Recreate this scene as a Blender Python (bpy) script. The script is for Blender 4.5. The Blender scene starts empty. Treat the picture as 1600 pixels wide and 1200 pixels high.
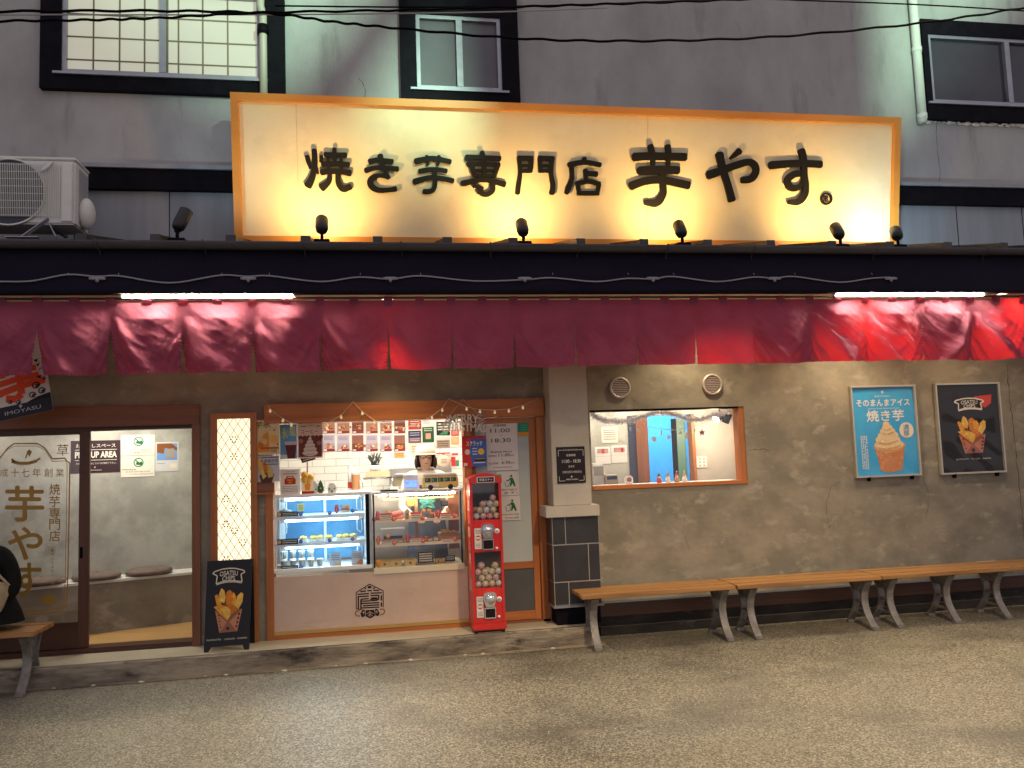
import bpy, bmesh, math, random
from mathutils import Vector, Matrix, noise as mnoise
rnd = random.Random(7)
R = math.radians
C = bpy.context.scene.collection
SC = bpy.context.scene

# ---------------------------------------------------------------- camera, world, exposure
F_PX = 1285.0                                    # focal length in pixels of the 1600 x 1200 photograph
YAW, PIT, ROL = R(-9.8), R(4.95), R(-2.04)
CAM = Vector((0, -7.2, 1.65))
FW = Vector((-math.sin(YAW)*math.cos(PIT), math.cos(YAW)*math.cos(PIT), math.sin(PIT)))
_ri = Vector((math.cos(YAW), math.sin(YAW), 0)); _up = _ri.cross(FW)
RT = _ri*math.cos(ROL) + _up*math.sin(ROL)
UP = -_ri*math.sin(ROL) + _up*math.cos(ROL)
cam = bpy.data.cameras.new('camera'); cam_o = bpy.data.objects.new('camera', cam); C.objects.link(cam_o)
cam.sensor_width = 36.0; cam.lens = 36.0*F_PX/1600; cam.clip_end = 500; cam.clip_start = 0.05
m = Matrix((RT, UP, -FW)).transposed().to_4x4(); m.translation = CAM
cam_o.matrix_world = m
SC.camera = cam_o
W = bpy.data.worlds.new('World'); SC.world = W; W.use_nodes = True
_nt = W.node_tree; _bg = _nt.nodes['Background']
_sky = _nt.nodes.new('ShaderNodeTexSky'); _sky.sky_type = 'NISHITA'; _sky.sun_disc = False
_sky.sun_elevation = R(0.4); _sky.sun_rotation = R(120); _sky.altitude = 10; _sky.dust_density = 0.6; _sky.ozone_density = 6
_mx = _nt.nodes.new('ShaderNodeMix'); _mx.data_type = 'RGBA'; _mx.inputs['Factor'].default_value = .80       # the twilight sky under the town's own glow
_mx.inputs['B'].default_value = (1.72, 1.58, 1.68, 1); _nt.links.new(_sky.outputs[0], _mx.inputs['A'])
_nt.links.new(_mx.outputs['Result'], _bg.inputs[0]); _bg.inputs[1].default_value = 0.15
SC.view_settings.view_transform = 'Standard'; SC.view_settings.look = 'None'
SC.view_settings.exposure = 1.42; SC.view_settings.gamma = 1
SC.render.engine = 'CYCLES'
SC.cycles.use_denoising = True
SC.cycles.sample_clamp_indirect = 4.0
SC.cycles.max_bounces = 8; SC.cycles.transparent_max_bounces = 12

# tuning of the lamps, real and added
L_TUBE, L_SPOT, L_STREET, L_GREEN, L_SHOP, L_DOWN = 430.0, 20.0, 850.0, 2000.0, 5.2, 25.0

def lamp(name, kind, loc, energy, color, parent=None, aim=None, **kw):
    l = bpy.data.lights.new(name, kind); l.energy = energy; l.color = color
    for k, v in kw.items(): setattr(l, k, v)
    o = bpy.data.objects.new(name, l); C.objects.link(o)
    if aim is not None:
        o.rotation_euler = (Vector(aim)-Vector(loc)).to_track_quat('-Z', 'Y').to_euler()
    o.location = Vector(loc) - (parent.location if parent else Vector())
    if parent: o.parent = parent
    return o

# ---------------------------------------------------------------- from the photograph's pixels to points in the place
def ray(px, py): return FW + RT*((px-800)/F_PX) + UP*((600-py)/F_PX)
def P(px, py, Y=0.0):
    d = ray(px, py); q = CAM + d*((Y-CAM.y)/d.y); return Vector((q.x, Y, q.z))
def PP(px, py, o, n):
    d = ray(px, py); return CAM + d*((Vector(o)-CAM).dot(n)/d.dot(n))
def G(px, py, Z=0.0):
    d = ray(px, py); q = CAM + d*((Z-CAM.z)/d.z); return Vector((q.x, q.y, Z))
def rectP(x0, y0, x1, y1, Y):
    a, b, c, d = P(x0, y0, Y), P(x1, y0, Y), P(x1, y1, Y), P(x0, y1, Y)
    return (a.x+d.x)/2, (b.x+c.x)/2, (c.z+d.z)/2, (a.z+b.z)/2        # X0 X1 Z0 Z1

# ---------------------------------------------------------------- mesh builder
class MB:
    def __init__(s): s.v, s.f, s.fm, s.ms, s.sm = [], [], [], [], []
    def mi(s, m):
        if m not in s.ms: s.ms.append(m)
        return s.ms.index(m)
    def add(s, vs, fs, m, smooth=False):
        b = len(s.v); s.v += [Vector(q) for q in vs]; i = s.mi(m)
        for f in fs: s.f.append([b+k for k in f]); s.fm.append(i); s.sm.append(smooth)
    def box(s, x0, x1, y0, y1, z0, z1, m, bev=0.0):
        if x0 > x1: x0, x1 = x1, x0
        if y0 > y1: y0, y1 = y1, y0
        if z0 > z1: z0, z1 = z1, z0
        if bev > 0:
            bm = bmesh.new(); bmesh.ops.create_cube(bm, size=1)
            for q in bm.verts: q.co = Vector(((x0+x1)/2+q.co.x*(x1-x0), (y0+y1)/2+q.co.y*(y1-y0), (z0+z1)/2+q.co.z*(z1-z0)))
            bmesh.ops.bevel(bm, geom=list(bm.edges), offset=min(bev, .45*min(x1-x0, y1-y0, z1-z0)), segments=2, affect='EDGES')
            s.bm(bm, m); return s
        v = [(x0,y0,z0),(x1,y0,z0),(x1,y1,z0),(x0,y1,z0),(x0,y0,z1),(x1,y0,z1),(x1,y1,z1),(x0,y1,z1)]
        s.add(v, [(0,3,2,1),(4,5,6,7),(0,1,5,4),(1,2,6,5),(2,3,7,6),(3,0,4,7)], m); return s
    def bm(s, bm, m, mat4=None, smooth=False):
        bm.verts.index_update()
        s.add([(mat4 @ q.co if mat4 else q.co) for q in bm.verts], [[q.index for q in f.verts] for f in bm.faces], m, smooth); bm.free()
    def quad(s, a, b, c, d, m): s.add([a, b, c, d], [(0,1,2,3)], m)
    def bar(s, a, b, w, h, m, up=(0,0,1)):
        a, b = Vector(a), Vector(b); d = (b-a).normalized(); u = Vector(up)
        r = d.cross(u).normalized(); u = r.cross(d)
        v = [q + r*w/2*i + u*h/2*j for q in (a, b) for i, j in ((-1,-1),(1,-1),(1,1),(-1,1))]
        s.add(v, [(0,1,2,3),(7,6,5,4),(0,4,5,1),(1,5,6,2),(2,6,7,3),(3,7,4,0)], m)
    def tube(s, pts, r, m, n=8, caps=True):
        pts = [Vector(p) for p in pts]; rs = r if isinstance(r, (list, tuple)) else [r]*len(pts)
        t0 = (pts[1]-pts[0]).normalized(); ref = Vector((0,0,1)) if abs(t0.z) < .9 else Vector((1,0,0))
        u = t0.cross(ref).normalized(); vs = []; fs = []
        for i, p in enumerate(pts):
            t = (pts[min(i+1, len(pts)-1)]-pts[max(i-1, 0)]).normalized()
            u = (u - t*u.dot(t)).normalized(); w = t.cross(u)
            vs += [p + (u*math.cos(k*2*math.pi/n) + w*math.sin(k*2*math.pi/n))*rs[i] for k in range(n)]
        for i in range(len(pts)-1):
            for k in range(n): fs.append((i*n+k, i*n+(k+1)%n, (i+1)*n+(k+1)%n, (i+1)*n+k))
        if caps: fs += [tuple(reversed(range(n))), tuple(range((len(pts)-1)*n, len(pts)*n))]
        s.add(vs, fs, m, True)
    def lathe(s, prof, o, m, axis=(0,0,1), n=20, caps=True, sy=1.0):
        ax = Vector(axis).normalized(); u = ax.orthogonal().normalized(); w = ax.cross(u); o = Vector(o)
        if abs(ax.z) > .99: u, w = Vector((1,0,0)), Vector((0,1,0))
        vs = [o + ax*z + (u*math.cos(k*2*math.pi/n) + w*math.sin(k*2*math.pi/n)*sy)*r for r, z in prof for k in range(n)]
        fs = [(i*n+k, i*n+(k+1)%n, (i+1)*n+(k+1)%n, (i+1)*n+k) for i in range(len(prof)-1) for k in range(n)]
        if caps:
            if prof[0][0] > 1e-4: fs.append(tuple(reversed(range(n))))
            if prof[-1][0] > 1e-4: fs.append(tuple(range((len(prof)-1)*n, len(prof)*n)))
        s.add(vs, fs, m, True)
    def ball(s, o, r, m, n=14, k=9, sc=(1,1,1)):
        vs = []; fs = []; o = Vector(o)
        for j in range(k+1):
            a = math.pi*j/k
            for i in range(n):
                b = 2*math.pi*i/n; vs.append(o + Vector((math.sin(a)*math.cos(b)*sc[0], math.sin(a)*math.sin(b)*sc[1], math.cos(a)*sc[2]))*r)
        for j in range(k):
            for i in range(n): fs.append((j*n+i, (j+1)*n+i, (j+1)*n+(i+1)%n, j*n+(i+1)%n))
        s.add(vs, fs, m, True)
    def prism(s, pts, y0, y1, m):               # outline in XZ, thickness along Y
        n = len(pts)
        s.add([(x, y0, z) for x, z in pts] + [(x, y1, z) for x, z in pts],
              [tuple(range(n)), tuple(reversed(range(n, 2*n)))] + [(i, i+n, (i+1)%n+n, (i+1)%n) for i in range(n)], m)
    def prismx(s, pts, x0, x1, m):              # outline in YZ, thickness along X
        n = len(pts)
        s.add([(x0, y, z) for y, z in pts] + [(x1, y, z) for y, z in pts],
              [tuple(range(n)), tuple(reversed(range(n, 2*n)))] + [(i, i+n, (i+1)%n+n, (i+1)%n) for i in range(n)], m)
    def mesh(s, name, off=Vector()):
        me = bpy.data.meshes.new(name)
        me.from_pydata([q-off for q in s.v], [], s.f)
        for q in s.ms: me.materials.append(q)
        me.polygons.foreach_set('material_index', s.fm); me.polygons.foreach_set('use_smooth', s.sm)
        me.update(); return me
    def build(s, name, parent=None, label=None, fix=True):
        off = wloc(parent)
        me = s.mesh(name, off)
        if fix:
            bm = bmesh.new(); bm.from_mesh(me); bmesh.ops.recalc_face_normals(bm, faces=bm.faces); bm.to_mesh(me); bm.free()
        o = bpy.data.objects.new(name, me); C.objects.link(o)
        if parent: o.parent = parent
        if label: o['label'] = label
        return o
def wloc(o):
    q = Vector()
    while o: q += o.location; o = o.parent
    return q
def tag(o, label, cat, group=None, kind=None):
    o['label'] = label; o['category'] = cat
    if group: o['group'] = group
    if kind: o['kind'] = kind
    return o
def thing(name, label, cat, loc=(0,0,0), group=None):
    o = bpy.data.objects.new(name, None); C.objects.link(o); o.location = loc; o.empty_display_size = .1
    return tag(o, label, cat, group)
def struct(o): o['kind'] = 'structure'; return o
def dup(root, loc, label=None, group=None, rotz=0):
    r = root.copy(); C.objects.link(r); r.location = loc; r.rotation_euler = (0, 0, rotz)
    if label: r['label'] = label
    if group: r['group'] = group
    def kids(a, b):
        for ch in list(a.children):
            c = ch.copy(); C.objects.link(c); c.parent = b; kids(ch, c)
    kids(root, r); return r

# ---------------------------------------------------------------- materials
def mat(name, col, rough=.6, metal=0.0, col2=None, nscale=6.0, stretch=(1,1,1), ramp=(.35,.65), bump=0.0, bscale=60.0,
        emis=None, estr=0.0, spec=.5, sheen=0.0, trans=0.0, alpha=1.0, col3=None, n3=1.2, r3=(.45,.7), coat=0.0, detail=6.0, st3=(1,1,1)):
    M = bpy.data.materials.new(name); M.use_nodes = True; nt = M.node_tree; N = nt.nodes; L = nt.links
    b = N['Principled BSDF']; b.inputs['Base Color'].default_value = (*col, 1); b.inputs['Roughness'].default_value = rough
    b.inputs['Metallic'].default_value = metal; b.inputs['Specular IOR Level'].default_value = spec
    if coat: b.inputs['Coat Weight'].default_value = coat; b.inputs['Coat Roughness'].default_value = .08
    if sheen: b.inputs['Sheen Weight'].default_value = sheen; b.inputs['Sheen Roughness'].default_value = .45
    if trans: b.inputs['Transmission Weight'].default_value = trans
    if alpha < 1: b.inputs['Alpha'].default_value = alpha
    if emis: b.inputs['Emission Color'].default_value = (*emis, 1); b.inputs['Emission Strength'].default_value = estr
    if col2 or bump:
        tc = N.new('ShaderNodeTexCoord')
    if col2:
        def layer(scale, st, rr):
            mp = N.new('ShaderNodeMapping'); mp.inputs['Scale'].default_value = st
            nz = N.new('ShaderNodeTexNoise'); nz.inputs['Scale'].default_value = scale; nz.inputs['Detail'].default_value = detail
            nz.inputs['Roughness'].default_value = .62
            cr = N.new('ShaderNodeValToRGB'); cr.color_ramp.elements[0].position, cr.color_ramp.elements[1].position = rr
            L.new(tc.outputs['Object'], mp.inputs[0]); L.new(mp.outputs[0], nz.inputs[0]); L.new(nz.outputs[0], cr.inputs[0]); return cr
        mx = N.new('ShaderNodeMix'); mx.data_type = 'RGBA'
        mx.inputs['A'].default_value = (*col, 1); mx.inputs['B'].default_value = (*col2, 1)
        L.new(layer(nscale, stretch, ramp).outputs[0], mx.inputs['Factor']); out = mx.outputs['Result']
        if col3:
            m3 = N.new('ShaderNodeMix'); m3.data_type = 'RGBA'; m3.inputs['B'].default_value = (*col3, 1)
            L.new(layer(n3, st3, r3).outputs[0], m3.inputs['Factor']); L.new(out, m3.inputs['A']); out = m3.outputs['Result']
        L.new(out, b.inputs['Base Color'])
    if bump:
        nz = N.new('ShaderNodeTexNoise'); nz.inputs['Scale'].default_value = bscale; nz.inputs['Detail'].default_value = 4
        mp = N.new('ShaderNodeMapping'); mp.inputs['Scale'].default_value = stretch
        L.new(tc.outputs['Object'], mp.inputs[0]); L.new(mp.outputs[0], nz.inputs[0])
        bp = N.new('ShaderNodeBump'); bp.inputs['Strength'].default_value = bump; bp.inputs['Distance'].default_value = .01
        L.new(nz.outputs[0], bp.inputs['Height']); L.new(bp.outputs[0], b.inputs['Normal'])
    return M
_mc = {}
def flat(r, g, b, rough=.6):                      # printed ink / plain paint, colours given as sRGB 0-255
    k = (r, g, b, rough)
    if k not in _mc:
        lin = tuple((c/255/12.92 if c <= 10 else ((c/255+.055)/1.055)**2.4)*.82 for c in (r, g, b))
        _mc[k] = mat('ink_%d_%d_%d' % (r, g, b), lin, rough, spec=.3)
    return _mc[k]
def wood(name, a, b, axis='x', rough=.45, coat=0.0, sc=7.0):
    st = {'x': (.12, 2.2, 2.2), 'z': (2.2, 2.2, .12), 'y': (2.2, .12, 2.2)}[axis]
    return mat(name, a, rough, col2=b, nscale=sc, stretch=st, ramp=(.35, .68), bump=.25, bscale=30, coat=coat, detail=8)
M_ = {}
M_['stucco'] = mat('grey_stucco', (.40,.385,.37), .9, col2=(.285,.27,.26), nscale=1.6, stretch=(1,1,.6), ramp=(.35,.7), bump=.3, bscale=38, col3=(.17,.158,.148), n3=2.4, r3=(.56,.80), st3=(1.6,1,.35), detail=10)
M_['panelwall'] = mat('blue_grey_siding', (.30,.31,.33), .8, col2=(.24,.25,.27), nscale=2.2, stretch=(2.5,1,.3), bump=.1, bscale=30)
M_['concrete'] = mat('trowelled_concrete', (.268,.232,.168), .82, col2=(.185,.162,.12), nscale=2.8, stretch=(.8,1,1.1), ramp=(.40,.60), bump=.3, bscale=16, col3=(.325,.285,.212), n3=5.2, r3=(.55,.66), st3=(.8,1,1.3), detail=11)
M_['concrete_in'] = mat('pale_trowelled_plaster', (.44,.435,.38), .8, col2=(.29,.285,.25), nscale=2.6, ramp=(.40,.62), bump=.2, bscale=20, col3=(.19,.185,.165), n3=3.8, r3=(.60,.74), detail=10)
M_['black'] = mat('black_paint', (.004,.0035,.006), .6, col2=(.008,.007,.010), nscale=9, spec=.06)
M_['fascia'] = mat('dark_indigo_board', (.0075,.006,.016), .6, col2=(.012,.010,.022), nscale=3, stretch=(.4,1,1), bump=.08, bscale=50, spec=.08)
M_['gutter'] = mat('dark_brown_gutter', (.055,.048,.052), .5, col2=(.04,.034,.038), nscale=5, stretch=(.5,1,1))
M_['roof'] = mat('dark_metal_roof', (.03,.028,.03), .45, col2=(.05,.045,.04), nscale=4, metal=.3)
M_['soffit'] = mat('cream_soffit', (.78,.72,.58), .8, col2=(.70,.64,.50), nscale=4)
M_['wood_or'] = wood('orange_cedar', (.50,.17,.035), (.34,.095,.018), 'x')
M_['wood_or_z'] = wood('orange_cedar_upright', (.46,.16,.035), (.31,.088,.018), 'z')
M_['wood_dk'] = wood('dark_stained_wood', (.085,.030,.013), (.045,.015,.007), 'x')
M_['wood_dk_z'] = wood('dark_stained_upright', (.12,.042,.016), (.065,.02,.008), 'z')
M_['wood_md'] = wood('mid_brown_wood', (.24,.085,.032), (.16,.052,.02), 'x')
M_['wood_md_z'] = wood('mid_brown_upright', (.24,.085,.032), (.16,.052,.02), 'z')
M_['bench_wood'] = wood('varnished_bench_plank', (.43,.215,.07), (.25,.115,.036), 'x', rough=.38, sc=9)
M_['bench_iron'] = mat('weathered_cast_iron', (.27,.245,.215), .5, metal=.35, col2=(.16,.145,.13), nscale=14, bump=.2, bscale=60)
M_['floor_wood'] = wood('pine_floor', (.56,.34,.13), (.42,.235,.085), 'x', rough=.4)
def clear_mat(name, gl=.055, tint=(1,1,1)):
    F = bpy.data.materials.new(name); F.use_nodes = True; nt = F.node_tree; N = nt.nodes; N.remove(N['Principled BSDF'])
    g = N.new('ShaderNodeBsdfGlossy'); g.inputs['Roughness'].default_value = .03; t = N.new('ShaderNodeBsdfTransparent'); t.inputs[0].default_value = (*tint, 1)
    fr = N.new('ShaderNodeLayerWeight'); fr.inputs[0].default_value = .25; ml = N.new('ShaderNodeMath'); ml.operation = 'MULTIPLY_ADD'; ml.inputs[1].default_value = .35; ml.inputs[2].default_value = gl
    x = N.new('ShaderNodeMixShader'); nt.links.new(fr.outputs['Fresnel'], ml.inputs[0]); nt.links.new(ml.outputs[0], x.inputs[0]); nt.links.new(t.outputs[0], x.inputs[1]); nt.links.new(g.outputs[0], x.inputs[2]); nt.links.new(x.outputs[0], N['Material Output'].inputs[0]); return F
M_['clear'] = clear_mat('clear_glass'); M_['glass'] = M_['clear']
M_['steel'] = mat('brushed_steel', (.62,.62,.60), .32, metal=.95, col2=(.5,.5,.48), nscale=5, stretch=(.2,3,3))
M_['chrome'] = mat('chrome', (.78,.78,.78), .14, metal=1.0)
M_['alu'] = mat('aluminium_sash', (.34,.34,.37), .4, metal=.6, col2=(.28,.28,.31), nscale=8)
M_['white_plastic'] = mat('white_plastic', (.78,.77,.73), .35)
M_['grey_plastic'] = mat('grey_plastic', (.36,.35,.36), .45)
M_['white_paint'] = mat('white_paint', (.70,.68,.62), .6, col2=(.62,.60,.54), nscale=5)
M_['red_paint'] = mat('red_enamel', (.62,.018,.014), .28, coat=.4, col2=(.54,.014,.012), nscale=3)
M_['cream_plaster'] = mat('cream_plaster', (.50,.45,.36), .8, col2=(.44,.39,.31), nscale=4, bump=.12, bscale=40)
M_['tile_black'] = mat('black_slate_tile', (.022,.021,.023), .35, col2=(.035,.033,.035), nscale=5, bump=.15, bscale=30)
M_['grout'] = mat('pale_grout', (.48,.44,.36), .9)
M_['white_tile'] = mat('white_wall_tile', (.78,.77,.70), .3)
M_['tile_joint'] = mat('grey_tile_joint', (.5,.5,.46), .8)
M_['counter_panel'] = mat('pinkish_plaster_panel', (.58,.43,.33), .75, col2=(.50,.36,.27), nscale=2.5, bump=.1, bscale=25, col3=(.42,.30,.22), n3=2.6, r3=(.55,.8), st3=(.5,1,2.5))
M_['kerb'] = mat('stained_concrete_step', (.33,.275,.19), .85, col2=(.15,.12,.085), nscale=4, stretch=(.5,1,2.0), ramp=(.38,.60), bump=.6, bscale=30, col3=(.035,.027,.022), n3=5, r3=(.54,.68), st3=(.5,1,1.6))
M_['base'] = mat('black_concrete_base', (.060,.050,.040), .9, col2=(.025,.021,.018), nscale=5, stretch=(.5,1,1.5), col3=(.16,.14,.115), n3=6, r3=(.62,.75), st3=(.5,1,1.5), bump=.4, bscale=30)  # near-black concrete with paler patches
M_['step_top'] = mat('smooth_concrete_step', (.46,.40,.28), .6, col2=(.38,.33,.23), nscale=3, bump=.08, bscale=40)
M_['rubber'] = mat('black_rubber', (.012,.012,.012), .7)
M_['gold'] = mat('gold_leaf_print', (.34,.19,.03), .5)
M_['cable'] = mat('grey_pvc_cable', (.27,.25,.27), .6)
M_['wire'] = mat('black_cable', (.003,.003,.004), .8, spec=.05)
M_['pale_wire'] = mat('pale_cable', (.30,.29,.28), .6)
M_['skin'] = mat('skin', (.72,.45,.33), .5)
M_['hair'] = mat('dark_brown_hair', (.032,.016,.012), .45)
M_['shirt'] = mat('white_cotton', (.74,.72,.66), .85)
M_['denim'] = mat('blue_grey_apron_cotton', (.085,.10,.14), .85, col2=(.06,.07,.10), nscale=20)
M_['coat'] = mat('dark_padded_coat', (.007,.007,.006), .8, col2=(.012,.012,.011), spec=.1, nscale=8, bump=.4, bscale=14)
M_['canvas'] = mat('tan_canvas', (.42,.34,.20), .85, col2=(.34,.27,.15), nscale=18, bump=.3, bscale=50)

# ---------------------------------------------------------------- printing on flat things, writing
_tc = {}
def text_mesh(body, bold=0.0, res=3):
    k = (body, bold)
    if k in _tc: return _tc[k]
    c = bpy.data.curves.new('writing', 'FONT'); c.body = body; c.offset = bold; c.resolution_u = res
    o = bpy.data.objects.new('writing', c); C.objects.link(o)
    bpy.context.view_layer.update()
    me = bpy.data.meshes.new_from_object(o.evaluated_get(bpy.context.evaluated_depsgraph_get()))
    vs = [(q.co.x, q.co.y) for q in me.vertices]; fs = [tuple(p.vertices) for p in me.polygons]
    bpy.data.objects.remove(o); bpy.data.curves.remove(c); bpy.data.meshes.remove(me)
    x0, x1 = min(q[0] for q in vs), max(q[0] for q in vs); y0, y1 = min(q[1] for q in vs), max(q[1] for q in vs)
    vs = [((x-x0)/max(x1-x0, 1e-6), (y-y0)/max(y1-y0, 1e-6)) for x, y in vs]
    _tc[k] = (vs, fs, (x1-x0)/max(y1-y0, 1e-6)); return _tc[k]
def photo(r, g, b, k=.45, sc=26):                 # printed photograph of food: the ink varies within the patch
    c = flat(r, g, b).node_tree.nodes['Principled BSDF'].inputs['Base Color'].default_value
    q = ('ph', r, g, b)
    if q not in _mc: _mc[q] = mat('photo_ink_%d_%d_%d' % (r, g, b), tuple(c[:3]), .55, col2=tuple(v*k for v in c[:3]), nscale=sc, ramp=(.36,.74), spec=.3, col3=tuple(min(.9, v*1.35+.03) for v in c[:3]), n3=sc*1.7, r3=(.55,.7))
    return _mc[q]
class Print:                                      # u runs right, v runs down, both 0..1 over the sheet
    def __init__(s, mb, o, U, V, N=None, step=.0009):
        s.mb, s.o, s.U, s.V = mb, Vector(o), Vector(U), Vector(V)
        s.N = Vector(N).normalized() if N else s.U.cross(s.V).normalized()
        s.step = step; s.k = 1
    def pt(s, u, v, l): return s.o + s.U*u + s.V*v + s.N*(l*s.step)
    def lay(s, l):
        s.k += 0.13; return l + (s.k % 0.9)
    def poly(s, pts, m, l=1):
        l = s.lay(l); s.mb.add([s.pt(u, v, l) for u, v in pts], [tuple(range(len(pts)))], m)
    def rect(s, u0, v0, u1, v1, m, l=1): s.poly([(u0,v0),(u0,v1),(u1,v1),(u1,v0)], m, l)
    def disc(s, u, v, ru, m, l=1, rv=None, n=24):
        rv = rv if rv else ru*s.U.length/s.V.length
        s.poly([(u+ru*math.cos(k*2*math.pi/n), v-rv*math.sin(k*2*math.pi/n)) for k in range(n)], m, l)
    def ring(s, u, v, ru, w, m, l=1, n=28):
        q = s.U.length/s.V.length; l = s.lay(l); vs = []; fs = []
        for k in range(n):
            a = k*2*math.pi/n
            vs += [s.pt(u+ru*math.cos(a), v+ru*q*math.sin(a), l), s.pt(u+(ru-w)*math.cos(a), v+(ru-w)*q*math.sin(a), l)]
            fs.append((2*k, 2*k+1, (2*k+3) % (2*n), (2*k+2) % (2*n)))
        s.mb.add(vs, fs, m)
    def line(s, pts, w, m, l=1):                  # w in units of u
        q = s.U.length/s.V.length; l = s.lay(l)
        for (a, b), (c, d) in zip(pts, pts[1:]):
            dx, dy = (c-a), (d-b)/q; n = math.hypot(dx, dy) or 1; ox, oy = -dy/n*w/2, dx/n*w/2*q
            s.mb.add([s.pt(a+ox, b+oy, l), s.pt(c+ox, d+oy, l), s.pt(c-ox, d-oy, l), s.pt(a-ox, b-oy, l)], [(0,1,2,3)], m)
            l += .04
    def text(s, body, u0, v0, u1, v1, m, l=2, bold=0.0, skew=0.0, arc=0.0):
        cjk = any(ord(c) > 0x2e80 for c in body); b = bold if not cjk else 0.0
        vs, fs, asp = text_mesh(body, b)
        sh = [(0,0)] if not (cjk and bold) else [(0,0),(1,0),(-1,0),(0,1),(0,-1)]
        for i, (du, dv) in enumerate(sh):
            du *= bold*.9*(v1-v0)*s.V.length/s.U.length; dv *= bold*.9*(v1-v0)
            k = s.lay(l)+i*.06
            s.mb.add([s.pt(u0+x*(u1-u0)+du, v1-y*(v1-v0)+skew*(x-.5)+arc*((2*x-1)**2)+dv, k) for x, y in vs], fs, m)
    def lines(s, u0, v0, u1, n, dv, m, l=2, seed=0, h=.35):     # rows of tiny print too small to read
        r = random.Random(seed)
        for k in range(n):
            u = u0
            while u < u1:
                w = (u1-u0)*r.uniform(.06, .16); w = min(w, u1-u)
                s.rect(u, v0+k*dv, u+w, v0+k*dv+dv*h, m, l); u += w+(u1-u0)*.025
def sheet(mb, x0, x1, z0, z1, y, m, t=.002):      # a flat sheet facing the street, and its printing frame
    mb.box(x0, x1, y, y+t, z0, z1, m)
    return Print(mb, (x0, y, z1), (x1-x0, 0, 0), (0, 0, z0-z1), (0, -1, 0))
def sheetP(mb, px0, py0, px1, py1, Y, m, t=.002):
    x0, x1, z0, z1 = rectP(px0, py0, px1, py1, Y); return sheet(mb, x0, x1, z0, z1, Y, m, t)
# ================================================================= the ground
mb = MB(); n = 60
_road_m = None
def road_mat():
    M = bpy.data.materials.new('worn_asphalt'); M.use_nodes = True; nt = M.node_tree; N = nt.nodes; L = nt.links
    b = N['Principled BSDF']; b.inputs['Roughness'].default_value = .52; b.inputs['Specular IOR Level'].default_value = .45
    tc = N.new('ShaderNodeTexCoord')
    def noise(sc, det, rr, st=(1,1,1)):
        mp = N.new('ShaderNodeMapping'); mp.inputs['Scale'].default_value = st
        z = N.new('ShaderNodeTexNoise'); z.inputs['Scale'].default_value = sc; z.inputs['Detail'].default_value = det
        c = N.new('ShaderNodeValToRGB'); c.color_ramp.elements[0].position, c.color_ramp.elements[1].position = rr
        L.new(tc.outputs['Object'], mp.inputs[0]); L.new(mp.outputs[0], z.inputs[0]); L.new(z.outputs[0], c.inputs[0]); return c.outputs[0]
    def mix(a, bb, f):
        x = N.new('ShaderNodeMix'); x.data_type = 'RGBA'
        for k, q in (('A', a), ('B', bb)):
            if isinstance(q, tuple): x.inputs[k].default_value = (*q, 1)
            else: L.new(q, x.inputs[k])
        L.new(f, x.inputs['Factor']); return x.outputs['Result']
    v = N.new('ShaderNodeTexVoronoi'); v.inputs['Scale'].default_value = 120; L.new(tc.outputs['Object'], v.inputs[0])
    sp = N.new('ShaderNodeSeparateColor'); L.new(v.outputs['Color'], sp.inputs[0])
    cr = N.new('ShaderNodeValToRGB'); cr.color_ramp.elements[0].position = .30; cr.color_ramp.elements[1].position = 1.0
    L.new(sp.outputs[0], cr.inputs[0])
    base = mix((.088,.079,.056), (.355,.32,.235), cr.outputs[0])
    base = mix(base, (.055,.048,.038), noise(1.1, 6, (.50,.82)))
    base = mix(base, (.21,.185,.14), noise(2.6, 8, (.60,.80), (.5,1.4,1)))
    fleck = N.new('ShaderNodeTexVoronoi'); fleck.inputs['Scale'].default_value = 17; L.new(tc.outputs['Object'], fleck.inputs[0])
    fr = N.new('ShaderNodeValToRGB'); fr.color_ramp.elements[0].position = .06; fr.color_ramp.elements[1].position = .11
    fr.color_ramp.elements[0].color = (1,1,1,1); fr.color_ramp.elements[1].color = (0,0,0,1); L.new(fleck.outputs['Distance'], fr.inputs[0])
    base = mix(base, (.55,.48,.34), fr.outputs[0])
    L.new(base, b.inputs['Base Color'])
    bp = N.new('ShaderNodeBump'); bp.inputs['Strength'].default_value = .18; bp.inputs['Distance'].default_value = .006
    L.new(v.outputs['Distance'], bp.inputs['Height']); L.new(bp.outputs[0], b.inputs['Normal'])
    return M
mb.add([(-40,-30,.04),(40,-30,.04),(40,3,.04),(-40,3,.04)], [(0,1,2,3)], road_mat())
struct(mb.build('road'))
# the concrete gutter strip in front of the step, a sheet 4 mm over the asphalt
mb = MB(); M_['strip'] = mat('worn_gutter_strip', (.36,.295,.185), .8, col2=(.13,.105,.075), nscale=4, stretch=(.6,2,1), bump=.3, bscale=50, col3=(.085,.07,.05), n3=8, r3=(.55,.75))
mb.add([(-8,-.50,.044),(1.9,-.405,.044),(1.9,.05,.044),(-8,.05,.044)], [(0,1,2,3)], M_['strip'])
struct(mb.build('gutter_path'))
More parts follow.
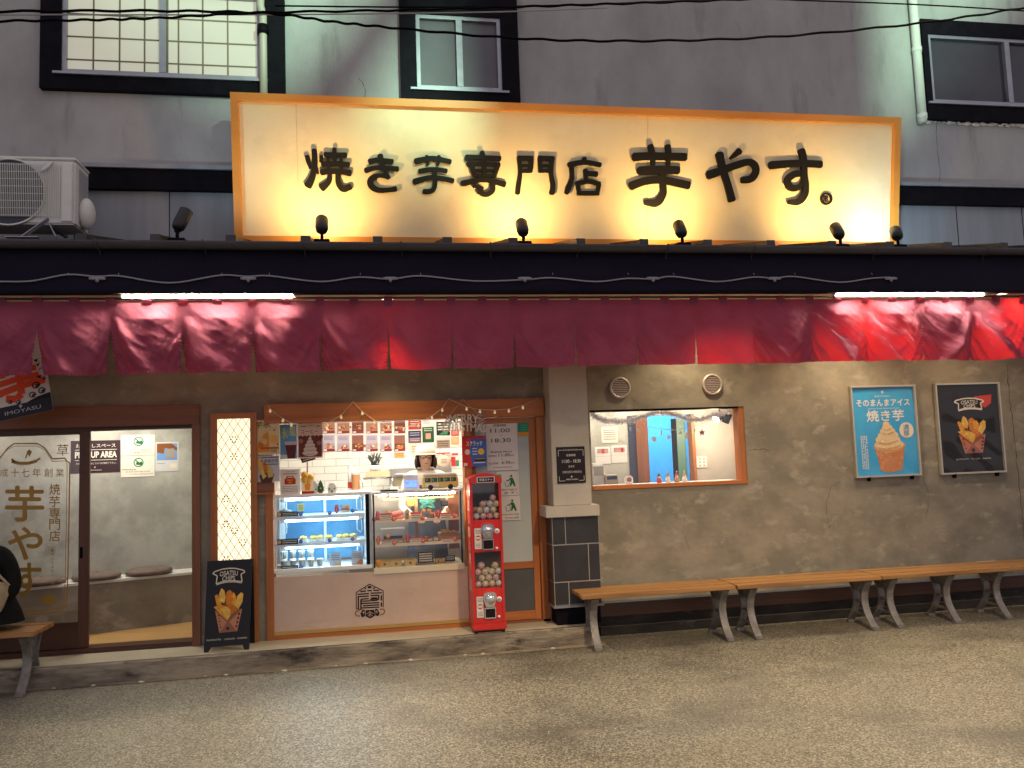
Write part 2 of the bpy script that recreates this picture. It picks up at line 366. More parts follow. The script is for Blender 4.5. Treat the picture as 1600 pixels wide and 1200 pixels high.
# the step along the shop front
mb = MB(); kx = [(-8,-.42),(-2.6,-.395),(-.6,-.372),(.6,-.335),(1.85,-.315)]
nseg = 240; vs = []; fs = []
def kerb_y(x):
    for (a, b), (c, d) in zip(kx, kx[1:]):
        if x <= c: return b+(d-b)*(x-a)/(c-a)
    return kx[-1][1]
prof = [(-.006,.03),(-.003,.07),(0,.11),(.0,.15),(.002,.183),(.009,.192),(.035,.1935)]
for i in range(nseg+1):
    x = -8+9.85*i/nseg; y = kerb_y(x)
    for k, (dy, z) in enumerate(prof):
        q = mnoise.noise((x*7, k*.9, 1.7))*.008+mnoise.noise((x*31, k*2.1, 4.7))*.004
        vs.append((x, y+dy+(q if k < 5 else q*.4), z+(q*.3 if k > 2 else 0)))
k = len(prof)
for i in range(nseg):
    for j in range(k-1): fs.append((i*k+j, (i+1)*k+j, (i+1)*k+j+1, i*k+j+1))
mb.add(vs, fs, M_['kerb'])
mb.box(1.80, 1.85, -.30, .05, .03, .19, M_['kerb'])
struct(mb.build('kerb_step', fix=False))
mb = MB(); mb.add([(-8,-.402,.197),(-2.6,-.377,.197),(-.6,-.354,.197),(.6,-.317,.197),(1.85,-.297,.197),(1.85,.02,.197),(-8,.02,.197)], [tuple(range(7))], M_['step_top']); struct(mb.build('step_paving'))

# ================================================================= the building
B = thing('shop_building', 'two storey grey stucco shop with a dark eave over its lit front', 'building')
X0, X1 = -7.0, 11.0
def bpart(name, mb, label=None): return mb.build(name, B, label)
# facade wall, ground storey: butted boxes round the openings
mb = MB(); cc = M_['concrete']
mb.box(X0, -1.41, 0, .15, 2.17, 3.2, cc); mb.box(-1.41, -.88, 0, .15, .15, 3.2, cc); mb.box(-.88, 1.51, 0, .15, 2.15, 3.2, cc)
mb.box(1.51, 1.945, 0, .15, .15, 3.2, cc)
wx0, wx1, wz0, wz1 = 1.945, 3.43, 1.335, 2.03
mb.box(wx0, wx1, 0, .15, .33, wz0, cc); mb.box(wx0, wx1, 0, .15, wz1, 3.2, cc); mb.box(wx1, 6.52, 0, .15, .33, 3.2, cc)
bpart('facade_wall', mb)
mb = MB(); mb.box(1.95, 9, .02, .13, .0, .2, M_['base']); mb.box(1.95, 9, -.04, .0199, 0, .115, M_['base']); bpart('foundation', mb)
mb = MB(); mb.box(1.95, 6.52, -.012, .12, .2, .315, M_['wood_dk']); bpart('base_board', mb)
mb = MB(); mb.box(1.95, 6.52, -.022, .0, .316, .328, M_['alu']); bpart('drip_edge', mb)
# cracks in the plaster
def crack(pts, w, Y, seed):
    mb = MB(); r_ = random.Random(seed); q = []
    for (a, b), (c, d) in zip(pts, pts[1:]):
        for k in range(7): t = k/7; q.append((a+(c-a)*t+r_.uniform(-1.2,1.2), b+(d-b)*t+r_.uniform(-1.2,1.2)))
    q.append(pts[-1]); v = []; n = len(q)
    for i, (x, y) in enumerate(q):
        o = P(x, y, Y); a, b = P(*q[max(i-1,0)], Y), P(*q[min(i+1,n-1)], Y); d = (b-a).normalized(); nn = Vector((-d.z, 0, d.x))*w*r_.uniform(.3,1)*(1 if 0 < i < n-1 else .1); v += [o+nn, o-nn]
    mb.add(v, [(2*i, 2*i+1, 2*i+3, 2*i+2) for i in range(n-1)], M_['crack']); bpart('plaster_crack', mb)
M_['crack'] = mat('crack_shadow', (.055,.045,.033), .9)
crack([(1573,566),(1577,620),(1584,668),(1588,720),(1596,790),(1601,850)], .0045, -.0012, 1); crack([(1168,704),(1185,702),(1204,703)], .003, -.0012, 2); crack([(1316,752),(1298,760),(1290,790),(1296,830)], .0022, -.0012, 3)
crack([(1060,775),(1072,800),(1066,830),(1078,862)], .0018, -.0012, 4); crack([(1440,742),(1452,775),(1447,812)], .002, -.0012, 5); crack([(985,620),(1000,632)], .0015, -.0012, 6); crack([(1462,185),(1466,240),(1470,300)], .0035, .0988, 7); crack([(560,120),(572,140),(570,155)], .003, .0988, 8)
# neighbour's corner at the far right
mb = MB(); mb.box(6.52, 6.60, -.10, .14, .06, 3.0, M_['wood_or_z']); bpart('corner_post', mb, 'yellow wooden corner post at the right end of the wall')
mb = MB(); mb.box(6.60, 9, -.02, .14, .06, 3.0, M_['cream_plaster']); bpart('end_wall', mb)
for zz in (.30,):
    mb = MB(); mb.box(5.72, 5.92, -.03, -.001, .40, .47, M_['grey_plastic']); bpart('service_cover', mb)
# upper wall
mb = MB(); mb.box(X0, X1, .10, .3, 4.24, 8.5, M_['stucco']); bpart('upper_wall', mb)
mb = MB(); mb.box(X0, X1, .12, .3, 3.2, 4.02, M_['panelwall'])
for i in range(24):
    x = X0+i*.76; mb.box(x, x+.006, .117, .12, 3.3, 4.02, M_['black'])
bpart('upper_siding', mb)
mb = MB(); mb.box(X0, X1, .055, .3, 4.02, 4.20, M_['black']); bpart('trim_band', mb)
mb = MB(); mb.box(X0, X1, .03, .3, 4.20, 4.235, M_['panelwall']); bpart('trim_ledge', mb)
# eave
mb = MB(); mb.box(X0, X1, -.95, -.91, 2.93, 3.262, M_['fascia']); mb.box(X0, X1, -.965, -.895, 2.912, 2.93, M_['black']); bpart('fascia', mb)
mb = MB(); mb.box(X0, X1, -.905, 0, 2.965, 2.99, M_['soffit']); bpart('soffit', mb)
mb = MB()
mb.prismx([(-1.02,3.292),(-1.02,3.272),(.11,3.53),(.11,3.555)], X0, X1, M_['roof'])
for px in (130, 245, 362, 478, 590, 698, 800, 905, 1003, 1102, 1200, 1295, 1385, 1475, 1562, 1650):
    x = P(px, 372, -1.0).x
    mb.prismx([(-1.035,3.285),(-1.035,3.325),(-.99,3.338),(.11,3.585),(.11,3.55)], x-.028, x+.028, M_['roof'])
    mb.box(x-.036, x+.036, -1.045, -1.036, 3.28, 3.33, M_['roof'])
bpart('roof', mb)
mb = MB(); vs = []; fs = []
for x in (X0, X1):
    for r, in ((.048,), (.044,)):
        vs += [(x, -1.005+r*math.cos(a), 3.276+r*math.sin(a)) for a in [math.pi+math.pi*k/8 for k in range(9)]]
for k in range(8): fs += [(k, k+1, 18+k+1, 18+k), (9+k, 27+k, 27+k+1, 9+k+1)]
fs += [(0, 18, 27, 9), (8, 17, 35, 26)]
mb.add(vs, fs, M_['gutter'], True)
mb.box(X0, X1, -1.056, -1.049, 3.268, 3.282, M_['gutter'])
gut = bpart('gutter', mb)
for px in (150, 318, 475, 628, 768, 905, 1045, 1180, 1372, 1545):
    x = P(px, 385, -1.05).x; mb = MB()
    mb.tube([(x-.01,-1.056,3.29)]+[(x, -1.005+.052*math.cos(a), 3.276+.052*math.sin(a)) for a in [math.pi+math.pi*k/6 for k in range(5)]]+[(x+.004,-.952,3.19)], .006, M_['gutter'], 6)
    mb.build('gutter_bracket', gut)
# pillar
mb = MB(); mb.box(1.527, 1.866, -.24, -.0005, 1.203, 2.962, M_['cream_plaster'], .004); pil = bpart('pillar', mb)
mb = MB(); mb.box(1.448, 1.920, -.285, -.0005, 1.108, 1.202, M_['cream_plaster'], .004); mb.build('pillar_cap', pil)
mb = MB(); gx0, gx1, gy = 1.505, 1.914, -.242
mb.box(gx0, gx1, gy, -.0005, .366, 1.107, M_['grout'])
def slab(u0, u1, z0, z1): mb.box(u0, u1, gy-.006, gy, z0, z1, M_['tile_black'])
for z0, z1, cuts in ((.372,.555,(.0,.125,.41)), (.565,.868,(.0,.31,.41)), (.878,1.105,(.0,.115,.41))):
    for a, b in zip(cuts, cuts[1:]): slab(gx0+a+.004, min(gx0+b-.004, gx1-.002), z0, z1)
    mb.box(gx0-.006, gx0, gy+.006, -.002, z0, z1, M_['tile_black'])
mb.build('tile_base', pil)
mb = MB(); mb.box(1.49, 1.93, -.262, -.001, .345, .365, M_['alu']); mb.box(1.525, 1.905, -.225, -.001, .198, .345, M_['black']); mb.build('plinth', pil)

# ---------------------------------------------------------------- left entrance: lintel, sliding door, vestibule
mb = MB(); mb.box(X0, -1.405, -.035, .16, 2.0, 2.17, M_['wood_md'], .004); bpart('entrance_lintel', mb)
mb = MB(); mb.box(-1.47, -1.405, -.02, .16, .19, 2.0, M_['wood_md_z']); bpart('entrance_jamb', mb)
mb = MB(); mb.box(X0, -1.47, -.005, .16, .19, .236, M_['wood_dk']); mb.box(X0, -1.47, .022, .16, 1.972, 2.0, M_['wood_dk']); bpart('entrance_sill', mb)
mb = MB(); dx0, dx1 = P(123,800,.03).x, P(139,800,.03).x; dz0, dz1 = .238, 1.971
mb.box(dx0, dx1, .03, .065, dz0, dz1, M_['wood_dk_z'], .003)
mb.box(-6.0, dx0, .03, .065, dz0, .442, M_['wood_dk'], .003); mb.box(-6.0, dx0, .03, .065, 1.945, dz1, M_['wood_dk'], .003)
mb.box(-3.72, -3.62, .03, .065, .442, 1.945, M_['wood_dk_z'])
sld = bpart('sliding_door', mb, 'dark wood sliding door with gold lettering on its glass')
mb = MB(); mb.box(-3.62, dx0, .044, .050, .442, 1.945, M_['glass']); mb.build('door_glass', sld)
mb = MB(); mb.box(P(127,850,.026).x-.012, P(127,850,.026).x+.012, .026, .0299, .945, 1.035, M_['black'], .002); mb.build('door_handle', sld)
# gold printing
mb = MB(); gy = .0425
def gl(px, py): q = P(px, py, gy); return q
def gpoly(pts, k=0): mb.add([P(a, b, gy-k*.0004) for a, b in pts], [tuple(range(len(pts)))], M_['gold'])
def gline(pts, w=1.0, k=0):
    for i, ((a, b), (c, d)) in enumerate(zip(pts, pts[1:])):
        n = math.hypot(c-a, d-b) or 1; ox, oy = -(d-b)/n*w/2, (c-a)/n*w/2
        gpoly([(a+ox,b+oy),(c+ox,d+oy),(c-ox,d-oy),(a-ox,b-oy)], k+.1*(i % 5))
def gtext(body, x0, y0, x1, y1, bold=0.0):
    vs, fs, _ = text_mesh(body, 0.0)
    a, b, c, d = P(x0, y0, gy), P(x1, y0, gy), P(x1, y1, gy), P(x0, y1, gy)
    for i, (du, dv) in enumerate([(0,0)] if not bold else [(0,0),(1,0),(-1,0),(0,1),(0,-1)]):
        mb.add([(d + (c-d)*(u+du*bold) + (a-d)*(v+dv*bold)) - Vector((0,.0011+.0001*i,0)) for u, v in vs], fs, M_['gold'])
gtext('草', 89, 694, 107, 712)
for ch, x in (('成',7),('十',24),('七',40),('年',58),('創',76),('業',94)): gtext(ch, x-7, 732, x+6, 745)
gtext('平', -17, 733, -4, 746)
for ch, y in (('焼',765),('芋',784),('専',802),('門',820),('店',838)): gtext(ch, 77, y-9, 94, y+8, .012)
for ch, y0, y1, x0, x1 in (('芋',760,814,9,68),('や',824,874,13,66),('す',880,932,20,64)): gtext(ch, x0, y0, x1, y1, .022)
for off, w in ((0, 2.0), (4, 1.0)):
    gline([(-6,724-off),(12,700+off*.6),(22,693+off),(58,693+off),(70,700+off*.8),(82,717+off),(102,716+off),(104,720+off),(109-off,724+off),(108-off,800),(106-off,900),(104-off,946),(99-off,948),(97-off,955-off),(40,961-off),(-30,966-off)], w, off)
gline([(18,721),(30,724),(44,724),(58,720)], 5); gline([(24,722),(18,717)], 3); gline([(54,721),(63,716)], 3)
gpoly([(60,938),(68,932),(76,928),(84,932),(93,936),(84,942),(76,947),(68,943)])
gpoly([(42,706),(46,702),(50,706),(46,714)]); gline([(40,716),(44,704)], 2)
for i in range(9): gtext('IMOYASU I'[i], 80, 858+i*6.4, 84, 862+i*6.4) if 'IMOYASU I'[i] != ' ' else None
gtext('IMOYASU', 43, 953, 64, 957)
gold = mb.build('door_lettering', sld)
# vestibule: angled plaster wall with a seat ledge
va, vb = G(135,992,.236), G(310,970,.236); va.z = vb.z = 0; vd = (vb-va).normalized(); vn = Vector((vd.y, -vd.x, 0))
def vw(t, dep, z): q = va + vd*t - vn*dep; return Vector((q.x, q.y, z))
def vbox(mb, t0, t1, d0, d1, z0, z1, m):
    v = [vw(t, d, z) for z in (z0, z1) for t, d in ((t0,d0),(t1,d0),(t1,d1),(t0,d1))]
    mb.add(v, [(0,3,2,1),(4,5,6,7),(0,1,5,4),(1,2,6,5),(2,3,7,6),(3,0,4,7)], m)
mb = MB(); LZ = PP(200, 903, va, vn).z; vbox(mb, -3.2, 1.3, .0, .40, .155, LZ-.024, M_['concrete']); bpart('seat_ledge', mb)
mb = MB(); vbox(mb, -3.2, 1.3, -.012, .30, LZ-.023, LZ, M_['white_paint']); bpart('ledge_top', mb)
mb = MB(); vbox(mb, -3.2, 1.3, .30, .40, LZ+.001, 2.6, M_['concrete_in']); bpart('vestibule_wall', mb)
mb = MB(); mb.add([(-7,.16,.236),(-1.2,.16,.236),(-1.2,1.5,.236),(-7,1.5,.236)], [(0,1,2,3)], M_['floor_wood']); bpart('vestibule_floor', mb)
mb = MB(); mb.box(-7, -1.2, .16, 1.9, 2.3, 2.36, M_['white_paint']); mb.box(-1.404, -1.36, .16, 1.6, .16, 2.3, M_['concrete_in']); bpart('vestibule_ceiling', mb)

# ---------------------------------------------------------------- shop opening
mb = MB(); mb.box(-.885, 1.515, -.05, .16, 1.99, 2.15, M_['wood_or'], .005); bpart('shop_lintel', mb)
mb = MB(); mb.box(-.885, -.825, -.015, .16, .19, 1.99, M_['wood_or_z'], .003)
bpart('shop_post', mb, 'cedar post at the left of the counter'); mb = MB(); mb.box(1.445, 1.513, -.01, .16, .16, 1.99, M_['wood_or_z'], .003); bpart('shop_post', mb, 'cedar post beside the pillar'); mb = MB(); mb.box(.795, .86, -.015, .16, .16, 1.99, M_['wood_or_z'], .003); bpart('shop_post', mb, 'cedar post between the counter and the door')
mb = MB(); mb.box(-.825, .795, .0, .03, .262, min(P(502,894,0).z, P(652,889,0).z)-.004, M_['counter_panel']); cp = bpart('counter_front', mb)
mb = MB(); mb.box(-.825, .795, -.014, .05, .19, .236, M_['wood_or'], .003); mb.box(-.825, .795, -.02, .05, .2365, .262, mat('brass_sill', (.55,.36,.12), .35, metal=.7)); mb.build('counter_sill', cp)
# emblem on the counter front: a house-shaped crest over three leaves
mb = MB(); ik = flat(22,17,16)
def eline(pts, w, m=ik):
    for i, ((a, b), (c, d)) in enumerate(zip(pts, pts[1:])):
        n = math.hypot(c-a, d-b) or 1; ox, oy = -(d-b)/n*w/2, (c-a)/n*w/2
        mb.add([P(540+x/15, 900+y/15, -.0012-.0002*(i % 4)-(.0016 if m is not ik else 0)) for x, y in ((a+ox,b+oy),(c+ox,d+oy),(c-ox,d-oy),(a-ox,b-oy))], [(0,1,2,3)], m)
def epoly(pts, m=ik, k=0): mb.add([P(540+x/15, 900+y/15, -.0014-k*.0008) for x, y in pts], [tuple(range(len(pts)))], m)
eline([(250,770),(248,390),(560,190),(880,345),(880,730)], 22); eline([(250,770),(375,790)], 20)
epoly([(515,290),(520,245),(560,225),(605,245),(612,285)])
for a in ([(445,300),(480,285)], [(640,290),(690,280)], [(345,365),(480,350)], [(510,345),(615,340)], [(645,335),(790,340)], [(275,430),(545,412)], [(585,405),(850,392)],
          [(280,485),(545,468)], [(585,462),(780,450)], [(360,545),(545,530)], [(590,520),(740,510)], [(360,590),(560,585),(600,545),(745,530),(750,565),(600,580)], [(370,645),(790,625)],
          [(405,700),(790,675)], [(375,750),(790,728)]): eline(a, 31)
for a in ([(298,480),(298,770)], [(360,545),(360,780)], [(838,450),(838,575)], [(838,620),(838,720)], [(775,450),(775,560)]): eline(a, 34)
br = flat(140,95,70)
eline([(330,810),(240,830),(225,890),(260,935),(340,940)], 26, br); eline([(800,780),(890,775),(920,830),(885,890),(800,910)], 26, br)
epoly([(470,800),(675,790),(690,930),(575,1000),(465,945)]); epoly([(400,780),(455,800),(455,940),(385,975),(345,880)]); epoly([(690,770),(740,765),(800,860),(765,945),(695,920)])
lf = flat(200,165,140)
for a in ([(572,820),(572,970)], [(490,890),(572,840),(655,885)], [(520,945),(572,890),(630,935)], [(420,900),(425,820)], [(385,850),(425,860),(450,840)], [(735,880),(730,800)], [(705,830),(735,845),(770,835)]):
    eline([(x, y) for x, y in a], 14, lf)
for q in mb.v[-400:]: pass
em = mb.build('crest_emblem', cp)
# shop door on the right of the opening
mb = MB(); ddx0, ddx1 = .862, 1.443
dg = mat('frosted_glass', (.50,.55,.50), .35, col2=(.42,.47,.44), nscale=1.5); 
mb.box(1.385, ddx1, .03, .07, .20, 1.985, M_['wood_or_z'], .003); mb.box(ddx0, .90, .03, .07, .20, 1.985, M_['wood_or_z'])
for z0, z1 in ((.216,.29),(.655,.715),(1.935,1.985)): mb.box(.90, 1.385, .03, .07, z0, z1, M_['wood_or'], .003)
sd = bpart('shop_door', mb, 'cedar framed shop door with frosted glass')
mb = MB(); mb.box(.90, 1.385, .045, .055, .715, 1.935, dg); mb.build('frosted_pane', sd)
mb = MB(); mb.box(.90, 1.385, .042, .058, .29, .655, mat('grey_door_panel', (.085,.085,.085), .6, col2=(.07,.07,.07), nscale=6)); mb.build('lower_panel', sd)
mb = MB(); mb.box(.86, 1.515, -.01, .16, .19, .215, M_['wood_md']); bpart('door_sill', mb)
# interior of the shop
mb = MB(); bw = 1.72
mb.box(-1.35, 2.0, bw, bw+.1, .15, 2.6, M_['tile_joint'])
zz = 1.30; row = 0
while zz < 1.75:
    x = -1.35-(row % 2)*.12
    while x < 2.0:
        mb.box(max(x, -1.35)+.002, min(x+.24, 2.0)-.002, bw-.006, bw, zz+.002, zz+.072, M_['white_tile']); x += .244
    zz += .076; row += 1
mb.box(-1.35, 2.0, bw-.006, bw, 1.762, 2.6, M_['white_paint'])
bpart('shop_back_wall', mb)
mb = MB(); mb.box(-1.35, -1.25, .16, bw, .15, 2.6, M_['white_paint']); bpart('shop_side_wall', mb); mb = MB(); mb.box(1.9, 1.94, .16, bw, .15, 2.6, M_['white_paint']); bpart('shop_side_wall', mb)
mb = MB(); mb.box(-1.25, 1.9, .16, bw, 2.45, 2.5, M_['white_paint']); bpart('shop_ceiling', mb)
mb = MB(); mb.box(-1.25, 1.9, .16, bw, .10, .154, M_['grey_plastic']); bpart('shop_floor', mb)
# ---------------------------------------------------------------- the small window to the right and the room behind
mb = MB(); fr = M_['wood_or']
mb.box(wx0, wx1, -.012, .14, wz0-.022, wz0+.012, fr, .002); mb.box(wx1-.05, wx1-.0, .01, .14, wz0+.012, wz1, M_['wood_or_z']); mb.box(wx0, wx1-.05, .02, .14, wz1-.015, wz1, M_['black'])
sw = bpart('side_window', mb, 'shop window with tinsel along its top')
mb = MB(); mb.box(wx0, wx1-.05, .10, .106, wz0+.012, wz1-.015, M_['glass']); mb.build('window_pane', sw)
RY = 1.15
def rp(x, y): return P(x, y, RY)
gw = mat('pale_grey_plaster', (.50,.46,.42), .8, col2=(.42,.385,.35), nscale=3, col3=(.33,.30,.28), n3=2.5, r3=(.6,.8))
xr = [rp(x, 700).x for x in (905, 985, 994, 1012, 1056, 1086, 1200)]
mb = MB(); mb.box(xr[0]-.3, xr[1]-.02, RY, RY+.08, .2, 2.5, M_['concrete_in']); mb.box(xr[5], xr[6]+.6, RY, RY+.08, .2, 2.5, gw); mb.box(xr[1]-.02, xr[5], RY, RY+.08, 2.02, 2.5, gw)
mb.box(wx1+.45, wx1+.5, .15, RY, .2, 2.5, gw); mb.box(1.90, 1.944, .155, RY, .2, 2.5, gw); bpart('side_room_wall', mb)
mb = MB(); mb.box(xr[1]-.02, xr[2], RY-.01, RY+.10, .2, 2.02, mat('navy_door_edge', (.02,.03,.06), .5)); mb.box(xr[2], xr[3], RY-.03, RY+.10, .2, 2.02, M_['wood_md_z']); mb.box(xr[5]-.035, xr[5], RY-.02, RY+.1, .2, 2.02, M_['wood_or_z']); bpart('side_room_frame', mb)
mb = MB(); gd = mat('green_door', (.10,.22,.17), .5); q0, q1 = rp(1058,700).x, rp(1084,700).x
mb.box(q0+.05, q1-.04, RY+.12, RY+.16, .2, 1.98, gd); mb.box(q0, q0+.045, RY+.12, RY+.15, .2, 1.98, M_['black']); bpart('inner_door', mb, 'green door standing behind the side window')
blue = mat('blue_lit_wall', (.17,.47,.74), .7, col2=(.13,.40,.66), nscale=2);  # blue of the room's light is put into the wall's colour
mb = MB(); mb.box(2.0, 4.6, 2.6, 2.65, .2, 2.5, blue); mb.box(2.9, 3.05, 2.5, 2.58, .2, 1.75, mat('dark_blue_post', (.01,.04,.12), .5)); bpart('blue_room_wall', mb)
mb = MB(); mb.box(1.9, 4.6, .155, 2.65, 2.5, 2.55, M_['white_paint']); bpart('side_room_ceiling', mb)
mb = MB(); mb.box(1.945, wx1, .15, .42, wz0-.03, wz0+.006, M_['white_paint']); bpart('window_shelf', mb)

# ---------------------------------------------------------------- upper windows
lit = mat('lit_paper_screen', (.30,.29,.25), .8, col2=(.25,.245,.20), nscale=1.6, emis=(.66,.64,.50), estr=.22)
dark_pane = mat('dark_window_pane', (.035,.034,.042), .12, col2=(.05,.048,.058), nscale=2, spec=.5)
grey_pane = mat('grey_obscure_pane', (.115,.108,.118), .3, col2=(.09,.085,.095), nscale=2)
def upper_window(o, i, name_label, pane, mull, top_z=None):
    ox0, ox1, oz0, oz1 = o; ix0, ix1, iz0, iz1 = i
    w = thing_part = MB(); y0, y1 = .035, .0995
    w.box(ox0, ix0, y0, y1, oz0, oz1, M_['black']); w.box(ix1, ox1, y0, y1, oz0, oz1, M_['black'])
    w.box(ix0, ix1, y0, y1, oz0, iz0, M_['black']); w.box(ix0, ix1, y0, y1, iz1, oz1, M_['black'])
    win = bpart('window', w, name_label); f = MB(); a = M_['alu']; t = .035
    f.box(ix0, ix0+t, .05, .095, iz0, iz1, a); f.box(ix1-t, ix1, .05, .095, iz0, iz1, a)
    f.box(ix0+t, ix1-t, .05, .095, iz0, iz0+t, a); f.box(ix0+t, ix1-t, .05, .095, iz1-t, iz1, a)
    f.box(ix0-.06, ix1+.06, .012, .034, iz0-.022, iz0-.002, a)
    mx = mull; f.box(mx-.028, mx+.028, .046, .090, iz0+t, iz1-t, a)
    f.build('window_frame', win)
    p = MB(); p.box(ix0+t, ix1-t, .088, .094, iz0+t, iz1-t, pane); p.build('window_pane', win)
    return win, (ix0+t, ix1-t, iz0+t, iz1-t)
a = P(62,143,.05); b = P(446,147,.05); c = P(96,117,.05); d = P(408,122,.05)
win, (a0, a1, z0, z1) = upper_window((a.x, b.x, (a.z+b.z)/2, 6.45), (c.x, d.x, (c.z+d.z)/2, 5.80), 'lit two sash window with a paper lattice behind its panes', lit, P(254,60,.05).x)
mb = MB(); g = mat('lattice_wood', (.16,.12,.07), .6)
for px in (146, 187, 226, 262, 279, 317, 356): x = P(px, 70, .084).x; mb.box(x-.006, x+.006, .080, .087, z0, z1, g)
for k in range(6): z = z0+.10+.205*k; mb.box(a0, a1, .081, .0868, z-.006, z+.006, g) if z < z1 else None
mb.build('lattice', win)
a = P(627,157,.05); b = P(813,160,.05); c = P(652,139,.05); d = P(785,143,.05)
upper_window((a.x, b.x, (a.z+b.z)/2, 6.45), (c.x, d.x, (c.z+d.z)/2, P(652,22,.05).z), 'narrow window with grey panes in a tall black surround', grey_pane, P(718,80,.05).x)
a = P(1437,30,.05); c = P(1457,160,.05); e = P(1450,186,.05)
upper_window((a.x, a.x+2.2, e.z, a.z), (c.x, a.x+1.95, c.z, P(1457,54,.05).z), 'wide dark window in a black surround beside the downpipe', dark_pane, P(1576,110,.05).x)
mb = MB(); r_ = random.Random(5); x = P(1452,188,.06).x; zb_ = P(1452,187,.06).z
while x < 7.6:
    mb.ball((x, .088, zb_-.012+r_.uniform(-.012,.008)), r_.uniform(.010,.026), M_['white_paint'], 7, 5, (r_.uniform(1,2.4), .5, r_.uniform(.5,1.1))); x += r_.uniform(.015,.06)
bpart('old_sealant', mb, 'crumbling pale sealant under the dark upper window')
# downpipes
mb = MB(); x = P(1437,100,.02).x; mb.tube([(x,.045,4.86),(x,.045,8)], .042, M_['white_paint'], 14)
for z in (4.9, 5.6, 6.3): mb.tube([(x,.045,z),(x,.045,z+.05)], .048, M_['white_paint'], 14)
tag(mb.build('downpipe'), 'pale downpipe on the upper wall beside the dark window', 'downpipe')
mb = MB(); x = P(411,90,-.02).x; mb.tube([(x,.0,4.5),(x,.0,5.6),(x-.02,.0,5.68),(x-.02,.03,8)], .033, mat('beige_pipe', (.42,.38,.30), .5), 12)
mb.tube([(x,.0,5.42),(x,.0,5.50)], .05, M_['black'], 12)
tag(mb.build('conduit_pipe'), 'thin beige pipe running down over the lit window', 'pipe')
# ================================================================= the big sign
sb, st = Vector((0,-.15,3.50)), Vector((0,-.345,4.715)); sd_ = (st-sb).normalized(); sn = Vector((0, sd_.z*-1, sd_.y)).normalized()
if sn.y > 0: sn = -sn
sx0, sx1 = -1.09, 5.01; sh = (st-sb).length
T = thing('shop_sign', 'long cream signboard in an orange frame with black raised lettering', 'sign', (1.96, -.15, 3.50))
def sp(x, h, d): return Vector((x, 0, 0)) + sb + sd_*h + sn*d
def sbox(mb, x0, x1, h0, h1, d0, d1, m):
    v = [sp(x, h, d) for d in (d0, d1) for x, h in ((x0,h0),(x1,h0),(x1,h1),(x0,h1))]
    mb.add(v, [(0,3,2,1),(4,5,6,7),(0,1,5,4),(1,2,6,5),(2,3,7,6),(3,0,4,7)], m)
M_['sign_face'] = mat('cream_sign_panel', (.74,.63,.40), .75, col2=(.66,.54,.32), nscale=1.3, bump=.05, bscale=20, col3=(.57,.48,.32), n3=2.2, r3=(.55,.8))
M_['sign_frame'] = mat('orange_painted_frame', (.62,.25,.03), .45, col2=(.55,.20,.02), nscale=4, stretch=(.3,1,1))
M_['letter'] = mat('black_foam_letter', (.009,.008,.006), .55, spec=.15)
fw = .062
mb = MB(); sbox(mb, sx0+fw, sx1-fw, fw, sh-fw, -.05, .0, M_['sign_face']); mb.build('sign_panel', T)
mb = MB()
sbox(mb, sx0, sx1, 0, fw, -.12, .05, M_['sign_frame']); sbox(mb, sx0, sx1, sh-fw, sh, -.12, .05, M_['sign_frame'])
sbox(mb, sx0, sx0+fw, fw, sh-fw, -.12, .05, M_['sign_frame']); sbox(mb, sx1-fw, sx1, fw, sh-fw, -.12, .05, M_['sign_frame']); mb.build('sign_frame', T)
mb = MB()
for px in (465, 1012):
    mb = MB(); q = PP(px, 260, sb, sn); sbox(mb, q.x-.0015, q.x+.0015, fw, sh-fw, .0, .0012, M_['canvas']); mb.build('panel_seam', T)
D0, D1 = .006, .030
_sk = [0]
def stroke(mb, pts, crop, end='round'):
    ox, oy, sc = crop
    # centreline in sign coordinates, spline-refined
    q = []
    for x, y, w in pts:
        a = PP(ox+x/sc, oy+y/sc, sb+sn*D1, sn); h = (a-sb-sn*D1).dot(sd_)
        q.append((a.x, h, w/sc/176.0*.97))
    r = []
    n = len(q)
    for i in range(n-1):
        p0, p1, p2, p3 = q[max(i-1,0)], q[i], q[i+1], q[min(i+2,n-1)]
        for k in range(6):
            t = k/6; r.append(tuple(.5*((2*p1[j])+(-p0[j]+p2[j])*t+(2*p0[j]-5*p1[j]+4*p2[j]-p3[j])*t*t+(-p0[j]+3*p1[j]-3*p2[j]+p3[j])*t**3) for j in range(3)))
    r.append(q[-1])
    def tan(i):
        a, b = r[max(i-1,0)], r[min(i+1,len(r)-1)]; d = Vector((b[0]-a[0], b[1]-a[1])); return d.normalized()
    first, last = r[0], r[-1]; t0, t1 = tan(0), tan(len(r)-1)
    ext = []
    for f, kk in ((.92,.0),(.62,.30),(.0,.42)): pass
    pre = [(first[0]-t0.x*first[2]*e, first[1]-t0.y*first[2]*e, first[2]*s_) for e, s_ in ((.30,.42),(.22,.72),(.10,.93))]
    post = [(last[0]+t1.x*last[2]*e, last[1]+t1.y*last[2]*e, last[2]*s_) for e, s_ in ((.08,.95),(.17,.78),(.24,.5))]
    m0 = len(pre); full = pre+r+post
    _sk[0] += 1; dz = .0007*(_sk[0] % 9)
    vs = []; fs = []
    for i, (x, h, w) in enumerate(full):
        t = t0 if i < m0 else (t1 if i >= m0+len(r) else tan(i-m0)); nx, ny = -t.y*w/2, t.x*w/2
        vs += [sp(x+nx, h+ny, D0+dz), sp(x-nx, h-ny, D0+dz), sp(x-nx, h-ny, D1+dz), sp(x+nx, h+ny, D1+dz)]
    for i in range(len(full)-1):
        a, b = i*4, i*4+4
        for k in range(4): fs.append((a+k, a+(k+1)%4, b+(k+1)%4, b+k))
    fs += [(0,1,2,3), tuple(len(vs)-4+k for k in (3,2,1,0))]
    mb.add(vs, fs, M_['letter'])
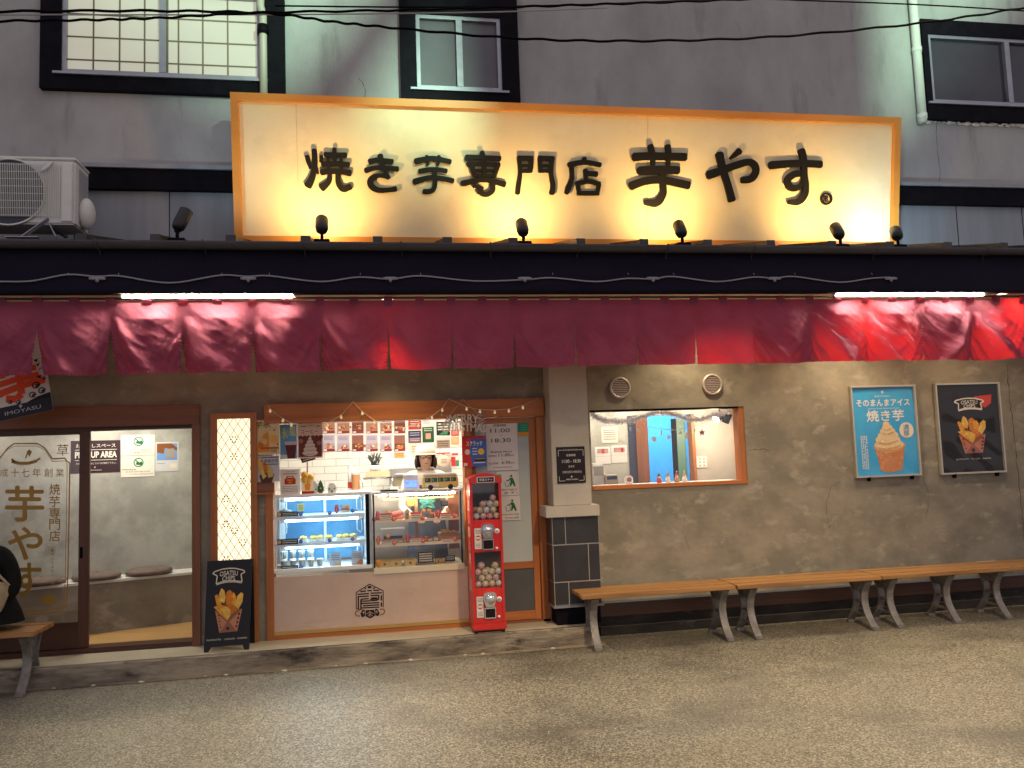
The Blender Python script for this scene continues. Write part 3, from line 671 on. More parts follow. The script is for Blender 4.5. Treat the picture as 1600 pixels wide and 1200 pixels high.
cA, cB, cC, cD = (460,215,6.154), (710,215,6.154), (970,210,8.889), (1140,210,8.889)
GL = [
 ('焼', cA, [[(122,180,44),(135,230,46),(150,292,22)],[(258,178,34),(256,228,34)],[(190,120,48),(196,200,50),(192,300,50),(165,395,60),(130,460,74)],[(208,290,32),(226,345,24)],
   [(295,163,50),(395,163,40),(495,166,46)],[(385,108,40),(385,205,40),(385,250,36)],[(268,252,42),(400,246,38),(522,258,46)],[(325,205,30),(325,330,30)],[(450,205,30),(450,330,30)],
   [(262,330,56),(400,320,50),(535,340,60)],[(338,350,42),(330,420,48),(262,480,72)],[(416,350,42),(422,430,50),(465,490,60),(538,470,54)]]),
 ('き', cA, [[(722,228,48),(800,212,38),(945,228,42)],[(686,315,50),(800,288,44),(995,300,46)],[(825,172,54),(850,270,48),(905,388,40)],
   [(905,385,36),(820,362,40),(740,398,56),(738,460,60),(800,502,52),(900,504,44),(975,492,50)]]),
 ('芋', cA, [[(1168,228,58),(1330,200,48),(1500,232,46)],[(1272,178,36),(1285,255,30)],[(1390,178,36),(1382,255,30)],[(1205,322,46),(1330,304,44),(1462,320,44)],
   [(1155,424,58),(1330,382,48),(1525,414,48)],[(1350,310,44),(1350,460,46),(1316,512,46),(1245,518,50)]]),
 ('専', cB, [[(118,190,54),(270,188,40),(440,200,48)],[(266,140,46),(285,220,42),(290,365,40)],[(165,255,48),(195,365,42)],[(424,255,44),(388,365,40)],[(130,252,46),(270,246,36),(435,262,42)],
   [(190,312,26),(400,312,26)],[(190,362,32),(400,364,32)],[(78,440,56),(290,404,46),(485,448,54)],[(365,425,44),(368,505,50),(305,545,50),(235,520,44)],[(190,462,34),(270,492,46)]]),
 ('門', cB, [[(622,200,44),(632,340,42),(614,480,48),(608,535,48)],[(615,195,46),(750,197,46)],[(740,200,42),(733,325,40)],[(632,264,24),(732,264,24)],[(632,318,36),(732,318,36)],
   [(822,200,42),(826,325,40)],[(815,195,46),(955,200,46)],[(826,264,24),(925,264,24)],[(826,318,36),(925,318,36)],[(940,200,46),(930,340,44),(948,455,50),(938,535,54)]]),
 ('店', cB, [[(1248,200,48),(1252,228,46)],[(1105,262,56),(1250,236,48),(1405,262,46)],[(1125,262,48),(1132,380,48),(1098,480,58),(1080,530,46)],[(1262,312,46),(1268,420,38)],
   [(1275,342,48),(1370,350,54)],[(1178,440,48),(1290,420,46),(1398,445,48)],[(1188,450,44),(1204,540,40)],[(1393,450,44),(1374,540,40)],[(1192,534,46),(1385,534,46)]]),
 ('大芋', cC, [[(190,312,120),(420,300,108),(900,312,112)],[(412,160,86),(440,260,84),(452,420,60)],[(655,160,86),(668,260,84),(662,420,60)],[(265,502,120),(540,488,118),(800,495,114)],
   [(150,712,125),(350,645,112),(580,632,110),(945,705,115)],[(585,505,96),(590,700,96),(588,830,104),(500,945,120),(350,940,80)]]),
 ('や', cC, [[(1372,275,125),(1420,480,112),(1490,700,108),(1545,910,118)],[(1225,562,130),(1380,510,120),(1611,424,108),(1770,384,100),(1858,420,104),(1880,515,104),(1815,612,110),(1690,632,96)],
   [(1650,232,100),(1585,285,74),(1525,335,44)]]),
 ('す', cD, [[(575,428,118),(750,412,112),(1000,400,104),(1270,415,108)],[(1000,225,110),(1030,350,104),(1042,560,96),(1060,700,96),(1045,830,108),(960,930,105),(830,935,60)],
   [(1030,545,80),(905,548,100),(808,640,105),(870,742,100),(990,718,84),(1035,630,60)]]),
]
for ch, crop, strokes in GL:
    mb = MB()
    for s_ in strokes: stroke(mb, s_, crop)
    mb.build('raised_letter', T)
mb = MB(); q = PP(1140+1352/8.889, 210+890/8.889, sb+sn*D1, sn); qh = (q-sb-sn*D1).dot(sd_); n = 28
vs = [sp(q.x+r*math.cos(a), qh+r*math.sin(a), d) for d in (D0, D1) for r in (.058, .042) for a in [2*math.pi*k/n for k in range(n)]]
fs = []
for k in range(n):
    k1 = (k+1) % n; fs += [(2*n+k, 2*n+k1, 3*n+k1, 3*n+k), (k, 2*n+k, 2*n+k1, k1), (n+k, n+k1, 3*n+k1, 3*n+k), (k, k1, n+k1, n+k)]
mb.add(vs, fs, M_['letter'])
tv, tf, _ = text_mesh('R', .02)
mb.add([sp(q.x-.022+u*.046, qh-.03+v*.06, D1) for u, v in tv]+[sp(q.x-.022+u*.046, qh-.03+v*.06, D0) for u, v in tv], tf+[tuple(k+len(tv) for k in f) for f in tf], M_['letter'])
mb.build('registered_mark', T, fix=False)

# ================================================================= spotlights on the eave
def spotlight(px, py, label, aim, col, pw, g='black spotlights standing on the eave', tilt=None, Y=-.80):
    base = P(px, py, Y); base.z = 3.35
    t = thing('spotlight', label, 'spotlight', base, g); o = base
    mb = MB(); mb.box(o.x-.06, o.x+.06, o.y-.04, o.y+.04, o.z-.02, o.z+.012, M_['black'], .004); mb.build('base_plate', t)
    mb = MB(); mb.tube([(o.x,o.y,o.z+.01),(o.x,o.y,o.z+.075)], .013, M_['black'], 10); mb.box(o.x-.02, o.x+.02, o.y-.012, o.y+.012, o.z+.06, o.z+.10, M_['black'], .004); mb.build('stem', t)
    c = o+Vector((0,0,.09)); d = (Vector(aim)-c).normalized(); mb = MB()
    mb.lathe([(.0,-.01),(.032,-.008),(.046,.01),(.050,.04),(.050,.165),(.044,.172),(.040,.166),(.040,.12),(.0,.12)], c, mat_spot, axis=d, n=20); mb.build('lamp_body', t)
    mb = MB(); mb.lathe([(.0,.125),(.038,.125)], c, mat('spot_lens', (.8,.8,.8), .2, emis=col, estr=6.0), axis=d, n=16, caps=False); mb.build('lens', t)
    lamp('spot_bulb', 'SPOT', c+d*.18, pw, col, t, aim=aim, spot_size=R(150), spot_blend=1.0, shadow_soft_size=.03)
    return t
mat_spot = mat('black_spotlight_metal', (.02,.018,.018), .4, metal=.3)
amber = (1.0,.63,.23); cool = (.55,.85,1.0)
def aimp(px, py): return PP(px, py, sb, sn)
spotlight(503, 372, 'upright black spotlight in front of the first character of the sign', aimp(503, 288), amber, L_SPOT)
spotlight(818, 373, 'black spotlight below the middle of the sign, under the gate-shaped character', aimp(803, 300), amber, L_SPOT)
spotlight(1066, 374, 'black spotlight leaning left below the big first character', aimp(1040, 300), amber, L_SPOT)
spotlight(1313, 376, 'black spotlight leaning left beneath the registered mark on the sign', aimp(1276, 305), amber, L_SPOT)
spotlight(1403, 378, 'black spotlight standing at the right end of the sign frame', aimp(1386, 330)+Vector((.0,0,0)), cool, L_SPOT*.55)
spotlight(277, 372, 'spotlight with a blue lit back, left of the sign', Vector((-1.20,-.66,3.98)), cool, L_SPOT*.25)

# ================================================================= tube lamps and downlights under the eave
def tube_lamp(px0, px1, label):
    a, b = P(px0, 462, -.876), P(px1, 460, -.876); z = 2.920
    t = thing('tube_lamp', label, 'tube lamp', ((a.x+b.x)/2, -.876, z), 'tube lamps under the eave')
    mb = MB(); mb.tube([(a.x+.02,-.876,z-.006),(b.x-.02,-.876,z-.006)], .0085, mat('lit_tube', (.9,.9,.85), .4, emis=(1.0,.83,.58), estr=L_TUBE), 10); mb.build('light_tube', t)
    mb = MB(); mb.box(a.x, b.x, -.893, -.8655, z+.010, z+.035, M_['white_plastic']); mb.box(a.x, b.x, -.865, -.8575, z-.018, z+.035, M_['white_plastic'])  # back plate added to block the tube's light from the wall
    for x in (a.x, b.x-.025): mb.box(x, x+.025, -.890, -.864, z-.016, z+.006, M_['white_plastic'], .004)
    mb.build('lamp_housing', t)
tube_lamp(186, 462, 'lit white tube lamp over the left stretch of the red cloth')
tube_lamp(1302, 1540, 'lit white tube lamp over the right stretch of the red cloth')
def downlight(x, y, label, pw, z=2.965, cone=150):
    t = thing('downlight', label, 'ceiling lamp', (x, y, z), 'round lamps under the eave')
    mb = MB(); mb.lathe([(.062,0),(.064,-.02),(.050,-.028),(.046,-.012)], (x, y, z), M_['white_plastic'], n=24, caps=False); mb.build('lamp_ring', t)
    mb = MB(); mb.lathe([(.0,-.016),(.047,-.016)], (x, y, z), mat('lamp_diffuser', (.9,.9,.9), .4, emis=(1,.82,.55), estr=12), n=20, caps=False); mb.build('diffuser', t)
    lamp('downlight_bulb', 'SPOT', (x, y, z-.035), pw, (1,.80,.52), t, aim=(x, y+.02, 0), spot_size=R(cone), spot_blend=.8, shadow_soft_size=.05)
a = P(1335, 464, -.70); downlight(a.x, -.70, 'round lit lamp peeping over the red cloth left of the right tube', L_DOWN*.65)
a = P(1566, 461, -.74); downlight(a.x, -.74, 'round lit lamp at the far right end of the red cloth', L_DOWN*.65)
downlight(2.9, -.40, 'unseen round lamp added in the soffit above the small side window', L_DOWN, cone=126)  # this and the next two: unseen lamps added to light wall and counter
downlight(.15, -.58, 'unseen round lamp added in the soffit above the shop counter', L_DOWN*1.1, cone=86)
downlight(4.45, -.40, 'unseen round lamp added in the soffit near the framed posters', L_DOWN*.8, cone=126)

# ================================================================= the red split curtain
cl = bpy.data.materials.new('maroon_cotton'); cl.use_nodes = True; nt = cl.node_tree; N = nt.nodes; L = nt.links
pb = N['Principled BSDF']; pb.inputs['Roughness'].default_value = .9; pb.inputs['Specular IOR Level'].default_value = .12; pb.inputs['Sheen Weight'].default_value = .06; pb.inputs['Sheen Roughness'].default_value = .4
pb.inputs['Sheen Tint'].default_value = (1,.75,.75,1)
tc = N.new('ShaderNodeTexCoord'); nz = N.new('ShaderNodeTexNoise'); nz.inputs['Scale'].default_value = 5; nz.inputs['Detail'].default_value = 7
cr = N.new('ShaderNodeValToRGB'); cr.color_ramp.elements[0].color = (.24,.066,.110,1); cr.color_ramp.elements[1].color = (.31,.090,.142,1)
cr.color_ramp.elements[0].position, cr.color_ramp.elements[1].position = .35, .7
L.new(tc.outputs['Object'], nz.inputs[0]); L.new(nz.outputs[0], cr.inputs[0]); L.new(cr.outputs[0], pb.inputs['Base Color'])
wv = N.new('ShaderNodeTexNoise'); wv.inputs['Scale'].default_value = 260; bp = N.new('ShaderNodeBump'); bp.inputs['Strength'].default_value = .25; bp.inputs['Distance'].default_value = .002
L.new(tc.outputs['Object'], wv.inputs[0]); L.new(wv.outputs[0], bp.inputs['Height']); L.new(bp.outputs[0], pb.inputs['Normal'])
tr = N.new('ShaderNodeBsdfTranslucent'); tr.inputs[0].default_value = (.75,.02,.02,1); ms = N.new('ShaderNodeMixShader'); ms.inputs[0].default_value = .32
L.new(pb.outputs[0], ms.inputs[1]); L.new(tr.outputs[0], ms.inputs[2]); L.new(ms.outputs[0], N['Material Output'].inputs[0])
M_['noren'] = cl
NY = -.868
T = thing('split_curtain', 'long maroon cloth curtain with slits hanging under the eave', 'shop curtain', (1.4, NY, 2.33))
mb = MB(); mb.tube([(-4.5,NY,2.893),(7.5,NY,2.893)], .009, M_['wood_dk'], 10); mb.build('curtain_pole', T)
sl = [P(px, 560, NY).x for px in (-58,57,172,285,395,501,608,707,805,901,997,1089,1180,1271,1357,1444,1524,1605,1690)]
gap = [.04,.07,.055,.02,.03,.015,.03,.02,.02,.025,.02,.028,.03,.02,.015,.015,.012,.02,.02]
cr_ = random.Random(3)
ztop, zbot, zslit = 2.874, 2.337, 2.665
for i in range(len(sl)-1):
    xa, xb = sl[i], sl[i+1]; w = xb-xa; nu, nv = 64, 64; ph = cr_.uniform(0, 50)
    amp = 1.0 if (i < 6 or i > 11) else .42
    sk = cr_.uniform(.30,.62); mir = cr_.random() < .22; flip = cr_.uniform(.035,.07)*amp; drop = cr_.uniform(-.006,.006)
    vs = []; fs = []
    for j in range(nv+1):
        v = j/nv
        s = max(0, (ztop-zslit-(0) - (ztop-zslit) + (v*(ztop-zbot)) - (ztop-zslit))/(zslit-zbot)) if v*(ztop-zbot) > (ztop-zslit) else 0.0
        for k in range(nu+1):
            u = k/nu; uu = 1-u if mir else u; z0 = ztop+(zbot+drop-ztop)*v
            x = xa + w*u
            x += (gap[i]*.5*(1-u) - gap[i+1]*.5*u)*s
            e = min(1, 8*u)*min(1, 8*(1-u)); mask = e if s == 0 else max(e, min(1, s*3))
            # drape: a diagonal fold from the upper corner, a belly in the middle, wrinkles
            vd_ = max(0, (v-.22)/.78)
            cx = .03+sk*vd_
            ridge = math.exp(-((uu-cx)/(.07+.13*vd_))**2)*vd_**.6
            belly = math.exp(-((u-.55)/.30)**2)*max(0, math.sin(math.pi*min(1, v*.95)))
            dy = -.070*ridge*amp - .062*belly*amp
            dy += flip*max(0, 1-uu/(.10+.32*vd_))**1.3*vd_*1.0
            p_ = (x*3.0+ph, z0*3.0, ph)
            q_ = x*.8+z0*1.1
            fold = mnoise.noise((q_*9+ph, (x-z0)*3.2, ph))*.024 + mnoise.noise((q_*23+ph, (x-z0)*7, 3+ph))*.011
            ucat = v-.42*(1-(2*u-1)**2)*(.4+v); fold = fold*.7 + (mnoise.noise((ucat*8.5+ph, (u-.5)*1.6, ph*.7))*.021 + mnoise.noise((ucat*21, (u-.5)*3.5, ph))*.008)*min(1, v*2.2)
            dy += fold*amp*(1.0-.3*v)*(0.35+vd_) + mnoise.noise((x*60, z0*60, ph))*.0012*amp
            # puckered stitching along the slit edges and the hem
            edge = max(0, 1-min(u, 1-u)*w/.028)*(1 if s > 0 else .3)
            dy += edge*.0075*math.sin(z0*2*math.pi/.026)*amp
            hem = max(0, 1-(z0-zbot-drop)/.028)
            dy += hem*.0055*math.sin(x*2*math.pi/.022)*amp + (.003 if hem > .05 else 0)
            z0 -= v*(.010*math.sin(math.pi*u)-.005+.004*math.sin(u*7+ph))*(1 if i else 1)
            vs.append((x, NY + .001 + dy*mask*min(1, v*4), z0))
    for j in range(nv):
        for k in range(nu): a = j*(nu+1)+k; fs.append((a, a+1, a+nu+2, a+nu+1))
    mb = MB(); mb.add(vs, fs, M_['noren'], True)
    for cxx in (xa+.002, xa+w*.5):                                   # the loops over the pole
        ww = .033; lv = []; lf = []
        prof = [(NY+.003, ztop-.045), (NY-.006, ztop-.012), (NY-.0105, 2.888), (NY-.008, 2.9), (NY, 2.9045), (NY+.008, 2.9), (NY+.0115, 2.888), (NY+.010, ztop-.012), (NY+.008, ztop-.05)]
        for x in (cxx-ww, cxx+ww): lv += [(x, y, z) for y, z in prof]
        k_ = len(prof)
        for q in range(k_-1): lf.append((q, q+1, k_+q+1, k_+q))
        mb.add(lv, lf, M_['noren'], True)
    mb.build('cloth_panel', T, fix=False)

# ================================================================= the cable with lamp sockets along the fascia
T = thing('socket_cable', 'grey cable with empty lamp sockets sagging along the dark fascia', 'cable', (1.2,-.97,3.04))
sag = [(-60,440),(0,440),(50,439),(105,429),(150,432),(185,431),(240,440),(280,441),(345,430),(385,432),(421,431),(500,440),(560,433),(610,436),(657,431),(740,439),(820,437),(862,434),(930,440),(980,435),(1020,436),(1051,432),(1120,440),(1177,433),(1210,435),(1240,432),(1310,441),(1360,435),(1395,433)]
pts = []
for i in range(len(sag)-1):
    (a, b), (c, d) = sag[i], sag[i+1]
    p0 = sag[max(i-1,0)]; p3 = sag[min(i+2, len(sag)-1)]
    for k in range(5):
        t = k/5; pts.append(tuple(.5*((2*p1)+(-q0+p2)*t+(2*q0-5*p1+4*p2-q3)*t*t+(-q0+3*p1-3*p2+q3)*t**3) for q0, p1, p2, q3 in zip(p0, (a,b), (c,d), p3)))
mb = MB(); mb.tube([P(x, y, -.964) for x, y in pts], .0062, M_['cable'], 8); mb.build('cable_run', T)
for px in (152, 388, 610, 820, 1020, 1210, 1392):
    o = P(px, 435, -.966); mb = MB()
    mb.tube([o+Vector((-.055,0,0)), o+Vector((-.03,0,0)), o+Vector((.03,0,0)), o+Vector((.055,0,0))], [.009,.013,.013,.009], M_['cable'], 10)
    mb.tube([o, o+Vector((0,-.004,-.027))], [.013,.011], M_['cable'], 10); mb.build('lamp_socket', T)
for px in (107, 186, 347, 421, 563, 657, 863, 981, 1052, 1177, 1241, 1361):
    o = P(px, 428, -.952); mb = MB(); mb.tube([o+Vector((0,0,.006)), o+Vector((0,-.012,.0)), o+Vector((0,-.014,-.01))], .003, M_['cable'], 6); mb.build('cable_clip', T)

# ================================================================= air conditioner outdoor unit
ac = thing('air_conditioner', 'white outdoor air conditioner unit on a bracket above the eave', 'air conditioner', P(20, 345, -.42))
ax1 = P(117, 300, -.58).x; az0, az1 = P(60, 350, -.58).z, P(60, 245, -.58).z; ax0 = ax1-.86
mb = MB(); mb.box(ax0, ax1, -.58, -.27, az0, az1-.02, M_['white_paint'], .012); mb.box(ax0-.006, ax1+.006, -.586, -.264, az1-.024, az1, M_['white_paint'], .006)
mb.box(ax1, ax1+.004, -.5, -.3, az0+.04, az1-.06, M_['grey_plastic']); mb.build('casing', ac)
fc = P(14, 300, -.585); mb = MB(); mb.lathe([(.262,.0),(.262,.012),(.250,.012),(.250,.0)], fc, M_['white_paint'], axis=(0,-1,0), n=40)
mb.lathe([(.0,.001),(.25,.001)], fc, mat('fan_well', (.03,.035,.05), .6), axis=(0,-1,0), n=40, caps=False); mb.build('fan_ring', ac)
mb = MB(); hx = fc.x
x = ax0+.03
while x < ax1-.10:
    hh = .255**2-(x-hx)**2
    z0, z1 = az0+.05, az1-.06
    mb.box(x, x+.0035, -.605, -.600, z0, z1, M_['white_paint']); x += .0125
for k in range(8): z = az0+.06+k*(az1-az0-.13)/7; mb.box(ax0+.02, fc.x+.27, -.600, -.5965, z, z+.004, M_['white_paint'])
mb.build('fan_guard', ac)
mb = MB(); mb.box(ax1-.095, ax1-.015, -.593, -.5805, az0+.02, az1-.05, M_['white_paint'], .004)
mb.lathe([(.0,.013),(.06,.013),(.062,.006),(.062,.0)], (ax1-.19, -.598, az1-.085), mat('badge_plate', (.62,.62,.60), .4), axis=(0,-1,0), n=28, sy=.24); mb.build('front_trim', ac)
mb = MB(); mb.ball((ax1+.035,-.42,az0+.13), .1, M_['white_paint'], sc=(.62,.9,1.25)); mb.build('valve_cover', ac)
a = M_['alu']
for x in (ax1-.17, ax0+.12):
    mb = MB(); mb.bar((x, -.62, az0-.01), (x, -.25, az0-.01), .03, .02, a); mb.bar((x, -.62, az0+.03), (x-.13, -.78, 3.36), .03, .008, a, (1,0,0)); mb.bar((x+.0, -.62, az0+.0), (x+.12, -.80, 3.36), .024, .008, a, (1,0,0)); mb.bar((x, -.30, az0), (x, -.30, 3.50), .03, .008, a, (1,0,0))
    mb.bar((x-.22, -.80, 3.362), (x+.0, -.80, 3.362), .05, .006, a); mb.build('bracket', ac)

# ================================================================= overhead wires
def wire(pts, Y, r, m, label, tw=0.0, group='cables strung across above the street'):
    pp = []; n = len(pts)
    for i in range(n-1):
        p0, p1, p2, p3 = pts[max(i-1,0)], pts[i], pts[i+1], pts[min(i+2,n-1)]
        for k in range(14):
            t = k/14; pp.append(tuple(.5*((2*b)+(-a+c)*t+(2*a-5*b+4*c-d)*t*t+(-a+3*b-3*c+d)*t**3) for a, b, c, d in zip(p0, p1, p2, p3)))
    pp.append(pts[-1]); mb = MB()
    w = [P(x, y, Y) for x, y in pp]
    mb.tube([q+Vector((0, 0, tw*math.sin(i*1.25))) for i, q in enumerate(w)], r, m, 6); tag(mb.build('overhead_wire'), label, 'cable', group)
wire([(-200,38),(0,33),(145,31),(250,28),(400,20),(620,16),(800,11),(960,6),(1130,0),(1300,-9)], -4.0, .0048, M_['wire'], 'twisted black cable rising to the top edge of the picture', .0027)
wire([(-200,22),(0,18),(250,17),(420,21),(520,34),(620,44),(810,60),(990,64),(1200,58),(1430,37),(1600,12),(1700,-6)], -3.8, .0054, M_['wire'], 'twisted black cable sagging lowest over the wall above the sign', .003)
wire([(430,9),(620,11),(800,10),(1000,4),(1150,-4)], -3.7, .0036, M_['wire'], 'straight black cable between the lit and the narrow windows')
wire([(1150,-4),(1240,0),(1430,7),(1600,17),(1700,24)], -3.9, .0033, M_['wire'], 'thin black cable falling to the right over the dark window')
wire([(-60,23),(62,23),(400,23),(620,21),(800,18),(950,12)], -3.6, .003, M_['pale_wire'], 'thin pale cable crossing the lit window')
# ================================================================= things on the right-hand wall
def vent(px, py, label):
    o = P(px, py, 0); t = thing('wall_vent', label, 'vent', o, 'round vents in the wall')
    al = mat('vent_metal', (.50,.42,.36), .45, metal=.4)
    mb = MB(); mb.lathe([(.098,0),(.102,.012),(.094,.026),(.080,.026),(.078,.006)], o, al, axis=(0,-1,0), n=32, caps=False); mb.build('vent_rim', t)
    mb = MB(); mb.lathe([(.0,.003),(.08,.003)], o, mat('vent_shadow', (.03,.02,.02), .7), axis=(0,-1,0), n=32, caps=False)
    for k in range(9):
        z = -.066+k*.0165; h = math.sqrt(max(.079**2-z*z, 1e-5))
        mb.add([(o.x-h,-.018,o.z+z-.006),(o.x+h,-.018,o.z+z-.006),(o.x+h,-.006,o.z+z+.006),(o.x-h,-.006,o.z+z+.006)], [(0,1,2,3)], al)
        mb.box(o.x-h, o.x+h, -.021, -.0185, o.z+z-.007, o.z+z+.001, al)
    mb.build('louvre', t)
vent(968, 606, 'round metal vent in the wall nearer the pillar'); vent(1112, 601, 'round metal vent in the wall above the right end of the side window')
# small plaque on the pillar
W_ = flat(225,215,200)
mb = MB(); bk = flat(38,28,34, .4); x0, x1, z0, z1 = rectP(870,698,914,755,-.243)
s = sheet(mb, x0, x1, z0, z1, -.252, bk, .011); tl = flat(235,225,210)
for p in ([(.06,.09),(.22,.09)], [(.78,.09),(.94,.09),(.94,.26)], [(.06,.09),(.06,.26)], [(.06,.80),(.06,.93),(.26,.93)], [(.94,.80),(.94,.93),(.76,.93)]): s.line(p, .014, tl, 1)
s.text('INFORMATION', .24,.065,.76,.11, tl); s.text('営業時間', .34,.20,.66,.265, tl, bold=.01); s.text('11:00 - 18:30', .18,.35,.84,.44, tl, bold=.01); s.text('定休日', .40,.51,.60,.57, tl, bold=.01)
s.text('月曜日(祝日の場合翌日)', .18,.66,.86,.73, tl); s.disc(.50,.82,.028,tl); s.text('IMOYASU', .30,.875,.72,.915, tl, bold=.01)
tag(mb.build('opening_hours_plaque'), 'dark plaque with opening hours on the pillar', 'sign')

# framed posters
def poster_frame(px0, py0, px1, py1, label, back, drop):
    x0, x1, z0, z1 = rectP(px0, py0, px1, py1, -.035)
    t = thing('wall_poster', label, 'poster', ((x0+x1)/2, 0, z0))
    mb = MB(); f = M_['alu2']; w = .016
    mb.box(x0, x0+w, -.042, -.004, z0, z1, f); mb.box(x1-w, x1, -.042, -.004, z0, z1, f); mb.box(x0+w, x1-w, -.042, -.004, z0, z0+w, f); mb.box(x0+w, x1-w, -.042, -.004, z1-w, z1, f)
    for k in (.2, .86): mb.box(x0+(x1-x0)*k-.006, x0+(x1-x0)*k+.006, -.046, -.0005, z0-.035, z0+.004, M_['black'])
    mb.build('poster_frame', t)
    return t, x0+w, x1-w, z0+w, z1-w
M_['alu2'] = mat('satin_aluminium', (.52,.48,.40), .4, metal=.5)
def wavy_sheet(mb, x0, x1, z0, z1, y, m, amp, seed):        # a loose poster bulging behind its clear film
    nu, nv = 26, 36; vs = []; fs = []
    for j in range(nv+1):
        for i in range(nu+1):
            u, v = i/nu, j/nv; e = min(1, 6*u)*min(1, 6*(1-u))*min(1, 6*v)*min(1, 6*(1-v))
            vs.append((x0+(x1-x0)*u, y+e*amp*(mnoise.noise((u*3+seed, v*6-u*2.5, seed))), z1+(z0-z1)*v))
    for j in range(nv):
        for i in range(nu): a = j*(nu+1)+i; fs.append((a, a+1, a+nu+2, a+nu+1))
    mb.add(vs, fs, m, True)
def film(t, x0, x1, z0, z1, y, amp, seed):
    F = bpy.data.materials.new('clear_film'); F.use_nodes = True; nt = F.node_tree; N = nt.nodes
    N.remove(N['Principled BSDF']); g = N.new('ShaderNodeBsdfGlossy'); g.inputs['Roughness'].default_value = .07; tr = N.new('ShaderNodeBsdfTransparent'); ms = N.new('ShaderNodeMixShader'); ms.inputs[0].default_value = .04
    nt.links.new(tr.outputs[0], ms.inputs[1]); nt.links.new(g.outputs[0], ms.inputs[2]); nt.links.new(ms.outputs[0], N['Material Output'].inputs[0])
    mb = MB(); wavy_sheet(mb, x0, x1, z0, z1, y, F, amp, seed); mb.build('clear_film', t, fix=False)
t, x0, x1, z0, z1 = poster_frame(1333, 602, 1435, 745, 'sky blue framed poster of a soft ice cream in a paper cup', None, 0)
mb = MB(); s = sheet(mb, x0, x1, z0, z1, -.020, mat('sky_blue_paper', (.035,.36,.66), .5, col2=(.03,.31,.60), nscale=5)); w = flat(235,235,228)
s.text('IMOYASU', .37,.095,.61,.115, w); s.disc(.5,.055,.02,w); s.text('そのまんまアイス', .07,.14,.93,.215, w, bold=.03); s.text('Japanese Sweet Potato Ice Cream', .25,.235,.75,.255, w)
s.text('焼き芋', .22,.265,.82,.39, w, bold=.028)
cpm = photo(214,140,84,.75,9); cp2 = photo(232,165,105,.8,9)
s.poly([(.33,.72),(.38,.93),(.42,.965),(.58,.975),(.70,.955),(.74,.92),(.79,.70)], cpm, 2); s.poly([(.295,.67),(.30,.70),(.40,.745),(.55,.755),(.70,.735),(.80,.685),(.81,.65),(.6,.62)], cp2, 3)
ic, ic2 = photo(245,215,165,.78,14), photo(222,172,108,.7,14)
for k, (cx, cy, rx, ry) in enumerate(((.545,.655,.235,.065),(.53,.60,.20,.06),(.54,.55,.165,.052),(.535,.505,.125,.045),(.53,.465,.085,.036),(.515,.425,.055,.03))):
    s.disc(cx, cy, rx, ic, 4+k, ry); s.poly([(cx-rx*.86, cy+ry*.35),(cx-rx*.2, cy+ry*.72),(cx+rx*.9, cy+ry*.1),(cx+rx*.75, cy+ry*.52),(cx+rx*.1, cy+ry*1.0),(cx-rx*.6, cy+ry*.8)], ic2, 4.5+k)
s.disc(.845,.50,.115, flat(240,225,200), 3); s.text('濃', .79,.435,.89,.495, flat(70,140,190), 5); s.text('厚', .79,.505,.89,.565, flat(70,140,190), 5)
for k in range(4):
    r_ = random.Random(k); v = .55
    while v < .92: s.rect(.10+k*.028, v, .117+k*.028, v+.012, w, 2); v += .017 if r_.random() > .1 else .03
mb.build('printed_sheet', t); film(t, x0, x1, z0, z1, -.036, .012, 4)

chip, chip2, chip3 = photo(250,170,45,.6,18), photo(228,132,26,.5,18), photo(255,198,90,.65,18)
def chips_art(s, u0, v0, u1, v1, cone, conedark):
    def q(pts): return [(u0+(u1-u0)*a, v0+(v1-v0)*b) for a, b in pts]
    s.poly(q([(.05,.50),(.22,1.0),(.82,.99),(.97,.50),(.5,.46)]), conedark, 2); s.poly(q([(.05,.50),(.22,1.0),(.50,.80)]), cone, 3); s.poly(q([(.97,.50),(.82,.99),(.50,.80)]), cone, 3); s.poly(q([(.22,1.0),(.82,.99),(.50,.74)]), conedark, 4)
    leaf = [([(.02,.16),(.10,.14),(.20,.22),(.32,.46),(.20,.50),(.08,.34)],chip),([(.24,.0),(.34,.06),(.40,.20),(.36,.38),(.20,.28),(.16,.14)],chip3),([(.42,.10),(.52,.05),(.62,.10),(.66,.30),(.52,.42),(.40,.30)],chip2),
            ([(.55,.14),(.68,.12),(.76,.22),(.74,.44),(.58,.46)],chip),([(.80,.20),(.92,.12),(1.0,.16),(.98,.34),(.84,.50),(.70,.46)],chip3),([(.0,.42),(.14,.38),(.40,.40),(.58,.46),(.60,.62),(.48,.74),(.28,.62)],chip),
            ([(.36,.36),(.50,.32),(.72,.42),(.86,.50),(.62,.60)],chip2),([(.26,.44),(.44,.42),(.58,.50),(.56,.64),(.48,.70),(.34,.58)],chip3)]
    for k, (p, m) in enumerate(leaf): s.poly(q(p), m, 5+k*.6)
    s.line(q([(.24,.36),(.34,.34),(.46,.42)]), .018*(u1-u0)*1.6, flat(80,45,20), 11)
    for k in range(5): s.rect(u0+(u1-u0)*(.15+.02*k), v0+(v1-v0)*(.60+.065*k), u0+(u1-u0)*(.20+.02*k), v0+(v1-v0)*(.63+.065*k), conedark if k % 2 else flat(60,40,30), 6)
    for k in range(4): s.rect(u0+(u1-u0)*(.84-.025*k), v0+(v1-v0)*(.58+.09*k), u0+(u1-u0)*(.90-.025*k), v0+(v1-v0)*(.63+.09*k), flat(60,40,30), 6)
    s.disc(u0+(u1-u0)*.50, v0+(v1-v0)*.91, .045*(u1-u0)*1.3, flat(60,45,38), 7)
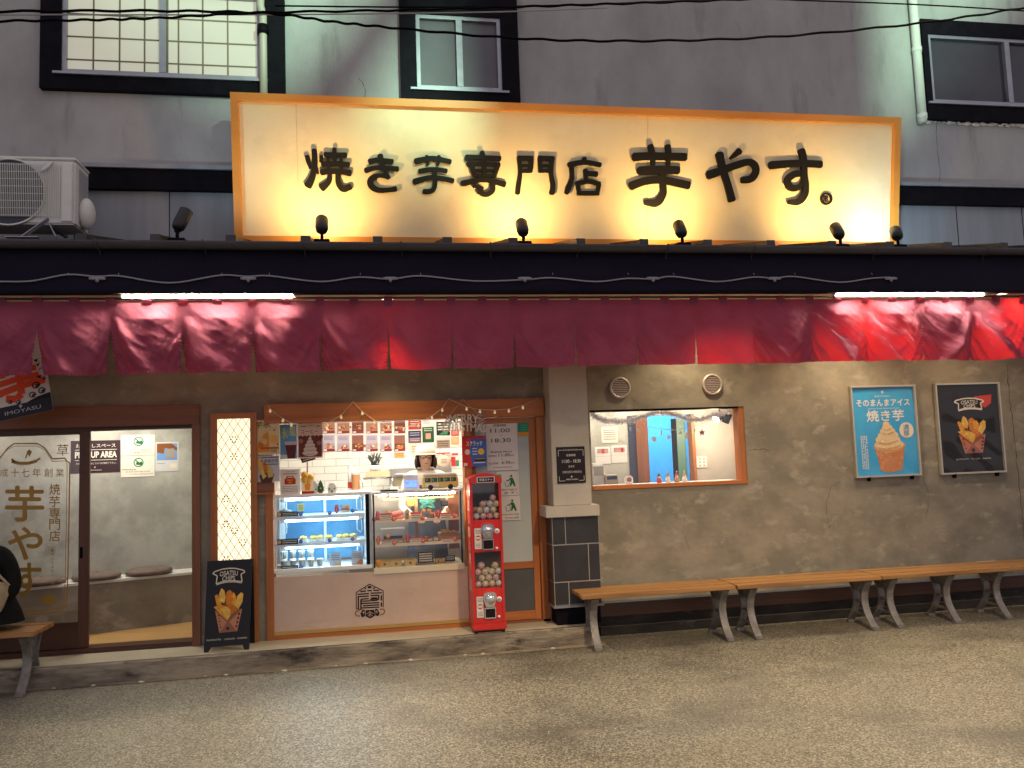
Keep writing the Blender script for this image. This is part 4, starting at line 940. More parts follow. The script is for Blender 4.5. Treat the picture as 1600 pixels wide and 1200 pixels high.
def ribbon_art(s, u0, v0, u1, v1, fill, ln):
    def q(pts): return [(u0+(u1-u0)*a, v0+(v1-v0)*b) for a, b in pts]
    s.poly(q([(.06,.18),(.3,.05),(.5,.02),(.7,.05),(.96,.20),(.86,.52),(.92,.92),(.5,.80),(.12,.95),(.16,.55)]), fill, 2)
    s.line(q([(.0,.30),(.06,.18),(.3,.05),(.5,.02),(.7,.05),(.96,.20),(1.0,.32),(.88,.42),(.92,.90)]), .02*(u1-u0)*1.8, ln, 3); s.line(q([(.0,.30),(.14,.45),(.12,.95),(.3,.84),(.5,.80),(.7,.83),(.92,.90)]), .02*(u1-u0)*1.8, ln, 3)
    s.line(q([(.12,1.02),(.3,.92),(.5,.88),(.7,.90),(.92,.98)]), .012*(u1-u0)*1.8, ln, 3)
    s.text('OSATSU', u0+(u1-u0)*.22, v0+(v1-v0)*.16, u0+(u1-u0)*.78, v0+(v1-v0)*.46, ln, 4, bold=.014, arc=.06*(v1-v0)); s.text('CHIPS', u0+(u1-u0)*.30, v0+(v1-v0)*.48, u0+(u1-u0)*.70, v0+(v1-v0)*.76, ln, 4, bold=.014, arc=.05*(v1-v0))
t, x0, x1, z0, z1 = poster_frame(1466, 598, 1567, 740, 'black framed poster of sweet potato chips in a paper cone', None, 0)
mb = MB(); s = sheet(mb, x0, x1, z0, z1, -.020, flat(26,23,23,.55)); w = flat(235,225,205)
s.poly([(.62,.14),(.90,.12),(.88,.22),(.78,.27),(.60,.22)], flat(220,60,35), 1.2); ribbon_art(s, .28,.155,.76,.30, flat(26,20,22), w); chips_art(s, .29,.36,.76,.79, flat(205,125,95), flat(165,95,75))
s.text('ROASTED BUTTER  -  CHOCOLATE  -  CINNAMON', .24,.845,.80,.860, w)
mb.build('printed_sheet', t); film(t, x0, x1, z0, z1, -.036, .016, 9)

# ================================================================= benches
def leg_frame(mb, x):
    def prof(pts, w, th):
        for (y0, z0), (y1, z1) in zip(pts, pts[1:]):
            mb.bar((x, y0, z0), (x, y1, z1), w, th, M_['bench_iron'], (1,0,0)) if False else None
        vs = []; fs = []
        for i, (y, z) in enumerate(pts):
            a, b = pts[max(i-1,0)], pts[min(i+1,len(pts)-1)]; d = Vector((0, b[0]-a[0], b[1]-a[1])).normalized(); nn = Vector((0, -d.z, d.y))
            for sx, sn_ in ((-1,-1),(1,-1),(1,1),(-1,1)): vs.append(Vector((x+sx*w/2, y, z))+nn*th/2*sn_)
        for i in range(len(pts)-1):
            for k in range(4): fs.append((i*4+k, i*4+(k+1)%4, i*4+4+(k+1)%4, i*4+4+k))
        fs += [(3,2,1,0), tuple(len(vs)-4+k for k in range(4))]
        mb.add(vs, fs, M_['bench_iron'])
    fr = []; bk = []
    for k in range(15):
        t = k/14; z = .012+.40*t; c = (t-.58); y = .060+.40*c*c*(1.0 if c < 0 else 1.25)
        fr.append((-y, z)); bk.append((y, z))
    prof(fr, .062, .016); prof(bk, .062, .016)
    mb.box(x-.033, x+.033, -.208, -.15, 0, .03, M_['bench_iron'], .006); mb.box(x-.033, x+.033, .15, .208, 0, .03, M_['bench_iron'], .006)
    mb.box(x-.033, x+.033, -.142, .142, .405, .42, M_['bench_iron'])
    # web between the two curved strips, with an opening at the waist and one near the feet
    for zz0, zz1 in ((.315,.405),(.20,.222),(.10,.118)):
        def yy(z): t = (z-.012)/.40; c = t-.58; return .060+.40*c*c*(1.0 if c < 0 else 1.25)
        n = 5; pts = [(-yy(zz0+(zz1-zz0)*k/n), zz0+(zz1-zz0)*k/n) for k in range(n+1)]+[(yy(zz1-(zz1-zz0)*k/n), zz1-(zz1-zz0)*k/n) for k in range(n+1)]
        mb.prismx(pts, x-.011, x+.011, M_['bench_iron'])
    mb.tube([(x-.012,0,.35),(x+.02,0,.35)], .02, M_['bench_iron'], 10)
def bench(x0, x1, legs, label, yc=-.39, z=.04, g='slatted benches along the wall'):
    t = thing('bench', label, 'bench', ((x0+x1)/2, yc, z), g); o = Vector(t.location)
    rr = random.Random(int(x0*100)); mb = MB()
    for k in range(4):
        y = yc-.20+.1005*k; dz = rr.uniform(-.0015,.0015); mb.box(x0, x1, y, y+.0975, z+.4225+dz, z+.456+dz, M_['bench_wood'], .004)
    mb.build('seat', t)
    for lx in legs:
        lb = MB(); leg_frame(lb, 0.0); lb.v = [q+Vector((lx, yc, z)) for q in lb.v]; lb.build('leg', t)
    return t
bench(1.655, 2.985, (1.78, 2.915), 'wooden bench on iron legs, the one beside the black tiled pillar', -.385)
bench(2.997, 4.325, (3.165, 4.235), 'wooden bench on iron legs, between the pillar bench and the pale one', -.395)
t = bench(4.337, 6.35, (4.485, 5.045, 5.55, 6.15), 'long paler wooden bench below the two posters', -.385)
bench(-4.1, -2.445, (-2.535, -3.9), 'wooden bench by the sliding door, with a person sitting on it', -.40)

# ================================================================= black board stand
T = thing('folding_board', 'black folding board advertising sweet potato chips in front of the lattice lamp', 'sign board', (-1.16, -.2, .197))
bb = flat(26,26,29,.5)
fl, fr_, ftl, ftr = G(319,1021,.16), G(390,1014,.16), P(325,877,.10), P(395,873,.10)
zt = .886
lx0, lx1 = -1.328, -.988; tx0, tx1 = -1.326, -.976; yb, yt = -.29, -.14
def bpnt(u, v, d=0): # v from 0 bottom to 1 top
    a = Vector((lx0,yb,.1975)).lerp(Vector((lx1,yb,.1975)), u); b = Vector((tx0,yt,zt)).lerp(Vector((tx1,yt,zt)), u); n_ = Vector((0,-(zt-.1975),(yt-yb))).normalized()
    return a.lerp(b, v)+n_*d
out = [(0,0),(.10,0),(.15,.055),(.85,.055),(.90,0),(1,0),(1,1),(0,1)]
mb = MB(); n = len(out)
mb.add([bpnt(u,v,0) for u,v in out]+[bpnt(u,v,-.018) for u,v in out], [tuple(range(n)), tuple(reversed(range(n,2*n)))]+[(i,(i+1)%n,(i+1)%n+n,i+n) for i in range(n)], bb)
mb.build('front_board', T)
mb = MB(); mb.box(-1.35,-1.0,0,0.001,0,.001,bb); mb = MB()
def rpnt(u, v, d=0):
    a = Vector((lx0+.012,-.055,.1975)).lerp(Vector((lx1+.012,-.055,.1975)), u); b = Vector((tx0+.002,yt+.022,zt-.005)).lerp(Vector((tx1+.002,yt+.022,zt-.005)), u); return a.lerp(b, v)+Vector((0,d,0))
mb.add([rpnt(u,v,0) for u,v in out]+[rpnt(u,v,.018) for u,v in out], [tuple(range(n)), tuple(reversed(range(n,2*n)))]+[(i,(i+1)%n,(i+1)%n+n,i+n) for i in range(n)], bb)
mb.build('rear_board', T)
mb = MB(); s = Print(mb, bpnt(0,1), bpnt(1,1)-bpnt(0,1), bpnt(0,0)-bpnt(0,1), (0,-1,.15)); w = flat(228,215,190)
ribbon_art(s, .13,.09,.84,.27, flat(24,24,28), w); chips_art(s, .18,.31,.82,.80, flat(196,130,95), flat(150,95,72)); s.text('ROASTED BUTTER   -   CHOCOLATE  -  CINNAMON', .05,.862,.92,.880, w)
mb.build('printed_art', T, fix=False)

# ================================================================= backlit lattice lamp
T = thing('lattice_lamp', 'tall backlit panel with a diamond lattice in a wooden frame', 'lamp', (-1.13, -.05, .2))
x0, x1, z0, z1 = rectP(328, 646, 402, 1000, -.06); z1 = P(365,645,-.06).z; z0 = .20
xi0, xi1 = P(339,760,-.06).x, P(391,760,-.06).x; zi1, zi0 = P(365,654,-.06).z, .55
mb = MB(); f = M_['wood_or_z']
mb.box(x0, xi0, -.045, -.0005, z0, z1, f, .003); mb.box(xi1, x1, -.045, -.0005, z0, z1, f, .003); mb.box(xi0, xi1, -.043, -.0005, zi1, z1, M_['wood_or']); mb.box(xi0, xi1, -.043, -.0005, z0, zi0, M_['wood_or']); mb.build('lamp_frame', T)
mb = MB(); mb.box(xi0, xi1, -.03, -.02, zi0, zi1, mat('lit_lamp_paper', (.9,.85,.7), .8, emis=(1,.84,.55), estr=.46, col2=(.8,.74,.6), nscale=3)); mb.build('lamp_panel', T)
mb = MB(); g = mat('brass_lattice', (.30,.17,.04), .45, metal=.2); wd = xi1-xi0; dx = wd/4.0; dzz = dx*1.62
k = -40
def clipline(xa, za, xb, zb):
    pts = []; n = 60; seg = None
    t0, t1 = 0.0, 1.0
    for p, q_ in ((-(xb-xa), xa-xi0), (xb-xa, xi1-xa), (-(zb-za), za-zi0), (zb-za, zi1-za)):
        if abs(p) < 1e-9:
            if q_ < 0: return None
        else:
            r_ = q_/p
            if p < 0: t0 = max(t0, r_)
            else: t1 = min(t1, r_)
    return None if t0 >= t1 else ((xa+(xb-xa)*t0, za+(zb-za)*t0), (xa+(xb-xa)*t1, za+(zb-za)*t1))
for k in range(-30, 40):
    for sg in (1, -1):
        zc = zi0+k*dzz; c_ = clipline(xi0-1, zc-sg*dzz/dx, xi1+1, zc+sg*(wd+1)*dzz/dx)
        if c_: (a, b), (c, d) = c_; mb.bar((a, -.033-.0012*(sg > 0), b), (c, -.033-.0012*(sg > 0), d), .003, .0062, g, (0,1,0))
fl_ = [(.62,.105),(.40,.19),(.72,.315),(.34,.40),(.62,.45),(.22,.525),(.52,.56),(.75,.62),(.36,.70),(.6,.8)]
for u, v in fl_:
    cx, cz = xi0+wd*round(u*4)/4, zi1-(zi1-z0)*v*.9
    for k in range(6):
        a = k*math.pi/3; mb.ball((cx+.024*math.cos(a), -.037, cz+.024*math.sin(a)), .0065, g, 8, 5, (1,.3,1))
mb.build('lattice', T)

# ================================================================= red capsule toy machine (two units high)
gq0, gq1 = G(741,994,.16), G(790,989,.16)
gy0 = -.31; gx0, gx1 = .800, 1.066; gd = .29
T = thing('capsule_machine', 'red two tier capsule toy machine beside the counter', 'vending machine', ((gx0+gx1)/2, gy0+gd/2, .197))
rd = M_['red_paint']; zt = 1.545
zB, zW0, zW1, zM, zU0, zU1 = .19, .575, .83, .865, 1.125, 1.44
mb = MB()
mb.box(gx0-.008, gx1+.008, gy0-.012, gy0+gd, .218, .275, rd, .008)                       # plinth
mb.box(gx0, gx0+.022, gy0, gy0+gd, .275, 1.465, rd, .003); mb.box(gx1-.022, gx1, gy0, gy0+gd, .275, 1.465, rd, .003)
mb.box(gx0+.022, gx1-.022, gy0+gd-.02, gy0+gd, .275, 1.465, rd)
for a, b in ((.275,.56),(.855,1.12)): mb.box(gx0+.022, gx1-.022, gy0+.004, gy0+gd-.02, a, b, rd, .003)
n = 12; top = [(gx0-.006,1.466),(gx0-.006,1.425),(gx1+.006,1.425),(gx1+.006,1.466)]+[(gx1+.006-(gx1-gx0+.012)*k/n, 1.466+.045*math.sin(math.pi*k/n)) for k in range(1, n)]
mb.prism(top, gy0-.01, gy0+gd, rd)
mb.build('cabinet', T)
for k, (a, b) in enumerate(((.56,.855),(1.12,1.425))):
    mb = MB(); mb.box(gx0+.022, gx1-.022, gy0+gd-.024, gy0+gd-.0205, a, b, mat('dark_liner', (.035,.012,.022), .5)); mb.build('chamber_liner', T)
    F = bpy.data.materials.get('clear_film').copy() if False else None
    mb = MB(); mb.box(gx0+.022, gx1-.022, gy0+.008, gy0+.0095, a, b, M_['clear']) if 'clear' in M_ else None
    if mb.v: mb.build('clear_window', T)
mb = MB(); s_ = sheet(mb, gx0+.06, gx1-.055, 1.430, 1.478, gy0-.014, flat(235,230,225), .003); s_.rect(.05,.1,.95,.9, flat(20,18,22), 1); s_.text('開運ガチャ', .14,.28,.86,.72, flat(235,235,230), 2, bold=.01); mb.build('name_plate', T)
for zc in (.438, .998):
    cx = (gx0+gx1)/2+.005; mb = MB(); o = Vector((cx, gy0, zc))
    mb.prism([(cx-.052,zc+.075),(cx-.055,zc+.04),(cx-.035,zc-.03),(cx+.035,zc-.03),(cx+.055,zc+.04),(cx+.052,zc+.075),(cx+.03,zc+.09),(cx-.03,zc+.09)], gy0-.022, gy0+.003, M_['chrome'])
    mb.lathe([(.0,.045),(.034,.042),(.040,.03),(.040,.0)], (cx, gy0-.02, zc+.035), M_['chrome'], axis=(0,-1,0), n=20); mb.box(cx-.042, cx+.042, gy0-.075, gy0-.045, zc+.028, zc+.046, M_['chrome'], .006); mb.build('coin_mechanism', T)
    mb = MB(); mb.box(cx-.048, cx+.048, gy0-.02, gy0+.003, zc-.125, zc-.035, M_['chrome'], .004); mb.box(cx-.04, cx+.04, gy0-.022, gy0-.0202, zc-.115, zc-.045, flat(28,10,12,.3)); mb.build('prize_flap', T)
    mb = MB(); mb.lathe([(.0,.008),(.02,.008),(.022,.004),(.022,0)], (gx1-.048, gy0+.004, zc+.025), M_['white_plastic'], axis=(0,-1,0), n=18); mb.lathe([(.012,.012),(.0,.014)], (gx1-.048, gy0+.004, zc+.025), M_['steel'], axis=(0,-1,0), n=12, caps=False); mb.build('lock', T)
    mb = MB(); mb.lathe([(.0,.012),(.010,.012),(.012,0)], (gx1-.055, gy0+.004, zc-.115), M_['white_plastic'], axis=(0,-1,0), n=12); mb.build('screw', T)
    mb = MB(); s_ = sheet(mb, gx0+.028, gx0+.085, zc-.115, zc+.055, gy0-.0005, flat(235,225,215), .002); s_.disc(.5,.47,.36, flat(200,40,35), 1); s_.rect(.2,.42,.8,.52, flat(240,230,220), 2); s_.lines(.15,.08,.85,3,.07, flat(120,80,70), 1, 3); s_.lines(.15,.75,.85,3,.07, flat(120,80,70), 1, 5); mb.build('price_card', T)
for x in (gx0+.02, gx1-.02):
    for y in (gy0+.015, gy0+gd-.03): mb = MB(); mb.lathe([(.016,.0),(.016,.026)], (x, y, .1975), M_['rubber'], n=12); mb.build('foot', T)
# stickers down the left side
mb = MB(); s_ = Print(mb, (gx0-.0005, gy0+gd, 1.41), (0,-gd,0), (0,0,-1.05), (-1,0,0))
for k in range(9): s_.rect(.35,.02+.105*k,.75,.10+.105*k, flat(240,200,190) if k % 2 else flat(225,120,110), 1); s_.lines(.40,.035+.105*k,.70,3,.018, flat(200,40,40), 2, k)
mb.build('side_sticker', T, fix=False)
# capsules
caps_c = [('pale pink',(.62,.34,.33)),('cream',(.60,.46,.28)),('pearl white',(.60,.56,.52)),('dusky mauve',(.42,.30,.36)),('salmon pink',(.62,.22,.20))]
protos = {}
for nm, c in caps_c:
    pass
def capsule(o, k, ch, r=.0285):
    nm, c = caps_c[k]
    lab = '%s capsule toy ball in the %s chamber of the red machine' % (nm, ch); g = 'capsule balls in the red machine'
    if k not in protos:
        mb = MB(); mb.ball((0,0,0), r, mat('capsule_'+nm.replace(' ', '_'), c, .25, coat=.5, col2=tuple(q*.7 for q in c), nscale=30, ramp=(.45,.55)), 16, 10)
        mb.lathe([(r*1.0,-.0015),(r*1.035,-.001),(r*1.035,.001),(r*1.0,.0015)], (0,0,0), M_['white_plastic'], n=16, caps=False)
        ob = mb.build('capsule_ball'); protos[k] = ob
    else: ob = protos[k].copy(); C.objects.link(ob)
    ob.location = o; ob.rotation_euler = (rnd.uniform(0,3), rnd.uniform(0,3), 0); tag(ob, lab, 'capsule', g); return ob
for ch, zf, seq in (('upper', 1.12, [2,0,4,1,3,0, 0,1,2,1,0,3, 2,1,0,2,1,0, 1,0,2,3,1,0, 0,2]), ('lower', .56, [0,1,1,2,3,0, 2,1,1,0,2,1, 1,2,0,1,1,2, 2,1,1,0,1,2, 1,1])):
    i = 0
    for row in range(4):
        for dep in (0, 1):
            nn = 4 if (row+dep) % 2 == 0 else 3
            for k in range(nn):
                if row == 3 and (dep == 1 or k not in ((2,) if ch == 'upper' else (0, 2))): continue
                if row == 2 and ch == 'upper' and k == 0: continue
                off = 0 if nn == 4 else .0295
                x = gx0+.022+.031+off+k*.0575+rnd.uniform(-.002,.002); y = gy0+.04+dep*.057+rnd.uniform(-.002,.002); z = zf+.0295+row*.050
                capsule((x, y, z), seq[i % len(seq)], ch); i += 1

# ================================================================= cloth banner at the far left
T = thing('hanging_banner', 'white hanging banner with an orange character and black waves', 'banner', (-2.75,-.42,2.35))
bo = P(-70, 575, -.42); 
bq = [P(-62,563,-.42), P(66,537,-.42), P(83,642,-.42), P(-45,668,-.42)]
bU = (bq[1]-bq[0]); bV = (bq[3]-bq[0])
wcl = mat('white_banner_cloth', (.60,.56,.50), .85, col2=(.54,.50,.44), nscale=6)
mb = MB(); s = Print(mb, bq[0]-bV*.35, bU, bV*1.35, (0,-1,0)); s.poly([(0,0),(0,1),(1,1),(1,0)], wcl, 0)
N_ = Vector((0,1,0))*.006; mb.add([s.pt(0,0,0)+N_, s.pt(0,1,0)+N_, s.pt(1,1,0)+N_, s.pt(1,0,0)+N_], [(3,2,1,0)], wcl)
og = flat(225,75,25); ik = flat(24,20,28)
s.rect(0,.86,1,1, flat(40,40,50), 1); s.text('IMOYASU', .42,.915,.86,.955, flat(190,190,195), 3); s.disc(.62,.885,.02, flat(190,190,195), 3)
for p, w_ in (([(.28,.52),(.55,.50),(.88,.50)],.08),([(.30,.62),(.6,.59),(.90,.585)],.08),([(.20,.76),(.45,.70),(.70,.665),(.96,.655)],.09),([(.66,.50),(.66,.66),(.655,.76),(.58,.80),(.46,.775)],.09),([(.46,.44),(.46,.55)],.07),([(.74,.44),(.74,.55)],.07)): s.line(p, w_, og, 2)
r_ = random.Random(5)
for cx, cy, rr in ((.84,.70,.10),(.90,.77,.09),(.78,.795,.085),(.60,.84,.06),(.50,.82,.055),(.95,.64,.05),(.33,.83,.08),(.2,.80,.08)):
    for q_, (ox_, oy_) in ((.85,(0,0)),(.42,(rr*.2,.01))): s.line([(cx+ox_+rr*.62*q_*math.cos(a_*.55)*(1-a_*.045), cy+oy_-rr*.5*q_*math.sin(a_*.55)*(1-a_*.045)) for a_ in range(14)], rr*.16, ik, 3)
s.poly([(.86,.60),(.93,.595),(.91,.635)], ik, 3); s.poly([(.84,.82),(1.0,.80),(1.0,.86),(.70,.86)], ik, 3)
for k in range(3): s.poly([(.86+.03*k,.42+.05*k),(.92+.02*k,.41+.05*k),(.90,.45+.05*k)], ik, 3)
mb.build('banner_cloth', T, fix=False)
mb = MB(); a_, b_ = s.pt(-.03,0,0), s.pt(1.03,0,0); mb.tube([a_, b_], .008, M_['wood_dk'], 8); mb.tube([a_.lerp(b_,.5), Vector((a_.lerp(b_,.5).x, -.42, 2.965))], .003, M_['wire'], 6); mb.tube([a_, Vector((a_.x+.15,-.42,2.965))], .003, M_['wire'], 6); mb.build('hanging_rod', T)
# ================================================================= glazed cases and what stands in them
def at(px, py, Y): return P(px, py, Y)
led = mat('lit_cold_tube', (.9,.95,1), .4, emis=(.55,.84,1.0), estr=16.0)
shelf_w = mat('white_shelf', (.70,.76,.80), .4)
def case_dims(px0, px1, py_top, py_bot, Y):
    a, b = P(px0, 830, Y).x, P(px1, 830, Y).x; return a, b, P((px0+px1)/2, py_bot, Y).z, P((px0+px1)/2, py_top, Y).z
# ---- cold case
cy0, cy1 = .035, .50
cx0, cx1, cz0, cz1 = case_dims(424, 581, 771, 892, cy0)
T = thing('refrigerated_case', 'glazed cold case with bluish white light on the left of the counter', 'display case', ((cx0+cx1)/2, .27, cz0))
st = M_['steel']; mb = MB()
mb.box(cx0, cx1, cy0-.012, cy1, cz0, cz0+.03, M_['white_plastic'], .003); mb.box(cx0, cx1, cy0-.005, cy1, cz1-.022, cz1, M_['wood_pale'] if 'wood_pale' in M_ else M_['white_plastic'], .003)
for x in (cx0, cx1-.018): mb.box(x, x+.018, cy0, cy0+.02, cz0+.03, cz1-.022, st); mb.box(x, x+.018, cy1-.02, cy1, cz0+.03, cz1-.022, st)
mb.box(cx1-.05, cx1-.0185, cy0+.004, cy0+.02, cz0+.03, cz1-.022, M_['black']); mb.build('case_frame', T)
bd = mat('back_sliding_glass', (.06,.20,.38), .2, col2=(.10,.28,.46), nscale=3)
mb = MB(); xm = (cx0+cx1)/2
mb.box(cx0+.07, xm-.01, cy1-.012, cy1-.008, cz0+.05, cz1-.05, bd); mb.box(xm+.012, cx1-.07, cy1-.012, cy1-.008, cz0+.05, cz1-.05, bd)
mb.box(cx0+.02, cx0+.07, cy1-.02, cy1-.005, cz0+.03, cz1-.03, shelf_w); mb.box(cx1-.07, cx1-.02, cy1-.02, cy1-.005, cz0+.03, cz1-.03, shelf_w); mb.box(xm-.01, xm+.012, cy1-.022, cy1-.005, cz0+.03, cz1-.03, shelf_w); mb.build('rear_doors', T)
mb = MB(); mb.box(cx0+.018, cx1-.05, cy0+.006, cy0+.009, cz0+.03, cz1-.022, M_['clear']); mb.box(cx0+.004, cx0+.007, cy0+.02, cy1-.02, cz0+.03, cz1-.022, M_['clear']); mb.build('front_glass', T)
zs1, zs2 = P(497, 805, cy0+.05).z, P(497, 847, cy0+.05).z
for z in (zs1, zs2):
    mb = MB(); mb.box(cx0+.022, cx1-.055, cy0+.045, cy1-.03, z-.012, z, shelf_w, .002); mb.box(cx0+.022, cx1-.055, cy0+.036, cy0+.044, z-.030, z+.004, shelf_w, .002); mb.build('glass_shelf', T)
for z in (cz1-.045, zs1-.04, zs2-.04):
    mb = MB(); mb.tube([(cx0+.10,cy0+.11,z),(cx1-.11,cy0+.11,z)], .011, led, 10); mb.build('light_tube', T)
    mb = MB()
    for x, sg in ((cx0+.085, -1), (cx1-.095, 1)):
        mb.tube([(x,cy0+.11,z),(x+.03*sg*.3,cy0+.10,z-.03),(x+.035*sg*.3,cy0+.10,z-.10),(x+.0*sg,cy0+.10,z-.125),(x-.03*sg,cy0+.10,z-.10),(x-.03*sg,cy0+.10,z-.02)], .004, M_['white_plastic'], 6); mb.lathe([(.016,-.02),(.016,.02)], (x,cy0+.11,z), M_['white_plastic'], axis=(1,0,0), n=10)
    mb.build('tube_lead', T)
fz = cz0+.03
dk = flat(32,28,26); bl = flat(25,80,190); rdd = flat(205,40,45); ye = flat(245,180,40); og2 = flat(240,95,35); cream = flat(240,225,195)
def card(name, label, px0, py0, px1, py1, Y, bg, art=None, cat='price card', group=None, tilt=0):
    mb = MB(); s = sheetP(mb, px0, py0, px1, py1, Y, bg, .003)
    if art: art(s)
    return tag(mb.build(name), label, cat, group)
def strip_art(txt=None):
    def f(s):
        s.disc(.10,.5,.09, flat(214,150,85), 1); s.text(txt, .26,.25,.95,.75, flat(230,225,215), 2) if txt else s.lines(.26,.25,.95,2,.34, flat(220,215,205), 2, 3)
    return f
def rows_art(m, n=4, seed=1): return lambda s: s.lines(.12,.18,.88,n,.7/n, m, 1, seed)
card('price_strip', 'black price strip at the front left of the top shelf in the cold case', 433, 800, 466, 807, cy0+.03, dk, strip_art())
card('price_strip', 'black price strip at the front left of the middle shelf in the cold case', 433, 842, 466, 851, cy0+.03, dk, strip_art())
card('price_strip', 'black price strip in front of the cups in the cold case', 433, 884, 466, 892, cy0+.03, dk, strip_art())
DISC = None
def price_disc(px, py, Y, m, label, group, r=.017):
    o = P(px, py, Y); mb = MB(); mb.lathe([(.0,.003),(r,.003),(r,0)], (0,0,0), m, axis=(0,-1,0), n=20)
    s = Print(mb, (-r,-.0032,r), (2*r,0,0), (0,0,-2*r), (0,-1,0)); s.rect(.28,.42,.72,.56, flat(235,235,235), 1)
    ob = mb.build('price_disc', fix=False); ob.location = o; return tag(ob, label, 'price tag', group)
for px, py, w_ in ((470,803,'top shelf beside the black strip'),(515,801,'top shelf left of the red oval card'),(551,798,'top shelf at the right end'),(470,846,'middle shelf beside the black strip'),(515,844,'middle shelf under the yellow cakes'),(551,842,'middle shelf at the right end'),(470,886,'bottom shelf beside the cups')):
    price_disc(px, py, cy0+.028, bl, 'blue round price tag in the cold case, '+w_, 'blue price tags in the cold case', .0165)
def oval_card(px, py, Y, m, label, h=.075, w=.036, txt='さつま芋'):
    o = P(px, py, Y); mb = MB(); mb.lathe([(.0,.003),(h/2,.003),(h/2,0)], o, m, axis=(0,-1,0), n=28, sy=1); 
    for k, q in enumerate(mb.v): mb.v[k] = Vector((o.x+(q.x-o.x)*w/h*1.0, q.y, q.z))
    s = Print(mb, (o.x-w/2, o.y-.0032, o.z+h/2), (w,0,0), (0,0,-h), (0,-1,0))
    for k, ch in enumerate(txt): s.text(ch, .34,.14+.185*k,.66,.30+.185*k, flat(245,230,215), 1)
    return tag(mb.build('flavour_card', fix=False), label, 'sign')
oval_card(526, 795, cy0+.05, rdd, 'red oval card on the top shelf of the cold case')
card('menu_card', 'small white and red card beside the red oval in the cold case', 533, 789, 546, 801, cy0+.06, cream, lambda s: (s.rect(0,.45,1,.62,rdd,1), s.disc(.75,.2,.2,ye,2), s.disc(.25,.2,.2,flat(240,240,240),2)))
card('menu_card', 'small yellow card on the top shelf of the cold case', 465, 787, 475, 799, cy0+.07, flat(240,235,150), rows_art(flat(120,140,60), 3))
o = P(446, 800, cy0+.12); o.z = zs1
mb = MB(); mb.lathe([(.02,0),(.045,.012),(.055,.035),(.05,.05),(.03,.055)], o, mat('grey_bowl', (.16,.17,.18), .35), n=20); mb.lathe([(.0,.056),(.026,.060),(.0,.074)], o, M_['steel'], n=16); tag(mb.build('lidded_bowl'), 'dark lidded bowl on the top shelf of the cold case', 'bowl')
cake_y, cake_w = mat('yellow_cake', (.60,.46,.10), .6, col2=(.50,.34,.06), nscale=30), mat('white_tray', (.72,.72,.70), .4)
for k, px in enumerate((474, 490, 500, 514, 531, 541, 552)):
    o = P(px, 846-.055*(px-470), cy0+.13); o.z = zs2
    mb = MB(); mb.lathe([(.030,0),(.040,.022),(.0,.022)], o, cake_w, n=16); mb.ball(o+Vector((0,0,.030)), .034, cake_y, 12, 7, (1,1,.72))
    for q in range(3): mb.ball(o+Vector((rnd.uniform(-.015,.015), -.01, .055)), .006, flat(90,130,60), 6, 4)
    tag(mb.build('yellow_cake'), 'round yellow cake in a white cup on the middle shelf of the cold case', 'cake', 'yellow cakes in the cold case')
cup_b = mat('dark_dessert_cup', (.16,.14,.12), .3, col2=(.34,.32,.28), nscale=18, stretch=(3,3,.3)); pc = None
for row in range(2):
    for k in range(4):
        o = P(444+14*k, 888-.9*k, cy0+.10+.09*row); o.z = fz
        for lv in range(2):
            if row == 0 and lv == 1: continue
            if pc is None:
                mb = MB(); mb.lathe([(.021,0),(.027,.055),(.027,.058)], (0,0,0), cup_b, n=16); mb.lathe([(.029,.058),(.029,.064),(.0,.066)], (0,0,0), M_['white_plastic'], n=16); ob = mb.build('dessert_cup'); pc = ob
            else: ob = pc.copy(); C.objects.link(ob)
            ob.location = o+Vector((0,0,lv*.067)); tag(ob, 'dark dessert cup with a white lid at the bottom of the cold case', 'cup', 'dessert cups in the cold case')
o = P(500, 884, cy0+.10); o.z = fz; ob = pc.copy(); C.objects.link(ob); ob.location = o; tag(ob, 'single dessert cup right of the others at the bottom of the cold case', 'cup', 'dessert cups in the cold case')
def photo_card(a, b): return lambda s: (s.rect(0,.82,1,1,rdd,1), s.lines(.12,.15,.88,3,.12, flat(120,120,130),1,4), s.disc(.68,.75,.22,a,2), s.disc(.8,.62,.14,b,3))
card('menu_card', 'grey menu card standing at the bottom centre of the cold case', 515, 864, 533, 889, cy0+.06, flat(190,200,215), photo_card(flat(230,200,110), flat(200,170,140)))
card('menu_card', 'grey menu card at the bottom right corner of the cold case', 549, 861, 567, 886, cy0+.06, flat(190,195,205), photo_card(flat(225,130,60), flat(200,120,70)))
# ---- warm case
wx0_, wx1_, wz0_, wz1_ = case_dims(583, 723, 767, 884, .02); wy0, wy1 = .02, .46
T = thing('warm_case', 'glazed case with wooden trays on the right of the counter', 'display case', ((wx0_+wx1_)/2, .25, wz0_))
mb = MB(); mb.box(wx0_-.002, wx1_+.002, wy0-.03, wy1, wz0_-.05, wz0_, mat('cream_ledge', (.66,.58,.40), .4), .003); mb.box(wx0_, wx1_, wy0+.03, wy1, wz1_-.014, wz1_, st, .002)
for x in (wx0_, wx1_-.014): mb.box(x, x+.014, wy0+.03, wy0+.045, wz0_, wz1_-.014, M_['black']); mb.box(x, x+.014, wy1-.02, wy1, wz0_, wz1_-.014, st)
mb.build('case_frame', T)
gl_pts = [(wy0, wz0_), (wy0, wz1_-.05), (wy0+.008, wz1_-.028), (wy0+.022, wz1_-.014), (wy0+.05, wz1_-.006)]
mb = MB(); n = len(gl_pts)
mb.add([(x, y, z) for x in (wx0_+.002, wx1_-.002) for y, z in gl_pts], [(k, k+1, n+k+1, n+k) for k in range(n-1)], M_['clear'], True); mb.build('curved_glass', T)
ws1, ws2 = P(652, 812, .06).z, P(652, 848, .06).z
